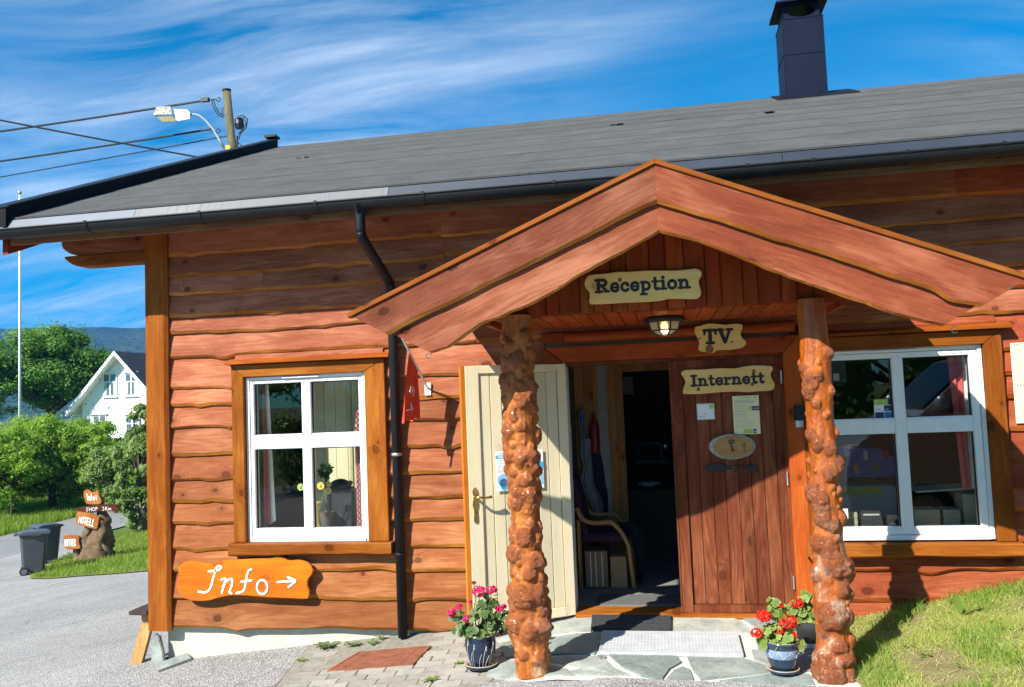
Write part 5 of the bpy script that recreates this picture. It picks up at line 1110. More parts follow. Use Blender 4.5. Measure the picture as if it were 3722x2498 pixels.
# slate pieces at the corner
sl_ = MB().add([tuple(PG(361, 1534)), tuple(PG(437, 1507)), tuple(PG(425, 1503)), tuple(PG(372, 1521)), tuple(PG(361, 1534) + up * .018), tuple(PG(437, 1507) + up * .02), tuple(PG(425, 1503) + up * .05), tuple(PG(372, 1521) + up * .045)], [(3, 2, 1, 0), (4, 5, 6, 7), (0, 1, 5, 4), (1, 2, 6, 5), (2, 3, 7, 6), (3, 0, 4, 7)])
tag(sl_.build('slate_piece', M_SLATE, base=True), 'flat slate shard lying on the asphalt at the building corner', 'slate')
zg = float(gz(-4.3, -.05))
sl_ = MB().prism([(-4.415, zg - .02), (-4.285, zg - .02), (-4.30, zg + .10), (-4.335, -.22), (-4.385, -.20), (-4.40, zg + .16)], -.07, -.03)
tag(sl_.build('slate_piece', M_SLATE, base=True, bevel=.006), 'upright slate leaning against the concrete under the corner boards', 'slate')
# bench by the gable side
T = thing('garden_bench', 'wooden bench with slanted plank legs beyond the left corner', 'bench', (-4.75, .5, float(gz(-4.75, .3))))
gzb = float(gz(-4.74, .2)); zs = gzb + .43
M_SEAT = wood('dark_bench_seat', (.06, .045, .04), (.035, .028, .025), (.10, .08, .07), 'Y', .55, .3, .8, .3)
for k in range(2): MB().box(-4.705 + .19 * k, -4.525 + .19 * k if k == 0 else -4.43, .05, 1.9, zs, zs + .035).build('seat_plank', M_SEAT, T, bevel=.004)
for yy in (.22, 1.6):
    MB().box(-4.66, -4.44, yy - .06, yy + .02, zs - .09, zs - .001).build('cross_beam', W_BENCH, T, bevel=.01)
    xa = -4.60; zb2 = float(gz(xa - .05, yy)) - .01
    MB().add([(xa - .03, yy - .10, zs - .091), (xa + .075, yy - .10, zs - .091), (xa + .075, yy - .061, zs - .091), (xa - .03, yy - .061, zs - .091), (xa - .105, yy - .16, zb2), (xa + .005, yy - .16, zb2), (xa + .005, yy - .115, zb2), (xa - .105, yy - .115, zb2)],
             [(0, 1, 2, 3), (7, 6, 5, 4), (0, 4, 5, 1), (1, 5, 6, 2), (2, 6, 7, 3), (3, 7, 4, 0)]).build('leg', W_BENCH, T)
# curved hooks under the bargeboard tips
for (px, py) in ((2178, 752), (978, 812)):
    q = P(px, py, -1.47); mb = MB(); mb.tube([(q.x + .018 * math.cos(a), q.y, q.z + .018 * math.sin(a)) for a in np.linspace(0, 5.6, 14)], .0025, 6); mb.build('hook', M_STEEL, B)
# ------------------------------------------------------------------ rooms behind the openings
M_FLOOR = plain('grey_interior_floor', (.20, .20, .19), .7, 0, .2, 8, .1)
MB().box(-4.23, 7.23, .161, 8.23, -.12, -.004).build('interior_floor', M_FLOOR, B)
MB().box(-4.23, 7.23, .161, 8.23, 2.42, 2.46).build('interior_ceiling', W_PINE_Z, B)
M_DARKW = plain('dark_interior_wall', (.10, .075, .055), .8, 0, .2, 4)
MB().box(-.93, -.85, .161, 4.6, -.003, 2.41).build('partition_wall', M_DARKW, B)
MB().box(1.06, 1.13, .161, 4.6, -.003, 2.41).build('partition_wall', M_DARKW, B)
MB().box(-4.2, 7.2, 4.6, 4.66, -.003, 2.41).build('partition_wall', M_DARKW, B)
PY = 1.45
def px_(x, y=900, Y=PY): return P(x, y, Y).x
for k in range(3): MB().box(-.848 + .09 * k, -.848 + .09 * k + .087, PY, PY + .02, 0, 2.41).build('panel_board', W_PINE_Z, B)
pc0, pc1, pf1 = px_(1363), px_(1385), px_(1421)
MB().box(pc0, pc1, PY - .02, PY + .03, 0, 2.41).build('pale_casing', plain('pale_inner_casing', (.36, .33, .30), .7), B)
for a, b_ in ((pc1 + .002, (pc1 + pf1) / 2), ((pc1 + pf1) / 2 + .004, pf1)): MB().box(a, b_, PY - .012, PY + .05, 0, 2.41).build('pine_frame', W_PINE_Z, B)
MB().box(pf1 + .002, 1.05, PY - .012, PY + .05, P(1480, 846, PY).z, 2.41).build('pine_frame', W_PINE_Z, B)
zc = P(1440, 1115, 2.6).z
MB().box(-.80, 1.0, 2.5, 3.0, zc - .05, zc).build('back_counter', W_GREY, B)
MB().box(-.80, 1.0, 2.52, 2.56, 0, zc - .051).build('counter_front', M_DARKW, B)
def std(name, label, cat, mb, mat, smooth=False, bevel=0, fix=True): return tag(mb.build(name, mat, base=True, smooth=smooth, bevel=bevel, fix=fix), label, cat)
q = P(1480, 1105, 2.62); std('white_bowl', 'shallow pale bowl on the counter inside the doorway', 'bowl', MB().lathe([(.05, 0), (.11, .03), (.14, .055), (.135, .055), (.05, .012)], (q.x, 2.7, zc + .001), 20), M_WHITE2, True)
q = P(1480, 1035, 2.8)
T = thing('sewing_machine', 'black old sewing machine on the shelf inside the doorway', 'sewing machine', (q.x, 2.85, zc + .26))
MB().box(-.75, .95, 2.75, 3.0, zc + .24, zc + .26).build('shelf', W_GREY, T)
MB().box(q.x - .16, q.x + .2, 2.78, 2.95, zc + .262, zc + .29).build('machine_base', M_IRON, T, bevel=.01)
MB().tube([(q.x + .14, 2.86, zc + .29), (q.x + .14, 2.86, zc + .45), (q.x + .08, 2.86, zc + .48), (q.x - .12, 2.86, zc + .47), (q.x - .13, 2.86, zc + .36)], .035, 10).build('machine_arm', M_IRON, T)
MB().tube([(q.x + .17, 2.86, zc + .44), (q.x + .20, 2.86, zc + .44)], .05, 14).build('hand_wheel', M_STEEL, T)
a, b = P(1413, 855, 4.4), P(1450, 905, 4.4)
T = thing('framed_picture', 'pale framed picture on the dark wall inside the doorway', 'picture', ((a.x + b.x) / 2, 4.58, b.z))
MB().box(a.x, b.x, 4.57, 4.598, b.z, a.z).build('frame', M_IRON, T); MB().box(a.x + .03, b.x - .03, 4.566, 4.5695, b.z + .03, a.z - .03).build('print', PC['white'], T)
# papers pinned on the left hall wall
for k, (y0, z0, h) in enumerate(((.45, 1.55, .28), (.75, 1.50, .30), (.5, 1.22, .25), (.8, 1.12, .28))):
    tag(MB().box(-.8495, -.846, y0, y0 + .21, z0, z0 + h).build('pinned_paper', M_WHITE2, base=True), ['upper near', 'upper far', 'lower near', 'lower far'][k] + ' paper pinned on the hall wall inside the doorway', 'paper')
tag(MB().box(-.62, .52, .20, .52, -.003, .006).build('entrance_mat', plain('grey_entrance_mat', (.10, .10, .10), .95, 0, .25, 40, .4, 200), base=True), 'grey entrance mat just inside the threshold', 'mat')
# hanging coats
def coat(name, label, Y, pts_l, pts_r, mat, th=.09, seed=1):
    n = 18; L_ = smooth_open(pts_l, 4); R_ = smooth_open(pts_r, 4); vs = []; m = 14
    for i in range(n + 1):
        f = i / n * (len(L_) - 1); a = L_[int(f)]; f2 = i / n * (len(R_) - 1); b = R_[int(f2)]
        A, Bq = P(*a, Y), P(*b, Y)
        for k in range(m + 1):
            u = k / m; q = A.lerp(Bq, u); bul = math.sin(math.pi * u) ** .6
            vs.append((q.x, Y - th * bul * (.5 + .5 * i / n) + .022 * math.sin(u * 19 + seed + i * .12) * bul + .01 * nz(i * .4, seed + u * 6), q.z))
    b0 = len(vs)
    mb = MB().add(vs, [(i * (m + 1) + k, i * (m + 1) + k + 1, (i + 1) * (m + 1) + k + 1, (i + 1) * (m + 1) + k) for i in range(n) for k in range(m)])
    mb.add([(x, Y + .012, z) for x, y, z in vs], [(i * (m + 1) + k, (i + 1) * (m + 1) + k, (i + 1) * (m + 1) + k + 1, i * (m + 1) + k + 1) for i in range(n) for k in range(m)])
    return tag(mb.build(name, mat, base=True, smooth=True, fix=False), label, 'coat')
zz = lambda l: cv(l, 2000, 1250, 1.567)
coat('hanging_coat', 'grey white jacket hanging inside the doorway', 1.36, zz([(165, 540), (165, 640), (185, 700), (165, 780), (215, 880), (250, 960)]), zz([(230, 540), (235, 640), (240, 700), (250, 800), (290, 900), (300, 980)]), plain('grey_white_cloth', (.24, .24, .26), .9, 0, .2, 10), .06, 1)
coat('hanging_coat', 'dark blue jacket hanging behind the grey white one', 1.39, zz([(228, 560), (235, 640), (245, 720), (255, 800), (300, 900), (300, 985)]), zz([(262, 560), (290, 640), (305, 720), (315, 800), (328, 860), (330, 985)]), plain('navy_cloth', (.014, .022, .06), .9, 0, .2, 10), .05, 4)
coat('hanging_coat', 'pale blue jacket hung high at the coat hooks inside the doorway', 1.37, zz([(160, 370), (155, 430), (165, 480), (170, 535)]), zz([(195, 370), (200, 430), (205, 480), (205, 535)]), plain('pale_blue_cloth', (.18, .22, .32), .9, 0, .2, 10), .05, 7)
q = P(*zz([(252, 520)])[0], 1.36)
T = thing('fire_extinguisher', 'red fire extinguisher on the wall inside the doorway', 'extinguisher', (q.x, 1.39, q.z - .2))
MB().lathe([(.04, 0), (.048, .02), (.048, .27), (.03, .31), (.014, .33), (.014, .36)], (q.x, 1.385, q.z - .18), 14).build('cylinder', plain('red_enamel', (.22, .012, .012), .4), T, smooth=True); MB().box(q.x - .03, q.x + .02, 1.37, 1.40, q.z + .181, q.z + .205).build('valve', M_IRON, T)
# armchair
nb0, nb1 = PZ(1327, 1342, 0), PZ(1447, 1346, 0); CY = (nb0.y + nb1.y) / 2
M_BEECH = wood('beech_bentwood', (.52, .30, .12), (.44, .24, .09), (.58, .36, .16), 'Z', .4, 0, .4, .2)
T = thing('armchair', 'bentwood armchair with dark purple seat inside the doorway', 'chair', ((nb0.x + nb1.x) / 2, CY + .25, 0))
tr = lambda l: [P(*c_, CY) for c_ in zz(l)]
for dy in (0, .50):
    sh = Vector((0, dy, 0))
    MB().tube([q + sh for q in tr([(147, 935), (165, 975), (180, 1010)])] + [Vector((nb0.x, CY + dy, .6)), Vector((nb0.x, CY + dy, 0))], .019, 8).build('leg', M_BEECH, T, smooth=True)
    arm = smooth_open([tuple(q + sh) for q in tr([(150, 935), (175, 985), (215, 1015), (280, 1020), (340, 1015), (375, 1040), (415, 1090), (445, 1150)])], 3) + [(nb1.x, CY + dy, 0.0)]
    MB().tube(arm, .019, 8).build('armrest', M_BEECH, T, smooth=True)
M_PURP = plain('dark_purple_fabric', (.055, .018, .045), .95, 0, .2, 30, .3)
MB().box(nb0.x + .01, nb1.x - .03, CY + .02, CY + .48, .40, .47).build('seat', M_PURP, T, bevel=.02)
MB().add([(nb0.x - .06, CY + .02, .95), (nb0.x - .06, CY + .48, .95), (nb0.x + .04, CY + .48, .45), (nb0.x + .04, CY + .02, .45), (nb0.x - .02, CY + .02, .95), (nb0.x - .02, CY + .48, .95), (nb0.x + .08, CY + .48, .45), (nb0.x + .08, CY + .02, .45)], [(0, 1, 2, 3), (7, 6, 5, 4), (0, 4, 5, 1), (1, 5, 6, 2), (2, 6, 7, 3), (3, 7, 4, 0)]).build('backrest', M_PURP, T, bevel=.01)
coat('draped_jacket', 'dark jacket draped over the armchair seat and front', CY + .30, zz([(380, 1020), (440, 1060), (470, 1150), (490, 1260), (495, 1380)]), zz([(500, 1015), (535, 1060), (540, 1150), (535, 1260), (520, 1385)]), plain('black_blue_cloth', (.012, .018, .028), .9, 0, .2, 10), .12, 9)
# boxes under the chair
M_CARD = plain('brown_cardboard', (.33, .19, .09), .85, 0, .12, 5); M_CARD2 = plain('tan_cardboard', (.46, .28, .13), .85, 0, .12, 5)
YB = CY + .06
a, b = P(*zz([(196, 1182)])[0], YB), P(*zz([(332, 1380)])[0], YB)
T = thing('cardboard_box', 'strapped brown cardboard box under the armchair, left one', 'box', ((a.x + b.x) / 2, YB + .15, 0))
MB().box(a.x, b.x, YB, YB + .34, .002, a.z).build('carton', M_CARD, T, bevel=.004)
for f in (.25, .48, .76): xx = a.x + f * (b.x - a.x); MB().box(xx - .004, xx + .004, YB - .003, YB - .0005, .01, a.z - .01).build('strap', M_WHITE2, T)
a, b = P(*zz([(340, 1200)])[0], YB - .02), P(*zz([(440, 1396)])[0], YB - .02)
T = thing('cardboard_box', 'plain tan cardboard box under the armchair front leg', 'box', ((a.x + b.x) / 2, YB + .15, 0))
MB().box(a.x, b.x, YB - .02, YB + .30, .002, a.z - .02).build('carton', M_CARD2, T, bevel=.004)
MB().add([(a.x, YB - .02, a.z - .02), (a.x, YB + .3, a.z - .02), (a.x + .05, YB + .3, a.z + .07), (a.x + .05, YB - .02, a.z + .05)], [(0, 1, 2, 3)]).build('flap', M_CARD2, T, fix=False)

# ---- left room seen through the left window
YPN = .58
for k in range(8):
    a = -3.18 + .112 * k; MB().box(a, a + .108, YPN, YPN + .02, 0, 2.41).build('panel_board', W_CREAMZ, B, color=(1, 1, 1))
for xx in (-2.82, -2.62): MB().box(xx, xx + .022, YPN - .012, YPN - .001, 0, 2.41).build('panel_batten', W_CREAMZ, B, color=(.8, .72, .6))
MB().box(-3.50, -2.43, .115, .30, .60, .625).build('inner_sill', M_WHITE, B)
zl = lambda l: cv(l, 880, 1300, 2.2404)
def curtain(name, label, Y, l, r, mats, waves=4):
    n = 20; m = 28; vs = []
    for i in range(n + 1):
        v = i / n; a = P(*zl([l[0]])[0], Y).lerp(P(*zl([l[1]])[0], Y), v); b = P(*zl([r[0]])[0], Y).lerp(P(*zl([r[1]])[0], Y), v)
        for k in range(m + 1): u = k / m; q = a.lerp(b, u); vs.append((q.x, Y + .014 * math.sin(u * waves * 2 * math.pi + v), q.z))
    fs = [(i * (m + 1) + k, i * (m + 1) + k + 1, (i + 1) * (m + 1) + k + 1, (i + 1) * (m + 1) + k) for i in range(n) for k in range(m)]
    mi = [(0 if k < m * .62 else 1) if len(mats) == 2 else 0 for i in range(n) for k in range(m)]
    return tag(MB().add(vs, fs, mi).build(name, mats, base=True, smooth=True, fix=False), label, 'curtain')
M_CRED = plain('red_curtain', (.55, .10, .10), .9, 0, .1, 20); M_CWHT = plain('white_curtain', (.80, .78, .74), .9, 0, .1, 20)
def checkmat():
    m, t, b = new_mat('red_white_check'); v = coords(t, rnd=False); ck = N(t, 'ShaderNodeTexChecker'); L(t, v, ck.inputs[0]); ck.inputs['Scale'].default_value = 42
    ck.inputs[1].default_value = (.55, .06, .07, 1); ck.inputs[2].default_value = (.72, .62, .6, 1); L(t, ck.outputs[0], b.inputs['Base Color']); b.inputs['Roughness'].default_value = .9; return m
curtain('curtain', 'dark red and white curtain behind the left panes of the left window', .14, ((160, 205), (172, 1395)), ((215, 205), (270, 1330)), [M_CRED, M_CWHT], 3)
curtain('curtain', 'red and white checked curtain at the right edge of the left window', .14, ((915, 560), (935, 1390)), ((985, 190), (985, 1390)), [checkmat()], 3)
# vase with yellow flowers
q = P(*zl([(612, 1390)])[0], .22); top = P(*zl([(625, 1175)])[0], .22)
T = thing('flower_vase', 'yellow vase of yellow flowers in the left window', 'vase', (q.x, .22, .626))
hv_ = top.z - .626
MB().lathe([(.026, 0), (.028, .02), (.018, .06), (.020, hv_ * .6), (.034, hv_ * .93), (.042, hv_), (.036, hv_ - .004), (.016, hv_ * .6)], (q.x, .22, .626), 18).build('vase', plain('yellow_glass', (.70, .50, .02), .25), T, smooth=True)
M_PET = plain('yellow_petals', (.82, .66, .16), .6, 0, .15, 40); M_PETG = plain('green_white_petals', (.55, .66, .25), .6, 0, .15, 40); M_YC = plain('flower_centre', (.80, .42, .02), .7)
M_STEM = plain('green_stem', (.08, .17, .03), .6)
for (fx, fy, rr, mt) in ((640, 1045, .036, M_PET), (700, 1085, .034, M_PET), (705, 1030, .026, M_PET), (478, 1055, .034, M_PETG)):
    c0 = P(*zl([(fx, fy)])[0], .19); mb = MB()
    for k in range(14):
        a = 2 * math.pi * k / 14; d = Vector((math.cos(a), 0, math.sin(a))); s = Vector((-math.sin(a), 0, math.cos(a)))
        mb.add([c0 + d * .008, c0 + d * rr * .7 + s * .011 + Vector((0, -.006, 0)), c0 + d * rr + Vector((0, -.002 + .004 * (k % 2), 0)), c0 + d * rr * .7 - s * .011 + Vector((0, -.006, 0))], [(0, 1, 2, 3)])
    mb.build('flower', mt, T, fix=False); MB().sphere((c0.x, c0.y - .006, c0.z), .011, 8, 0, (1, .5, 1)).build('flower_centre', M_YC, T, smooth=True)
    MB().tube([(c0.x, c0.y + .006, c0.z), ((c0.x + q.x) / 2, .21, (c0.z + top.z) / 2 - .02), (q.x, .22, .70)], .004, 6).build('stem', M_STEM, T)
# dark office chair and green plant in the left room
a, b = P(*zl([(715, 990)])[0], .44), P(*zl([(880, 1395)])[0], .44)
T = thing('office_chair', 'dark rounded office chair back seen through the left window', 'chair', ((a.x + b.x) / 2, .45, 0))
w_ = b.x - a.x; pol = [(a.x, .40), (a.x - .02, 1.0)] + [(a.x + w_ / 2 + (w_ / 2 + .01) * math.cos(t), a.z - .09 + .09 * math.sin(t)) for t in np.linspace(math.pi, 0, 12)] + [(b.x + .03, .9), (b.x + .02, .40)]
M_OFF = plain('black_office_fabric', (.013, .014, .018), .85, 0, .2, 20)
MB().prism(pol, .42, .48).build('backrest', M_OFF, T, bevel=.02)
MB().box(a.x - .1, b.x + .14, .30, .56, .33, .40).build('seat', M_OFF, T, bevel=.02); MB().tube([((a.x + b.x) / 2, .45, .33), ((a.x + b.x) / 2, .45, .0)], .025, 10).build('column', M_IRON, T)
def leafblob(mb, c, r, n, size, flat=1.0):
    for _ in range(n):
        d = Vector((random.gauss(0, 1), random.gauss(0, 1), random.gauss(0, 1))).normalized() * (U(.3, 1) ** .5); p = Vector(c) + Vector((d.x * r[0], d.y * r[1], d.z * r[2]))
        u = Vector((U(-1, 1), U(-1, 1), U(-1, .4))).normalized(); v = u.orthogonal().normalized(); s = size * U(.6, 1.2)
        mb.add([p - u * s * .5, p + v * s * .28 - u * s * .05, p + u * s * .5, p - v * s * .28 - u * s * .05], [(0, 1, 2, 3)])
q = P(*zl([(678, 930)])[0], .38); T = thing('potted_plant', 'green leafy houseplant behind the left window', 'plant', (q.x, .38, .626))
mb = MB(); leafblob(mb, (q.x, .39, q.z), (.07, .05, .07), 70, .06); mb.build('leaves', leafmat('houseplant_leaf', [(.02, .07, .045), (.04, .11, .06)], .2), T, fix=False)
MB().tube([(q.x, .39, q.z), (q.x, .39, .75)], .012, 8).lathe([(.05, 0), (.07, .12), (.06, .12)], (q.x, .39, .63), 14).build('plant_pot', M_DARKW, T)
# ---- right room: sill with brochures, till things, freezer
MB().box(1.145, 2.30, .115, .62, .555, .590).build('inner_sill', W_PINE_Z, B)
zr = lambda l: cv(l, 2980, 1200, 1.7426)
def stack(name, label, l, r, Y, dep, mat, jit=.004):
    a, b = P(*zr([l])[0], Y), P(*zr([r])[0], Y); z0 = .591; n = max(6, int((a.z - z0) / .007)); T = thing(name, label, 'brochures', ((a.x + b.x) / 2, Y + dep / 2, z0))
    h = (a.z - z0) / n
    for k in range(n):
        dx, dy = U(-jit, jit), U(-jit, jit); MB().box(a.x + dx, b.x - .004 + dx, Y + dy, Y + dep + dy, z0 + k * h, z0 + k * h + h * .82).build('booklet', mat, T)
    return T
M_BRO = plain('cream_paper_stack', (.40, .38, .27), .7, 0, .15, 30)
stack('brochure_stack', 'low cream brochure stack in the right window, lit by sun', (597, 1140), (772, 1250), .22, .2, M_BRO)
stack('brochure_stack', 'low brochure stack in the middle of the right window sill', (780, 1140), (900, 1250), .22, .2, M_BRO)
stack('brochure_stack', 'tall brochure stack at the right end of the window sill', (905, 1040), (1010, 1250), .22, .2, M_BRO)
a = P(*zr([(600, 1000)])[0], .30); b = P(*zr([(1000, 1040)])[0], .30)
tag(MB().add([(a.x, .26, a.z - .02), (b.x, .26, a.z), (b.x, .46, a.z + .015), (a.x, .46, a.z - .005), (a.x, .26, a.z - .032), (b.x, .26, a.z - .012), (b.x, .46, a.z + .003), (a.x, .46, a.z - .017)], [(0, 1, 2, 3), (7, 6, 5, 4), (0, 4, 5, 1), (1, 5, 6, 2), (2, 6, 7, 3), (3, 7, 4, 0)]).build('folded_map', M_BRO, base=True), 'loose folded maps lying across the brochure stacks', 'map')
stack('brochure_stack', 'cream brochure stack near the burled post in the right window', (140, 1155), (245, 1250), .24, .2, M_BRO)
for (l, r, lab) in (((255, 1150), (405, 1250), 'larger black card terminal on the right window sill'), ((420, 1175), (510, 1250), 'smaller black card terminal on the right window sill')):
    a, b = P(*zr([l])[0], .2), P(*zr([r])[0], .2); T = thing('card_terminal', lab, 'terminal', ((a.x + b.x) / 2, .24, .591), 'card terminals on the sill')
    MB().add([(a.x, .17, .5915), (b.x, .17, .5915), (b.x, .32, .5915), (a.x, .32, .5915), (a.x + .01, .22, a.z), (b.x - .01, .22, a.z), (b.x - .01, .32, a.z), (a.x + .01, .32, a.z)], [(3, 2, 1, 0), (4, 5, 6, 7), (0, 1, 5, 4), (1, 2, 6, 5), (2, 3, 7, 6), (3, 0, 4, 7)]).build('housing', M_IRON, T, bevel=.006)
    MB().add([(a.x + .02, .186, .62), (b.x - .02, .186, .62), (b.x - .024, .211, a.z - .02), (a.x + .024, .211, a.z - .02)], [(0, 1, 2, 3)]).build('screen', PC['grey'], T, fix=False)
a, b = P(*zr([(130, 745)])[0], 1.1), P(*zr([(495, 1110)])[0], 1.1)
T = thing('ice_cream_freezer', 'blue ice cream freezer with yellow stripe inside the right window', 'freezer', ((a.x + b.x) / 2, 1.4, 0))
M_FRZ = plain('freezer_blue', (.02, .09, .48), .35, 0, .2, 3)
MB().box(a.x - .5, b.x, 1.12, 1.8, 0, .80).build('cabinet', plain('freezer_white', (.5, .52, .55), .4), T, bevel=.02)
zy0, zy1 = P(*zr([(200, 1035)])[0], 1.1).z, P(*zr([(200, 1000)])[0], 1.1).z
MB().box(a.x - .5, b.x - .12, 1.105, 1.119, zy0, zy1).build('yellow_stripe', plain('freezer_yellow', (.85, .66, .03), .4), T)
bz0 = P(*zr([(200, 935)])[0], 1.1).z
MB().prism([(a.x - .5, bz0), (b.x, bz0), (b.x, a.z - .10), (b.x - .12, a.z - .02), (b.x - .35, a.z), (a.x - .5, a.z - .02)], 1.13, 1.2).build('header_board', M_FRZ, T)
for k in range(7):
    xx = a.x + .04 + .085 * k; zz2 = bz0 + (.07 if k % 2 else .19)
    MB().prism(smooth_closed([(xx - .014, zz2 - .035), (xx + .014, zz2 - .035), (xx + .016, zz2 + .028), (xx, zz2 + .045), (xx - .016, zz2 + .028)], 3), 1.124, 1.1295).build('ice_picture', PC[['red', 'orange', 'white', 'green', 'red', 'skyblue', 'orange'][k]], T)
def curtain2(name, label, Y, l, r, mats):
    n = 20; m = 28; vs = []
    for i in range(n + 1):
        v = i / n; a = P(*zr([l[0]])[0], Y).lerp(P(*zr([l[1]])[0], Y), v); b = P(*zr([r[0]])[0], Y).lerp(P(*zr([r[1]])[0], Y), v)
        for k in range(m + 1): u = k / m; q = a.lerp(b, u); vs.append((q.x, Y + .016 * math.sin(u * 7 * math.pi + v), q.z))
    return tag(MB().add(vs, [(i * (m + 1) + k, i * (m + 1) + k + 1, (i + 1) * (m + 1) + k + 1, (i + 1) * (m + 1) + k) for i in range(n) for k in range(m)], [0 if k < m * .55 else 1 for i in range(n) for k in range(m)]).build(name, mats, base=True, smooth=True, fix=False), label, 'curtain')
curtain2('curtain', 'red and white curtain tied at the right side of the right window', .16, ((805, 150), (905, 1000)), ((960, 150), (1010, 1000)), [M_CRED, M_CWHT])
# stickers on the right window
def onpane(l, r): a, b = P(*zr([l])[0], .0115), P(*zr([r])[0], .0115); return a.x, b.x, b.z, a.z
sheet('pane_sticker', 'green 113 emergency number sticker on the right window', *onpane((340, 440), (430, 472)), .0115, PC['lime'], [('t', .28, .18, .017, '113', 'black')], 'sticker')
T = sheet('pane_sticker', 'payment card stickers in four coloured fields on the right window', *onpane((342, 476), (468, 560)), .0115, PC['white'], [('r', .03, .55, .49, .96, 'white', .0008), ('r', .52, .55, .97, .96, 'navy', .0008), ('r', .03, .05, .49, .48, 'navy', .0008), ('r', .52, .05, .97, .48, 'blue', .0008), ('t', .09, .64, .017, 'VISA', 'navy'), ('t', .57, .64, .013, 'VISA', 'white'), ('c', .20, .26, .008, 'red'), ('c', .31, .26, .0078, 'orange'), ('c', .69, .26, .008, 'red'), ('c', .80, .26, .0078, 'cyan')], 'sticker')
sheet('pane_sticker', 'small white sticker reading REISELIV low in the right window', *onpane((125, 1132), (180, 1195)), .0115, PC['white'], [('c', .5, .72, .007, 'cyan'), ('t', .06, .30, .0090, 'REISELIV', 'navy'), ('l', 1, .3, .7, .12, .24, 'grey')], 'sticker')
sheet('window_poster', 'small dark poster at the top left of the right window', *onpane((75, 205), (176, 330)), .040, PC['black'], [('r', .1, .1, .5, .45, 'grey', .0006)], 'poster')

# ------------------------------------------------------------------ geraniums in glazed pots
def leaf_mesh(seed, mat):
    random.seed(seed); n = 14; vs = [(0, 0, .0)]
    for k in range(n):
        a = math.pi * 2 * (k + .5) / n; r = .5 * (1 + .10 * math.cos(5 * a) + .06 * math.cos(11 * a)) * (.55 if abs(a - math.pi * 1.5) < .25 else 1); vs.append((r * math.cos(a), r * math.sin(a), .16 * r * (1 + .5 * math.sin(3 * a + seed))))
    me = MB().add(vs, [(0, 1 + k, 1 + (k + 1) % n) for k in range(n)]).mesh('leaf', mat, True, False); return me
def leafcolmat(name, c0, c1, rim):
    m, t, b = new_mat(name); oi = N(t, 'ShaderNodeObjectInfo'); tc = N(t, 'ShaderNodeTexCoord')
    c = ramp(t, oi.outputs['Random'], [(0, c0), (.75, c1), (1.0, rim)])
    ln = N(t, 'ShaderNodeVectorMath', operation='LENGTH'); L(t, tc.outputs['Object'], ln.inputs[0])
    c = mixn(t, tm(t, 'MULTIPLY', ramp(t, ln.outputs['Value'], [(.25, 0.0), (.5, 1.0)]), .45), c, rim)
    L(t, c, b.inputs['Base Color']); b.inputs['Roughness'].default_value = .5; b.inputs['Specular IOR Level'].default_value = .3
    tr = N(t, 'ShaderNodeBsdfTranslucent'); L(t, c, tr.inputs[0]); mx = N(t, 'ShaderNodeMixShader'); mx.inputs[0].default_value = .3
    L(t, b.outputs[0], mx.inputs[1]); L(t, tr.outputs[0], mx.inputs[2]); L(t, mx.outputs[0], t.nodes['Material Output'].inputs[0]); return m
LM1 = leafcolmat('geranium_leaf_dark', (.045, .10, .030), (.085, .16, .045), (.17, .24, .07)); LM2 = leafcolmat('geranium_leaf_light', (.10, .18, .035), (.17, .26, .05), (.34, .38, .10))
LV1 = [leaf_mesh(s, LM1) for s in (1, 2, 3)]; LV2 = [leaf_mesh(s, LM2) for s in (4, 5, 6)]
def orient(p, d, s, spin):
    d = d.normalized(); q = d.to_track_quat('Z', 'Y'); return Matrix.Translation(p) @ q.to_matrix().to_4x4() @ Matrix.Rotation(spin, 4, 'Z') @ Matrix.Scale(s, 4)
def geranium(T, pot, clusters, nleaf, LV, heads, hmat, fdir=Vector((-.3, -1, .8))):
    """clusters: (centre, radii); leaves face outwards and up; stems rise from the pot"""
    for c, r in clusters:
        MB().tube([(pot.x + U(-.02, .02), pot.y, pot.z), (pot.x * .4 + c.x * .6, (pot.y + c.y) / 2, (pot.z + c.z) / 2), tuple(c)], [.006, .005, .003], 6).build('stem', M_STEM, T)
    tot = sum(r[0] * r[2] for c, r in clusters)
    for c, r in clusters:
        for _ in range(max(3, int(nleaf * r[0] * r[2] / tot))):
            d = Vector((random.gauss(0, 1), random.gauss(0, 1), random.gauss(0, 1))).normalized(); k = U(.45, 1) ; p = Vector((c.x + d.x * r[0] * k, c.y + d.y * r[1] * k, c.z + d.z * r[2] * k))
            n_ = (d + Vector((-.15, -.55, .75)) + Vector((U(-.6, .6), U(-.6, .6), U(-.4, .4)))); link('leaf', random.choice(LV), T, orient(p, n_, U(.038, .064), U(0, 6.28)))
    for c, r in heads:
        mb = MB()
        for _ in range(int(46 * (r / .04) ** 1.5) + 14):
            d = Vector((random.gauss(0, 1), random.gauss(0, 1), random.gauss(0, 1))).normalized(); p = c + Vector((d.x, d.y, d.z * .72)) * r * U(.75, 1.0)
            n_ = (d + Vector((U(-.5, .5), U(-.5, .5), U(-.5, .5)))).normalized(); u = n_.orthogonal().normalized(); v = n_.cross(u); s = U(.009, .014)
            mb.add([p - u * s, p + v * s * .8 + n_ * .003, p + u * s, p - v * s * .8 + n_ * .003], [(0, 1, 2, 3)])
        mb.build('flower_head', hmat, T, fix=False)
        MB().tube([tuple(c), ((c.x + pot.x) / 2 + (c.x - pot.x) * .15, (c.y + pot.y) / 2, (c.z + pot.z) / 2), tuple(pot)], .0032, 6).build('flower_stalk', M_STEM, T)
def petalmat(name, a, b):
    return leafmat(name, [a, b, a], .15, .55)
M_PINK = petalmat('magenta_petals', (.62, .006, .10), (.78, .03, .20)); M_SCAR = petalmat('scarlet_petals', (.66, .008, .006), (.78, .02, .012))
random.seed(5)
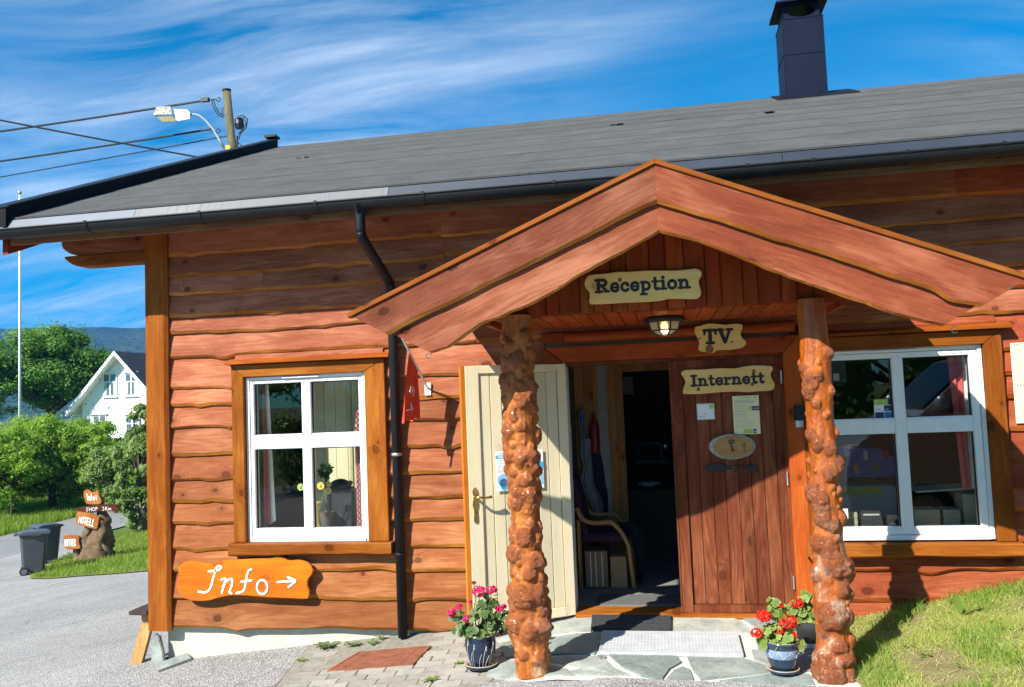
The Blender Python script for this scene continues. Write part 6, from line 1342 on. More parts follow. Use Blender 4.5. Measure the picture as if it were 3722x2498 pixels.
g0 = PG(1098, 1524); g0.z += .006
T = thing('geranium_pot', 'pink geranium in a dark blue glazed pot painted with grass stems', 'flowerpot', g0)
M_NAVY = plain('navy_glaze', (.010, .022, .050), .12, 0, .3, 6, 0, 60, .6); M_RIM = plain('worn_clay_rim', (.45, .33, .22), .5, 0, .2, 20)
MB().lathe([(.085, 0), (.108, .010), (.118, .030), (.113, .034), (.100, .016), (.085, .012)], g0, 32, [0, 0, 1, 1, 0]).build('saucer', [M_NAVY, M_RIM], T, smooth=True)
MB().lathe([(.070, .013), (.088, .06), (.103, .12), (.108, .17), (.104, .205), (.112, .225), (.112, .233), (.100, .233), (.098, .20)], g0, 32, [0, 0, 0, 0, 0, 1, 1, 1]).build('pot', [M_NAVY, M_RIM], T, smooth=True)
MB().lathe([(.097, .19), (.097, .212)], g0, 24).build('soil', M_SOIL, T)
def potr(z): return float(np.interp(z, [.013, .06, .12, .17, .205], [.070, .088, .103, .108, .104]))
for k in range(9):                                              # painted grass stems
    a0 = FR - 1.25 + 2.5 * k / 8 + U(-.08, .08); hgt = (.16 if k % 2 else .09) + U(-.02, .02); mb = MB(); pts = []
    for i in range(8):
        z = .02 + hgt * i / 7; a = a0 + .22 * (i / 7) ** 2; r = potr(z) + .0012; pts.append((g0.x + r * math.cos(a), g0.y + r * math.sin(a), g0.z + z))
    mb.tube(pts, .0009, 5)
    if k % 2:
        for i in range(5):
            z = .02 + hgt - .007 * i; a = a0 + .22 + (.025 if i % 2 else -.025); r = potr(z) + .0012; mb.sphere((g0.x + r * math.cos(a), g0.y + r * math.sin(a), g0.z + z), .0026, 6)
    mb.build('painted_stem', M_WPAINT, T, fix=False)
zp = lambda x, y, Y: p1(x, y, 1600, 2080, 3.92, Y)
pot = Vector((g0.x, g0.y, g0.z + .215)); gy = g0.y
cl_ = [(zp(620, 450, gy), (.075, .07, .07)), (zp(600, 620, gy - .03), (.10, .10, .08)), (zp(300, 760, gy - .02), (.085, .09, .07)), (zp(760, 760, gy), (.10, .10, .075)), (zp(500, 830, gy - .06), (.11, .10, .06)), (zp(880, 680, gy + .02), (.06, .07, .07)), (zp(250, 650, gy), (.05, .06, .05)), (zp(760, 420, gy + .03), (.055, .05, .05))]
hd = [(zp(x, y, gy - .04), r * .00058) for x, y, r in ((550, 275, 85), (735, 245, 65), (268, 495, 42), (175, 580, 62), (395, 675, 62), (700, 715, 48), (850, 525, 42), (905, 485, 28), (478, 152, 20), (430, 425, 20))]
geranium(T, pot, cl_, 170, LV1, hd, M_PINK)
# red geranium
g1 = PS(1787, 1533, .011); random.seed(9)
T = thing('geranium_pot', 'red geranium in a pale and dark blue glazed pot with scrollwork', 'flowerpot', g1)
M_PBLUE = plain('pale_blue_glaze', (.20, .28, .40), .15, 0, .15, 6, 0, 60, .6); M_DBLUE = plain('slate_blue_glaze', (.022, .045, .085), .15, 0, .3, 6, 0, 60, .6)
MB().lathe([(.070, 0), (.092, .010), (.102, .028), (.097, .032), (.084, .014), (.070, .011)], g1, 32, [0, 0, 1, 1, 0]).build('saucer', [M_DBLUE, M_RIM], T, smooth=True)
MB().lathe([(.066, .012), (.084, .060), (.094, .095), (.098, .100), (.105, .155), (.104, .160), (.106, .178), (.113, .184), (.113, .198), (.100, .198), (.098, .17)], g1, 36, [0, 0, 2, 1, 2, 0, 0, 0, 3, 3]).build('pot', [M_DBLUE, M_PBLUE, M_RUBBER, M_RIM], T, smooth=True)
MB().lathe([(.097, .16), (.097, .180)], g1, 24).build('soil', M_SOIL, T)
for k in range(4):
    a0 = FR - 1.2 + .75 * k; mb = MB(); pts = []
    for i in range(16):
        s = i / 15; a = a0 + .55 * s; z = .128 + .018 * math.sin(s * 2 * math.pi); r = .1025 + .0015; pts.append((g1.x + r * math.cos(a), g1.y + r * math.sin(a), g1.z + z))
    mb.tube(pts, .0008, 5); mb.build('painted_scroll', M_WPAINT, T, fix=False)
zq = lambda x, y, Y: p1(x, y, 2680, 2120, 4.1475, Y)
pot = Vector((g1.x, g1.y, g1.z + .18)); gy = g1.y
cl_ = [(zq(560, 300, gy + .02), (.05, .05, .05)), (zq(600, 430, gy), (.07, .06, .05)), (zq(560, 760, gy - .03), (.08, .08, .08)), (zq(750, 800, gy - .02), (.09, .09, .07)), (zq(480, 880, gy), (.06, .08, .06)), (zq(640, 930, gy - .07), (.08, .05, .035)), (zq(850, 880, gy), (.05, .07, .06)), (zq(700, 660, gy), (.07, .07, .05))]
hd = [(zq(x, y, gy - .05), r * .00056) for x, y, r in ((395, 495, 88), (760, 590, 108), (290, 745, 68), (640, 730, 52), (850, 790, 34), (665, 335, 22))]
geranium(T, pot, cl_, 130, LV2, hd, M_SCAR)
g2 = Vector((P(1850, 1440, -.62).x, -.62, float(gz(.8, -.62)) + .009)); random.seed(12)
T = thing('geranium_pot', 'red geranium in a dark pot with a steel foot, half hidden behind the right post', 'flowerpot', g2)
MB().lathe([(.085, .035), (.10, .12), (.105, .17), (.095, .17), (.09, .14)], g2, 24).build('pot', M_RUBBER, T, smooth=True); MB().lathe([(.088, 0), (.088, .034), (.07, .034)], g2, 24).build('steel_foot', M_STEEL, T)
pot = Vector((g2.x, g2.y, g2.z + .16))
cl_ = [(zq(1040, 230, g2.y - .05), (.06, .05, .05)), (zq(900, 450, g2.y - .05), (.06, .06, .08)), (zq(1040, 500, g2.y - .03), (.09, .08, .09)), (zq(1080, 330, g2.y), (.06, .06, .07))]
geranium(T, pot, cl_, 80, LV2, [(zq(905, 300, g2.y - .09), .046)], M_SCAR)
# ------------------------------------------------------------------ vegetation helpers
def rand_dirs(n): v = np.random.normal(size=(n, 3)); return v / np.linalg.norm(v, axis=1)[:, None]
def leaf_cloud(blobs, n, size, up=.5, asp=.55, droop=0.0):
    """blobs: (centre, radius xyz). Diamond leaves scattered through each clump, denser towards its outside"""
    w = np.array([r[0] * r[1] * r[2] for c, r in blobs]) ** .75; w /= w.sum(); k = np.random.choice(len(blobs), n, p=w)
    C = np.array([c for c, r in blobs])[k]; R = np.array([r for c, r in blobs])[k]; d = rand_dirs(n); rad = np.minimum(1.75, np.where(np.random.rand(n) < .62, np.random.uniform(.3, 1, n) ** .5, np.abs(np.random.normal(0, .85, n))))
    p = C + d * R * rad[:, None]
    nn = d * 1.1 + rand_dirs(n) * .6 + np.array([0, 0, up]); nn /= np.linalg.norm(nn, axis=1)[:, None]
    u = np.cross(nn, rand_dirs(n)); u /= np.linalg.norm(u, axis=1)[:, None] + 1e-9; u[:, 2] -= droop; v = np.cross(nn, u); s = (size * np.random.uniform(.6, 1.25, n))[:, None]
    V = np.stack([p - u * s * .5, p + v * s * asp * .5, p + u * s * .5, p - v * s * asp * .5], 1).reshape(-1, 3)
    F = np.arange(n * 4).reshape(n, 4)
    return V, F
def np_mesh(name, V, F, mat):
    me = bpy.data.meshes.new(name); V = np.asarray(V, np.float32); F = np.asarray(F, np.int32); k = F.shape[1]
    me.vertices.add(len(V)); me.vertices.foreach_set('co', V.ravel()); me.loops.add(F.size); me.loops.foreach_set('vertex_index', F.ravel())
    me.polygons.add(len(F)); me.polygons.foreach_set('loop_start', np.arange(0, F.size, k, dtype=np.int32)); me.materials.append(mat); me.update(calc_edges=True); me.validate(); return me
def blades(pts, hmin, hmax, w, lean, mat, name):
    n = len(pts); p = np.asarray(pts); a = np.random.uniform(0, 2 * np.pi, n); h = np.random.uniform(hmin, hmax, n); ln = np.random.uniform(.1, lean, n) * h
    a2 = np.random.uniform(0, 2 * np.pi, n); dx = np.stack([np.cos(a) * w / 2, np.sin(a) * w / 2, np.zeros(n)], 1) * np.random.uniform(.6, 1.3, n)[:, None]
    mid = p + np.stack([np.cos(a2) * ln * .35, np.sin(a2) * ln * .35, h * .6], 1); tip = p + np.stack([np.cos(a2) * ln, np.sin(a2) * ln, h], 1)
    V = np.stack([p - dx, p + dx, mid + dx * .8, mid - dx * .8, tip], 1).reshape(-1, 3); b = np.arange(n)[:, None] * 5
    F = np.concatenate([b + np.array([[0, 1, 2]]), b + np.array([[0, 2, 3]]), b + np.array([[3, 2, 4]])])
    return np_mesh(name, V, F, mat)
BARK = stone('tree_bark', (.06, .045, .032), (.12, .095, .07), (.03, .024, .018), 14, .9)
LEAF_A = leafmat('orchard_leaf', [(.15, .25, .025), (.22, .35, .04), (.32, .46, .065), (.18, .30, .035)], .5)
LEAF_B = leafmat('big_tree_leaf', [(.09, .20, .035), (.14, .27, .045), (.20, .35, .06)], .5)
LEAF_C = leafmat('grey_green_leaf', [(.12, .20, .05), (.19, .28, .08), (.27, .36, .12)], .45)
def tree(name, label, base, h, crown_c, crown_r, nclump, nleaf, lsize, leaf, clump=(.35, .6), trunk_r=.16, group=None, seed=1, droop=0.0, skip=.0):
    random.seed(seed); np.random.seed(seed); T = thing(name, label, 'tree', base, group); base = Vector(base); cc = Vector(crown_c)
    fork = base.lerp(cc, .55); tk = MB().tube([base - Vector((0, 0, .1)), base.lerp(fork, .5) + Vector((U(-.1, .1), 0, 0)), fork], [trunk_r * 1.25, trunk_r, trunk_r * .8], 10).build('trunk', BARK, T, smooth=True)
    bl = []
    for k in range(nclump):
        d = Vector((random.gauss(0, 1), random.gauss(0, 1), random.gauss(0, 1))).normalized(); q = U(.2, 1.06) ** .55
        p = cc + Vector((d.x * crown_r[0] * q, d.y * crown_r[1] * q, d.z * crown_r[2] * q)); r = U(clump[0] * .45, clump[1]) * (crown_r[0] * .6); bl.append(((p.x, p.y, p.z), (r, r, r * U(.55, .85))))
        if k % 3 == 0: MB().tube([fork, fork.lerp(p, .5) + Vector((0, 0, U(-.1, .25) * crown_r[2] * .3)), p], [trunk_r * .45, trunk_r * .28, trunk_r * .08], 6).build('limb', BARK, tk)
    V, F = leaf_cloud(bl, nleaf, lsize, .6, .55, droop); link('crown', np_mesh('crown', V, F, leaf), T); return T
def gp(x, y): return (x, y, float(gz(x, y)))
GRP = 'orchard trees across the road'
SPEC = [  # photo x of the crown middle, depth, top y, half width px, label
 (30, 34.5, 985, 90, 'low round orchard tree at the far left edge, left of the trunk', LEAF_A), (118, 36.5, 960, 95, 'orchard tree with the dark bare trunk, behind the bins', LEAF_A),
 (205, 37, 965, 80, 'orchard tree behind the carved sign stump', LEAF_A), (70, 44, 945, 110, 'taller orchard tree behind, below the flagpole foot', LEAF_A), (170, 46, 948, 90, 'rear orchard tree below the white house eave', LEAF_A),
 (268, 34, 1000, 70, 'orchard tree below the white house windows', LEAF_C), (322, 27, 930, 52, 'grey-green tree with drooping branches beside the corner post', LEAF_C), (390, 33, 960, 90, 'orchard tree mostly hidden by the building corner', LEAF_A), (-70, 36, 975, 100, 'orchard tree just beyond the left picture edge', LEAF_A)]
for k, (px, dep, ty, hw, lab, lf) in enumerate(SPEC):
    top = PD(px, ty, dep); g = float(gz(top.x, top.y)); r = hw / FPX * dep; low = g + (.50 if k != 6 else .1); cz = (top.z + low) / 2; rz_ = (top.z - low) / 2
    tree('orchard_tree', lab, (top.x, top.y, g), top.z - g, (top.x, top.y, cz), (r, r, rz_), 110, 24000, .135 if k != 6 else .12, lf, (.30, .55), .15, GRP, 100 + k, .5 if k == 6 else .1)
c = PD(118, 838, 62); tp = PD(118, 728, 62)
tree('ash_tree', 'tall broad green tree behind the flagpole', (c.x, c.y, -2.4), 10, tuple(c), (3.7, 3.7, tp.z - c.z - .9), 150, 60000, .24, LEAF_B, (.34, .60), .3, None, 55)
c = PD(-60, 880, 58); tree('ash_tree', 'lower part of a green tree at the left picture edge, beside the tall one', (c.x, c.y, -2.4), 8, tuple(c), (3.2, 3.2, 3.2), 70, 20000, .24, LEAF_B, (.34, .60), .25, None, 56)
for k, (x, y, r) in enumerate(((-6, -24, 4.0), (1, -26, 4.4), (8, -23, 4.2), (14, -20, 4.0), (-14, -28, 4.4))):
    g = float(gz(x, y)); tree('hillside_tree', ['first', 'second', 'third', 'fourth', 'fifth'][k] + ' dark tree behind the viewer, seen only as a dark window reflection', (x, y, g), 6, (x, y, g + 3.2), (r, r, 3.2), 40, 9000, .3, LEAF_B, (.3, .5), .2, 'trees behind the viewer', 200 + k)
# ------------------------------------------------------------------ grass
GRASS1 = leafmat('lawn_grass', [(.13, .22, .022), (.19, .30, .03), (.25, .33, .05), (.16, .26, .03)], .4, .6)
GRASS2 = leafmat('dry_bank_grass', [(.26, .37, .05), (.54, .54, .19), (.36, .46, .08), (.64, .60, .27), (.29, .41, .05), (.48, .52, .15), (.34, .44, .07)], .45, .6)
def scatter(poly, n, dz=0.0, keep=None):
    lo = np.min(poly, 0); hi = np.max(poly, 0); o = []
    while len(o) < n:
        q = np.random.uniform(lo, hi, (n, 2))
        for a in q:
            if inside(a, poly) and (keep is None or keep(a)): o.append((a[0], a[1], 0))
            if len(o) >= n: break
    o = np.array(o); o[:, 2] = gz(o[:, 0], o[:, 1]) + dz; return o
np.random.seed(3)
LAWN_IN = [(Vector(q) - Vector((-12, 14))) * .995 + Vector((-12, 14)) for q in LAWN]; LAWN_IN = [tuple(q) for q in LAWN_IN]
tag(link('lawn_grass', blades(scatter(LAWN_IN, 42000, .01), .05, .13, .012, .8, GRASS1, 'lawn_grass')), 'short green lawn grass round the sign stump', 'grass', kind='stuff')
VERGE = [(-22.6, 10), (-22.7, 18.3), (-23.3, 22.1), (-24.0, 26.9), (-25.4, 33), (-33, 33), (-30, 20), (-27, 10)]
tag(link('verge_grass', blades(scatter(VERGE, 46000, -.06), .12, .34, .02, .8, GRASS1, 'verge_grass')), 'long bright green verge grass across the road', 'grass', kind='stuff')
def clear(q): return (q[0] - .96) ** 2 + (q[1] + 1.1) ** 2 > .02
BK = [(1.08, -1.38), (1.13, -1.75), (1.18, -2.2), (3.4, -2.2), (3.4, -.02), (1.30, -.02), (1.10, -.18), (1.06, -.9), (1.07, -1.2)]
pts = scatter(BK, 90000, .0, clear)
dens = np.array([noise.noise(Vector((p[0] * 2.3, p[1] * 2.3, 1))) for p in pts]); pts = pts[dens > -.22 + np.random.uniform(-.3, .3, len(pts))]
tag(link('bank_grass', blades(pts, .010, .050, .0042, 2.0, GRASS2, 'bank_grass')), 'dry cut grass covering the bank by the right post', 'grass', kind='stuff')
GR3 = leafmat('fresh_grass', [(.14, .26, .03), (.22, .34, .05), (.30, .38, .08)], .4, .6)
p2 = scatter(BK, 5500, .0, lambda q: clear(q) and noise.noise(Vector((q[0] * 3, q[1] * 3, 7))) > .12)
p3 = scatter([(1.9, -.30), (3.4, -.40), (3.4, -.02), (1.9, -.02)], 1500)
tag(link('tall_grass', blades(np.concatenate([p2, p3]), .03, .11, .005, 1.2, GR3, 'tall_grass')), 'fresh green grass tufts on the bank under the right window', 'grass', kind='stuff')
STRAW = leafmat('straw', [(.50, .42, .20), (.42, .34, .15), (.58, .50, .27)], .2, .7)
mbs = MB()
ps = scatter(BK, 2600, .008, clear)
for p in ps:
    a = U(0, 6.28); l = U(.03, .12); ex, ey = p[0] + math.cos(a) * l, p[1] + math.sin(a) * l; ez = float(gz(ex, ey)) + U(.008, .030); sx_, sy_ = -math.sin(a) * .0022, math.cos(a) * .0022
    mbs.add([(p[0] - sx_, p[1] - sy_, p[2] + .010), (p[0] + sx_, p[1] + sy_, p[2] + .010), (ex + sx_, ey + sy_, ez), (ex - sx_, ey - sy_, ez)], [(0, 1, 2, 3)])
tag(mbs.build('hay', STRAW, fix=False), 'scattered dry hay on the bank', 'hay', kind='stuff')
mbp = MB(); random.seed(77)
for _ in range(900):
    if random.random() < .55: x, y = U(-4.6, -2.9), -abs(random.gauss(0, .16)) + .02
    else: x, y = U(-5.5, .9), U(-1.9, -1.33) if random.random() < .5 else U(-1.6, .3)
    if x > -2.95 and y > -1.33: continue
    r = U(.003, .009); g = float(gz(x, y)); mbp.add([(x - r, y, g), (x, y - r * .9, g), (x + r * 1.1, y, g), (x, y + r, g), (x, y, g + r * .9)], [(0, 1, 4), (1, 2, 4), (2, 3, 4), (3, 0, 4)])
tag(mbp.build('grit', M_PAVER, fix=False), 'loose grit along the foundation and on the yard', 'gravel', kind='stuff')
# broad plants on the bank, weeds in the paving
def broadleaf(mb, p, d, l, w, curl=.3):
    d = d.normalized(); s = d.cross(Vector((0, 0, 1)));  s = (s.normalized() if s.length > .05 else Vector((1, 0, 0))); vs = []; n = 6
    for i in range(n + 1):
        t = i / n; c = p + d * l * t + Vector((0, 0, -curl * l * t * t)); q = w * math.sin(math.pi * min(1, .08 + t * .92)) ** .7 * (.35 if t < .25 else 1) * .5; vs += [c - s * q, c + Vector((0, 0, -.12 * w)), c + s * q]
    mb.add(vs, [(i * 3 + k, i * 3 + k + 1, i * 3 + 4 + k, i * 3 + 3 + k) for i in range(n) for k in range(2)])
WEED = leafmat('weed_leaf', [(.12, .22, .035), (.18, .29, .05), (.22, .33, .06)], .4); WEED2 = leafmat('dusty_weed_leaf', [(.12, .17, .07), (.17, .22, .10)], .3)
def weed(name, label, base, n, l, w, mat, up=.9, seed=1, group=None, dirs=None):
    random.seed(seed); T = thing(name, label, 'plant', base, group); base = Vector(base)
    for k in range(n):
        a = 2 * math.pi * k / n + U(-.4, .4); d = Vector((math.cos(a), math.sin(a), up * U(.6, 1.3))) if dirs is None else Vector(dirs[k]); mb = MB(); broadleaf(mb, base, d, l * U(.7, 1.15), w * U(.8, 1.1)); mb.build('leaf', mat, T, smooth=True, fix=False)
    return T
b0 = PG(2193, 1413)
weed('dock_plant', 'two tall bright dock leaves on the bank under the right window', b0, 2, .27, .065, WEED, 1, 3, None, [(-.12, -.1, 1), (.55, -.1, .9)])
for k, (px, py) in enumerate(((2150, 1440), (2200, 1525), (2120, 1500), (2290, 1480), (2020, 1530), (2250, 1550), (2075, 1478), (2320, 1440))):
    weed('meadow_weed', ['weed just below the two tall dock leaves', 'weed low in the bank near the bottom right, below the dock', 'weed on the bank left of the dock and lower', 'weed on the bank to the right of the dock', 'weed on the bank nearest the right post foot', 'lowest weed on the bank at the bottom edge', 'weed in the middle of the bank between post and dock', 'weed at the right picture edge on the bank'][k], PG(px, py), 5, .075, .028, WEED, .8, 30 + k, 'weeds in the bank grass')
labs = ['largest leafy weed in the paving, left of the drain cover', 'leafy weed between the drain cover and the wall, second from the left', 'small weed behind the drain cover', 'weed in front of the downpipe foot, left of it', 'tiny weed right of the downpipe foot', 'yellowish weed at the left paving edge', 'bright weed beside the pink geranium saucer', 'tufted weed at the bottom edge of the paving', 'weed at the far corner of the drain cover']
for k, (px, py, n, l) in enumerate(((743, 1478, 9, .13), (806, 1474, 7, .09), (850, 1470, 6, .075), (869, 1458, 5, .075), (922, 1455, 4, .05), (686, 1508, 5, .07), (1048, 1515, 7, .055), (985, 1553, 10, .075), (978, 1480, 4, .03))):
    weed('paving_weed', labs[k], PG(px, py), n, l, l * .38, WEED2 if k < 4 else WEED, .75, 60 + k)
# ------------------------------------------------------------------ wheelie bins
def bin_at(label, base, rz, tint):
    M = Matrix.Translation(base) @ Matrix.Rotation(rz, 4, 'Z'); T = tag(link('wheelie_bin', None, None, M), label, 'bin', 'wheelie bins by the road')
    mb = MB(); n = 5; lv = [(.06, .215, .20, .235), (.85, .275, .245, .275), (.90, .290, .255, .285)]
    vs = []
    for z, fx, hy, bx in lv:
        c = .05
        vs += [(-bx, -hy + c, z), (-bx + c, -hy, z), (fx - c, -hy, z), (fx, -hy + c, z), (fx, hy - c, z), (fx - c, hy, z), (-bx + c, hy, z), (-bx, hy - c, z)]
    fs = [(i * 8 + k, i * 8 + (k + 1) % 8, i * 8 + 8 + (k + 1) % 8, i * 8 + 8 + k) for i in range(2) for k in range(8)] + [tuple(range(7, -1, -1)), tuple(range(16, 24))]
    mb.add(vs, fs).build('body', M_PLASTIC, T, M=M, bevel=.006)
    pr = [(-.31, .905), (.325, .905), (.335, .925), (.26, .965), (.05, .985), (-.20, .985), (-.30, .955)]
    lid = MB().prism(pr, -.285, .285).build('lid', plain('bin_lid_plastic', (.075, .085, .105), .4, 0, .15, 3), T, M=M, bevel=.012)
    MB().box(-.40, -.32, -.24, .24, .915, .945).build('rear_grip', M_PLASTIC, lid, M=M, bevel=.01)
    for sy in (-1, 1):
        MB().box(-.05, .16, sy * .285 - .018, sy * .285 + .018, .88, .904).build('side_grip', M_PLASTIC, T, M=M, bevel=.006)
        w_ = MB().tube([(-.19, sy * .235 - .025, .095), (-.19, sy * .235 + .025, .095)], .095, 20).build('wheel', M_RUBBER, T, M=M)
        MB().tube([(-.19, sy * .262, .095), (-.19, sy * .266, .095)], .062, 16).build('rim', plain('wheel_rim_grey', (.12, .125, .13), .5), w_, M=M)
    MB().tube([(-.19, -.21, .095), (-.19, .21, .095)], .012, 8).build('axle', M_STEEL, T, M=M)
    return T
b1 = PG(78, 1308); b2 = PG(106, 1284)
bin_at('nearer dark grey wheelie bin with its wheels to the left, on the yard edge', b1, math.radians(38), 1)
bin_at('rear dark grey wheelie bin behind the nearer one', b2, math.radians(60), 1)
# ------------------------------------------------------------------ carved stump with hand-painted signs
TY = 12.2
zt_ = lambda l, dy=0: [((q.x), (q.z)) for q in (P(*c_, TY + dy) for c_ in cv(l, 0, 1780, 4.328))]
gT = PG(205, 1272)
T = thing('sign_stump', 'carved tree stump carrying hand-painted wooden signs on the lawn', 'signpost', (gT.x, TY, gT.z))
def lump(name, rows, depth, mat, seed):
    L_ = zt_([(a, y) for a, b, y in rows]); R_ = zt_([(b, y) for a, b, y in rows]); n = 20; vs = []; mm = len(rows) * 4 - 3
    for i in range(mm):
        f = i / 4; k = min(len(rows) - 2, int(f)); t = f - k; l = [L_[k][j] + (L_[k + 1][j] - L_[k][j]) * t for j in (0, 1)]; r = [R_[k][j] + (R_[k + 1][j] - R_[k][j]) * t for j in (0, 1)]
        cx, hw, z = (l[0] + r[0]) / 2, (r[0] - l[0]) / 2, (l[1] + r[1]) / 2
        for j in range(n):
            a = 2 * math.pi * j / n; q = 1 + .42 * noise.noise(Vector((math.cos(a) * 2.0 + seed, math.sin(a) * 2.0, z * 5))) + .22 * noise.noise(Vector((math.cos(a) * 5 + seed, math.sin(a) * 5, z * 12))) + .10 * math.cos(4 * a + seed + z * 2); vs.append((cx + hw * q * math.cos(a), TY + .06 + depth * hw * q * math.sin(a), z))
    return MB().add(vs, [(i * n + j, i * n + (j + 1) % n, (i + 1) * n + (j + 1) % n, (i + 1) * n + j) for i in range(mm - 1) for j in range(n)] + [tuple(range(n)), tuple(range(mm * n - 1, mm * n - n - 1, -1))]).build(name, mat, T, smooth=True)
STUMP = stone('weathered_stump', (.09, .06, .035), (.24, .18, .11), (.46, .42, .36), 5, 1.0); DARKST = stone('dark_stump', (.07, .04, .02), (.16, .10, .05), (.30, .23, .15), 6, 1.0)
lump('stump', [(1520, 1590, 120), (1530, 1610, 330), (1500, 1690, 480), (1470, 1715, 650), (1400, 1715, 800), (1330, 1715, 950), (1280, 1730, 1120)], .8, DARKST, 1)
lump('stump_limb', [(1320, 1440, 590), (1230, 1400, 720), (1240, 1420, 860), (1260, 1430, 1100)], .8, STUMP, 3)
lump('stump_root', [(1500, 1620, 690), (1500, 1690, 850), (1520, 1710, 1000), (1540, 1740, 1130)], 1.1, STUMP, 5)
lump('small_post', [(1140, 1245, 925), (1150, 1245, 1050), (1150, 1255, 1150)], .9, STUMP, 7)
SG = {'I': [[(.5, 0), (.5, 1)], [(.3, .85), (.5, 1)]], 'n': [[(.1, 0), (.15, .6)], [(.15, .45), (.5, .6), (.75, .45), (.8, 0)]], 'f': [[(.75, 1), (.5, .9), (.4, 0)], [(.2, .55), (.7, .55)]], 'o': [[(.45 + .35 * math.cos(a), .3 + .3 * math.sin(a)) for a in np.linspace(0, 6.28, 10)]], '>': [[(0, .35), (1, .4)], [(.65, .75), (1, .4), (.65, .05)]],
      'S': [[(.85, .9), (.5, 1), (.2, .8), (.45, .52), (.8, .3), (.5, 0), (.1, .1)]], 'H': [[(.1, 0), (.12, 1)], [(.85, 0), (.85, 1)], [(.1, .5), (.85, .5)]], 'O': [[(.5 + .4 * math.cos(a), .5 + .5 * math.sin(a)) for a in np.linspace(0, 6.28, 12)]], 'P': [[(.15, 0), (.15, 1)], [(.15, 1), (.75, .95), (.8, .65), (.15, .5)]], '3': [[(.15, .95), (.7, .95), (.75, .65), (.4, .52), (.8, .35), (.65, .05), (.1, .05)]], 'K': [[(.15, 0), (.15, 1)], [(.8, 1), (.15, .45)], [(.35, .6), (.8, 0)]],
      'm': [[(.0, 0), (.05, .6)], [(.05, .45), (.35, .6), (.45, .4), (.45, 0)], [(.45, .45), (.75, .6), (.9, .4), (.9, 0)]], 'M': [[(.05, 0), (.2, 1), (.5, .3), (.8, 1), (.95, 0)]], 'T': [[(.5, 0), (.5, 1)], [(.05, 1), (.95, 1)]], 'E': [[(.15, 0), (.15, 1)], [(.15, 1), (.8, 1)], [(.15, .5), (.7, .5)], [(.15, 0), (.8, 0)]], 'L': [[(.2, 1), (.2, 0)], [(.2, 0), (.85, 0)]], 'Y': [[(.1, 1), (.5, .5)], [(.9, 1), (.5, .5), (.5, 0)]], 'R': [[(.15, 0), (.15, 1)], [(.15, 1), (.75, .95), (.75, .6), (.15, .5)], [(.35, .5), (.85, 0)]], ' ': []}
def handsign(name, outline, text, a, b, capx, mat, wst=.016, dy=-.05, adv=1.15):
    pol = smooth_closed(zt_(outline, dy), 4); Y = TY + dy; par = MB().prism(pol, Y, Y + .045).build(name, mat, T, bevel=.01)
    A, Bq, Cp = zt_([a, b, capx], dy); ux = Vector((Bq[0] - A[0], Bq[1] - A[1])); vx = Vector((Cp[0] - A[0], Cp[1] - A[1])); n = len(text); k = 0
    for i, ch_ in enumerate(text):
        mb = MB()
        for st in SG[ch_]:
            pts = [tuple(Vector(A) + ux * ((i + u * .86) / n) + vx * v) for u, v in st]
            ribbon(mb, pts, wst, Y - .004 - .0006 * (k % 6), Y + .004, lambda u, v: (u, v)); k += 1
        if SG[ch_]: mb.build('letter', M_WPAINT, par, fix=False)
W_HS = wood('varnished_sign_wood', (.36, .13, .035), (.26, .08, .02), (.46, .2, .06), 'X', .45, .4, .6, .3); W_HSD = wood('dark_sign_wood', (.085, .025, .012), (.05, .016, .008), (.13, .045, .02), 'X', .45, .4, .6, .3)
handsign('info_board', [(1310, 70), (1330, 10), (1390, 5), (1450, 42), (1540, 20), (1560, 90), (1590, 222), (1370, 228), (1330, 150)], 'Info>', (1370, 168), (1538, 170), (1352, 62), W_HS, .018, -.12)
handsign('shop_board', [(1165, 308), (1290, 270), (1560, 240), (1868, 235), (1832, 275), (1870, 312), (1810, 340), (1560, 346), (1330, 356), (1250, 340)], 'SHOP 3Km', (1352, 340), (1760, 322), (1348, 284), W_HSD, .010, -.13)
handsign('motel_board', [(1190, 480), (1200, 385), (1240, 345), (1450, 380), (1560, 430), (1555, 480), (1530, 600), (1500, 625), (1330, 582), (1210, 540)], 'MOTELL', (1232, 510), (1480, 582), (1256, 412), W_HS, .022, -.14)
handsign('cabin_board', [(1005, 890), (1000, 760), (1030, 722), (1230, 727), (1240, 830), (1260, 910), (1230, 935), (1080, 942), (1030, 925)], 'HYTTER', (1022, 888), (1196, 884), (1020, 785), W_HS, .020, -.14)
# ------------------------------------------------------------------ flagpole, utility pole, cables
ft = PD(45, 440, 47); fb = float(gz(ft.x, ft.y)); T = thing('flagpole', 'tall white flagpole with a ball finial left of the building', 'flagpole', (ft.x, ft.y, fb))
MB().tube([(ft.x, ft.y, fb), (ft.x, ft.y, ft.z - .05)], [.075, .055], 12).build('pole', M_WHITE, T, smooth=True); MB().sphere((ft.x, ft.y, ft.z), .11, 12).build('finial', M_STEEL, T, smooth=True)
UD = 21.0
ut = PD(517, 207, UD); ub = PD(531, 350, UD); dn = (ub - ut); foot = ut + dn * ((ut.z + 2.2) / -dn.z); upx = (ut - foot).normalized()
T = thing('utility_pole', 'grey wooden utility pole with a yellow band behind the roof', 'pole', foot)
MB().tube([foot, ut], [.14, .098], 16).build('pole', W_GREY, T, smooth=True)
MB().tube([ut - upx * .005, ut + upx * .03], .112, 16).build('cap', M_IRON, T)
yb_ = PD(525, 338, UD); MB().tube([yb_ - upx * .07, yb_ + upx * .05], .106, 16).build('yellow_band', plain('yellow_band', (.75, .62, .02), .6), T)
pp = lambda x, y, d=UD: PD(x, y, d)
MB().lathe([(.10, 0), (.12, .1), (.11, .24), (.06, .26)], tuple(pp(546, 293, UD + .1)), 10).build('junction_box', M_IRON, T)
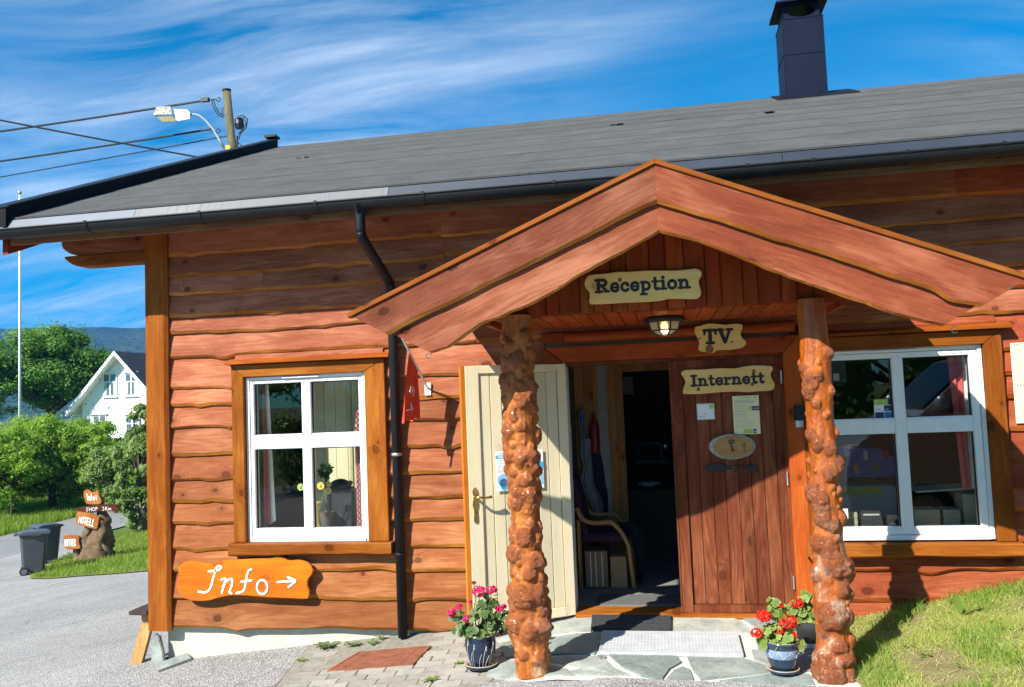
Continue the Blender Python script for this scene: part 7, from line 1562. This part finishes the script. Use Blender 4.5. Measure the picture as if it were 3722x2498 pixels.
for lab_, l in (('cable_loop', [(540, 268), (553, 262), (565, 272), (562, 290), (548, 306), (545, 318)]), ('cable_loop', [(540, 270), (556, 267), (562, 282), (552, 297), (544, 306)]), ('cable_loop', [(482, 226), (487, 245), (497, 262), (510, 268)]), ('cable_loop', [(486, 225), (492, 244), (500, 258), (512, 264)]), ('conduit', [(541, 310), (541, 345), (541, 380)]), ('hook', [(470, 229), (480, 228), (492, 227), (499, 232), (503, 229), (500, 222), (494, 224)]), ('hook', [(478, 300), (490, 298), (497, 304), (503, 300), (500, 294), (494, 296)]), ('ground_wire', [(508, 262), (507, 250), (515, 238), (527, 231)]), ('stay_wire', [(528, 313), (548, 330), (570, 345)])):
    MB().tube([pp(*q) for q in l], .028 if lab_ == 'conduit' else .014, 6).build(lab_, M_IRON, T)
MB().box(*[v for pair in zip(pp(468, 228) - Vector((.1, .05, .05)), pp(468, 228) + Vector((.1, .05, .05))) for v in pair]).build('clamp', M_IRON, T)
# street lamp arm
T = thing('street_lamp', 'grimy white street lamp head on a bent arm from the utility pole', 'street lamp', tuple(pp(508, 338)))
MB().tube([pp(512, 338), pp(500, 318), pp(487, 296), pp(470, 276), pp(455, 264), pp(445, 261), pp(434, 262)], [.035, .032, .028, .025, .024, .024, .024], 10).build('arm', plain('lamp_arm_paint', (.36, .37, .38), .5), T, smooth=True)
M_LAMPW = plain('grimy_white_lamp', (.42, .41, .35), .5, 0, .5, 14)
def lampslab(l, dep0, dep1, name, mat):
    a = [pp(x, y, dep0) for x, y in l]; b = [pp(x, y, dep1) for x, y in l]; n = len(l)
    MB().add(a + b, [tuple(range(n)), tuple(range(2 * n - 1, n - 1, -1))] + [(i, (i + 1) % n, n + (i + 1) % n, n + i) for i in range(n)]).build(name, mat, T, bevel=.012)
lampslab([(351, 258), (357, 243), (390, 243), (394, 262), (350, 263)], UD - .18, UD + .18, 'lamp_hood', M_LAMPW); lampslab([(395, 249), (428, 250), (434, 258), (434, 272), (404, 277), (395, 264)], UD - .12, UD + .12, 'gear_housing', plain('lamp_housing', (.78, .79, .80), .4))
lampslab([(352, 264), (394, 264), (404, 276), (395, 279), (372, 279)], UD - .15, UD + .15, 'lamp_glass', plain('dirty_lamp_glass', (.30, .27, .16), .3))
def wire(name, lab, a, b, da, db, r, sag=0.0):
    A, Bq = PD(*a, da), PD(*b, db); A = Bq + (A - Bq) * 2.4; pts = []
    for i in range(25): t = i / 24; q = A.lerp(Bq, t); q.z -= sag * 2.5 * 4 * t * (1 - t); pts.append(q)
    c0 = pts[0].lerp(pts[-1], .5); T = thing(name, lab, 'cable', tuple(pts[-1])); MB().tube(pts, r, 6).build('strand', M_IRON, T)
wire('power_cable', 'uppermost thick power cable running left from the pole', (-60, 301), (470, 229), 24, UD, .030, .04); wire('power_cable', 'second thick power cable running left past the lamp arm', (-60, 367), (480, 295), 24, UD, .028, .05); wire('power_cable', 'lowest thin cable running left from the pole', (-60, 409), (520, 310), 24, UD, .017, .03)
wire('power_cable', 'cable crossing the others and falling towards the roof verge', (-60, 257), (470, 362), 16, 17, .018, .02)
# ------------------------------------------------------------------ white house across the road
HD = 60.0; wc = PD(276, 818, HD); YH = wc.y; hp = lambda x, y: P(x, y, YH)
T = thing('white_house', 'white gabled house with a dark tiled roof beyond the orchard', 'house', (wc.x, YH, -2.4))
xl = hp(188, 930).x; hw = wc.x - xl; ridge = hp(276, 806).z; slope = 1.08; ev = ridge - slope * hw
wl = MB().prism([(wc.x - hw, -2.4), (wc.x + hw, -2.4), (wc.x + hw, ev), (wc.x, ridge), (wc.x - hw, ev)], YH, YH + 9).build('wall', M_WHITE2, T)
nb = 40
for k in range(nb):                                      # clapboards
    z0 = -2.4 + (ridge + 2.4) * k / nb; z1 = z0 + (ridge + 2.4) / nb; f = lambda z: hw if z < ev else max(.02, (ridge - z) / slope)
    a = f(z1) - .01
    MB().add([(wc.x - a, YH - .035, z0), (wc.x + a, YH - .035, z0), (wc.x + a, YH - .012, z1), (wc.x - a, YH - .012, z1), (wc.x - a, YH - .001, z0), (wc.x + a, YH - .001, z0), (wc.x + a, YH - .001, z1), (wc.x - a, YH - .001, z1)], [(0, 1, 2, 3), (7, 6, 5, 4), (0, 4, 5, 1), (1, 5, 6, 2), (2, 6, 7, 3), (3, 7, 4, 0)]).build('siding_board', M_WHITE2, wl)
def tilemat():
    m, t, b = new_mat('dark_roof_tiles'); v = coords(t, rnd=False); wv_ = N(t, 'ShaderNodeTexBrick'); L(t, v, wv_.inputs[0]); wv_.inputs['Scale'].default_value = 3.2; wv_.inputs[1].default_value = (.05, .045, .042, 1); wv_.inputs[2].default_value = (.075, .066, .06, 1); wv_.inputs[3].default_value = (.012, .011, .01, 1)
    L(t, wv_.outputs[0], b.inputs['Base Color']); b.inputs['Roughness'].default_value = .6; bump(t, b, wv_.outputs[1], -.8, .05); return m
M_TILE = tilemat(); ovh = .75; oy = .75
for sgn in (-1, 1):
    ex = hw + ovh; th = .16
    sl_ = MB().add([(wc.x, YH - oy, ridge + .12), (wc.x + sgn * ex, YH - oy, ridge + .12 - slope * ex), (wc.x + sgn * ex, YH + 9.5, ridge + .12 - slope * ex), (wc.x, YH + 9.5, ridge + .12), (wc.x, YH - oy, ridge - .08), (wc.x + sgn * ex, YH - oy, ridge - .08 - slope * ex), (wc.x + sgn * ex, YH + 9.5, ridge - .08 - slope * ex), (wc.x, YH + 9.5, ridge - .08)],
                   [(0, 1, 2, 3), (7, 6, 5, 4), (0, 4, 5, 1), (1, 5, 6, 2), (2, 6, 7, 3), (3, 7, 4, 0)], [0, 1, 1, 1, 1, 1]).build('roof', [M_TILE, M_WHITE2], T)
    MB().add([(wc.x, YH - oy - .06, ridge + .14), (wc.x + sgn * (ex + .02), YH - oy - .06, ridge + .14 - slope * (ex + .02)), (wc.x + sgn * (ex + .02), YH - oy - .06, ridge - .16 - slope * (ex + .02)), (wc.x, YH - oy - .06, ridge - .16), (wc.x, YH - oy - .005, ridge + .14), (wc.x + sgn * (ex + .02), YH - oy - .005, ridge + .14 - slope * (ex + .02)), (wc.x + sgn * (ex + .02), YH - oy - .005, ridge - .16 - slope * (ex + .02)), (wc.x, YH - oy - .005, ridge - .16)],
             [(0, 1, 2, 3), (7, 6, 5, 4), (0, 4, 5, 1), (1, 5, 6, 2), (2, 6, 7, 3), (3, 7, 4, 0)]).build('bargeboard', M_WHITE2, sl_)
M_HGL = plain('house_glass', (.10, .14, .17), .08, 0, .3, 2); M_HCUR = plain('house_curtain', (.55, .53, .48), .8)
def hwin(x0, y0, x1, y1, curt=True):
    a, b = hp(x0, y0), hp(x1, y1); w_ = MB().box(a.x - .09, b.x + .09, YH - .09, YH - .04, b.z - .1, a.z + .1).build('window', M_WHITE2, T)
    xm = (a.x + b.x) / 2; zm = a.z - (a.z - b.z) * .36
    for (u0, u1) in ((a.x, xm - .05), (xm + .05, b.x)):
        for (z0, z1) in ((b.z, zm - .04), (zm + .04, a.z)): MB().box(u0, u1, YH - .096, YH - .0905, z0, z1).build('pane', M_HGL, w_)
        if curt: MB().box(u0 + .02 if u0 == a.x else u1 - .18, u0 + .2 if u0 == a.x else u1 - .02, YH - .099, YH - .0965, b.z + .02, zm - .06).build('house_curtain', M_HCUR, w_)
    MB().box(a.x - .16, b.x + .16, YH - .2, YH - .04, a.z + .12, a.z + .18).build('window_cap', M_WHITE2, w_); MB().box(a.x - .14, b.x + .14, YH - .16, YH - .04, b.z - .16, b.z - .11).build('sill', M_WHITE2, w_)
hwin(239, 855, 266, 902); hwin(288, 854, 313, 900); hwin(215, 950, 242, 995, False); hwin(290, 950, 316, 995, False)
# ------------------------------------------------------------------ wire fence on the verge
for k in range(6):
    y = 14 + 4.2 * k; x = -25.2 - .05 * (y - 14) - (.6 if y > 25 else 0); g = float(gz(x, y)) - .06
    T = thing('fence_post', ['first', 'second', 'third', 'fourth', 'fifth', 'sixth'][k] + ' thin fence post on the verge, counted from the left', 'fence post', (x, y, g), 'wire fence posts on the verge')
    MB().tube([(x, y, g), (x, y, g + .95)], .03, 8).build('stake', W_GREY, T)
    if k: 
        for zz_ in (.85, .5): MB().tube([(x, y, g + zz_), (px0, py0, pg0 + zz_)], .006, 5).build('wire', M_STEEL, T)
    px0, py0, pg0 = x, y, g
# ------------------------------------------------------------------ silver van (beyond the right edge; seen as a reflection)
M_SILV = plain('silver_car_paint', (.62, .64, .66), .25, .3, .05, 2, 0, 60, .5, 1.0); M_CGL = plain('dark_car_glass', (.01, .012, .014), .05, 0, .1, 2)
y0, y1 = -5.25, -3.45; T = thing('parked_van', 'silver van parked beyond the right edge, mirrored in the right window', 'van', (4.4, -4.3, -.1))
prof = [(2.10, .15), (2.02, .45), (2.05, .80), (2.25, 1.08), (2.85, 1.30), (3.55, 1.93), (3.9, 2.02), (6.6, 2.04), (6.85, 1.9), (6.92, .5), (6.85, .15)]
body = MB().prism([(x, z) for x, z in prof], y0, y1).build('body', M_SILV, T, bevel=.05)
MB().add([(2.93, y0 + .12, 1.375), (2.93, y1 - .12, 1.375), (3.52, y1 - .16, 1.905), (3.52, y0 + .16, 1.905), (2.91, y0 + .12, 1.395), (2.91, y1 - .12, 1.395), (3.50, y1 - .16, 1.925), (3.50, y0 + .16, 1.925)], [(0, 1, 2, 3), (7, 6, 5, 4), (0, 4, 5, 1), (1, 5, 6, 2), (2, 6, 7, 3), (3, 7, 4, 0)]).build('windscreen', M_CGL, T)
for yy, s in ((y1 - .01, 1), (y0 + .01, -1)):
    ya, yb3 = sorted((yy, yy + s * .022))
    MB().prism([(3.12, 1.34), (3.66, 1.86), (4.35, 1.90), (4.35, 1.32)], ya, yb3).build('side_window', M_CGL, T); MB().prism([(4.45, 1.32), (4.45, 1.90), (6.5, 1.90), (6.6, 1.36)], ya, yb3).build('side_window', M_CGL, T)
    for xw in (2.85, 5.95): w_ = MB().tube([(xw, yy - s * .18, .22), (xw, yy + s * .02, .22)], .32, 24).build('wheel', M_RUBBER, T); MB().tube([(xw, yy + s * .021, .22), (xw, yy + s * .03, .22)], .2, 18).build('rim', M_STEEL, w_)
    MB().sphere((3.05, yy + s * .16, 1.44), .12, 14, 0, (.7, 1.1, .85)).build('wing_mirror', M_SILV, T, smooth=True)
    MB().box(2.09, 2.2, yy - s * .45 if s > 0 else yy + .05, yy - s * .05 if s > 0 else yy + .45, .82, .98).build('headlight', M_WHITE, T, bevel=.03)
# ------------------------------------------------------------------ far wooded hills
def forestmat():
    m, t, b = new_mat('far_forest'); v = coords(t, rnd=False); n = noi(t, v, .012, 5, .6); f = vor(t, v, .11); q = noi(t, v, .05, 4, .6)
    c = mixn(t, ramp(t, n, [(.35, 0.0), (.65, 1.0)]), (.030, .060, .022), (.055, .085, .026)); c = mixn(t, tm(t, 'MULTIPLY', ramp(t, f, [(.3, 0.0), (.8, 1.0)]), .7), c, (.008, .018, .010)); c = mixn(t, tm(t, 'MULTIPLY', ramp(t, q, [(.55, 0.0), (.7, 1.0)]), .5), c, (.08, .11, .03))
    L(t, c, b.inputs['Base Color']); b.inputs['Roughness'].default_value = 1; b.inputs['Specular IOR Level'].default_value = 0; bump(t, b, f, -1.0, 9.0); return m
hv = []; na, nr = 150, 26
for i in range(na + 1):
    az = math.radians(-78 + 130 * i / na)
    H_ = 1.42 * 128 + 26 * nz(i * .06, 4, 1.0) + 8 * nz(i * .25, 9, 1) + 1.6 * nz(i * 1.9, 3, 1) + 9 * math.cos((i - 45) * .05)
    for j in range(nr + 1):
        t = j / nr; d = 1150 + 750 * t; z = -6 + H_ * math.sin(t * math.pi / 2) ** 1.2 * (1 + .05 * nz(i * .3, j * .4)) + (1.4 * nz(i * 3.1 + j, 7, 1) if t > .1 else 0); hv.append((math.sin(az) * d, -6.6 + math.cos(az) * d, z))
hm = MB().add(hv, [(i * (nr + 1) + j, (i + 1) * (nr + 1) + j, (i + 1) * (nr + 1) + j + 1, i * (nr + 1) + j + 1) for i in range(na) for j in range(nr)]).build('hills', forestmat(), smooth=True)
tag(hm, 'distant wooded hills fading blue behind the house', 'hills', kind='structure')
hz = MB().box(-2500, 2500, -300, 2400, -8.5, 270).build('haze', [])
M_HAZE = bpy.data.materials.new('haze_air'); M_HAZE.use_nodes = True; ht = M_HAZE.node_tree; ht.nodes.clear(); ho = ht.nodes.new('ShaderNodeOutputMaterial'); hvv = ht.nodes.new('ShaderNodeVolumePrincipled')
hvv.inputs['Color'].default_value = (.07, .33, 1.0, 1); hvv.inputs['Density'].default_value = .00026; hvv.inputs['Anisotropy'].default_value = .2; ht.links.new(hvv.outputs[0], ho.inputs['Volume'])
hz.data.materials.clear(); hz.data.materials.append(M_HAZE); tag(hz, 'thin blue summer haze over the valley', 'haze', kind='stuff')
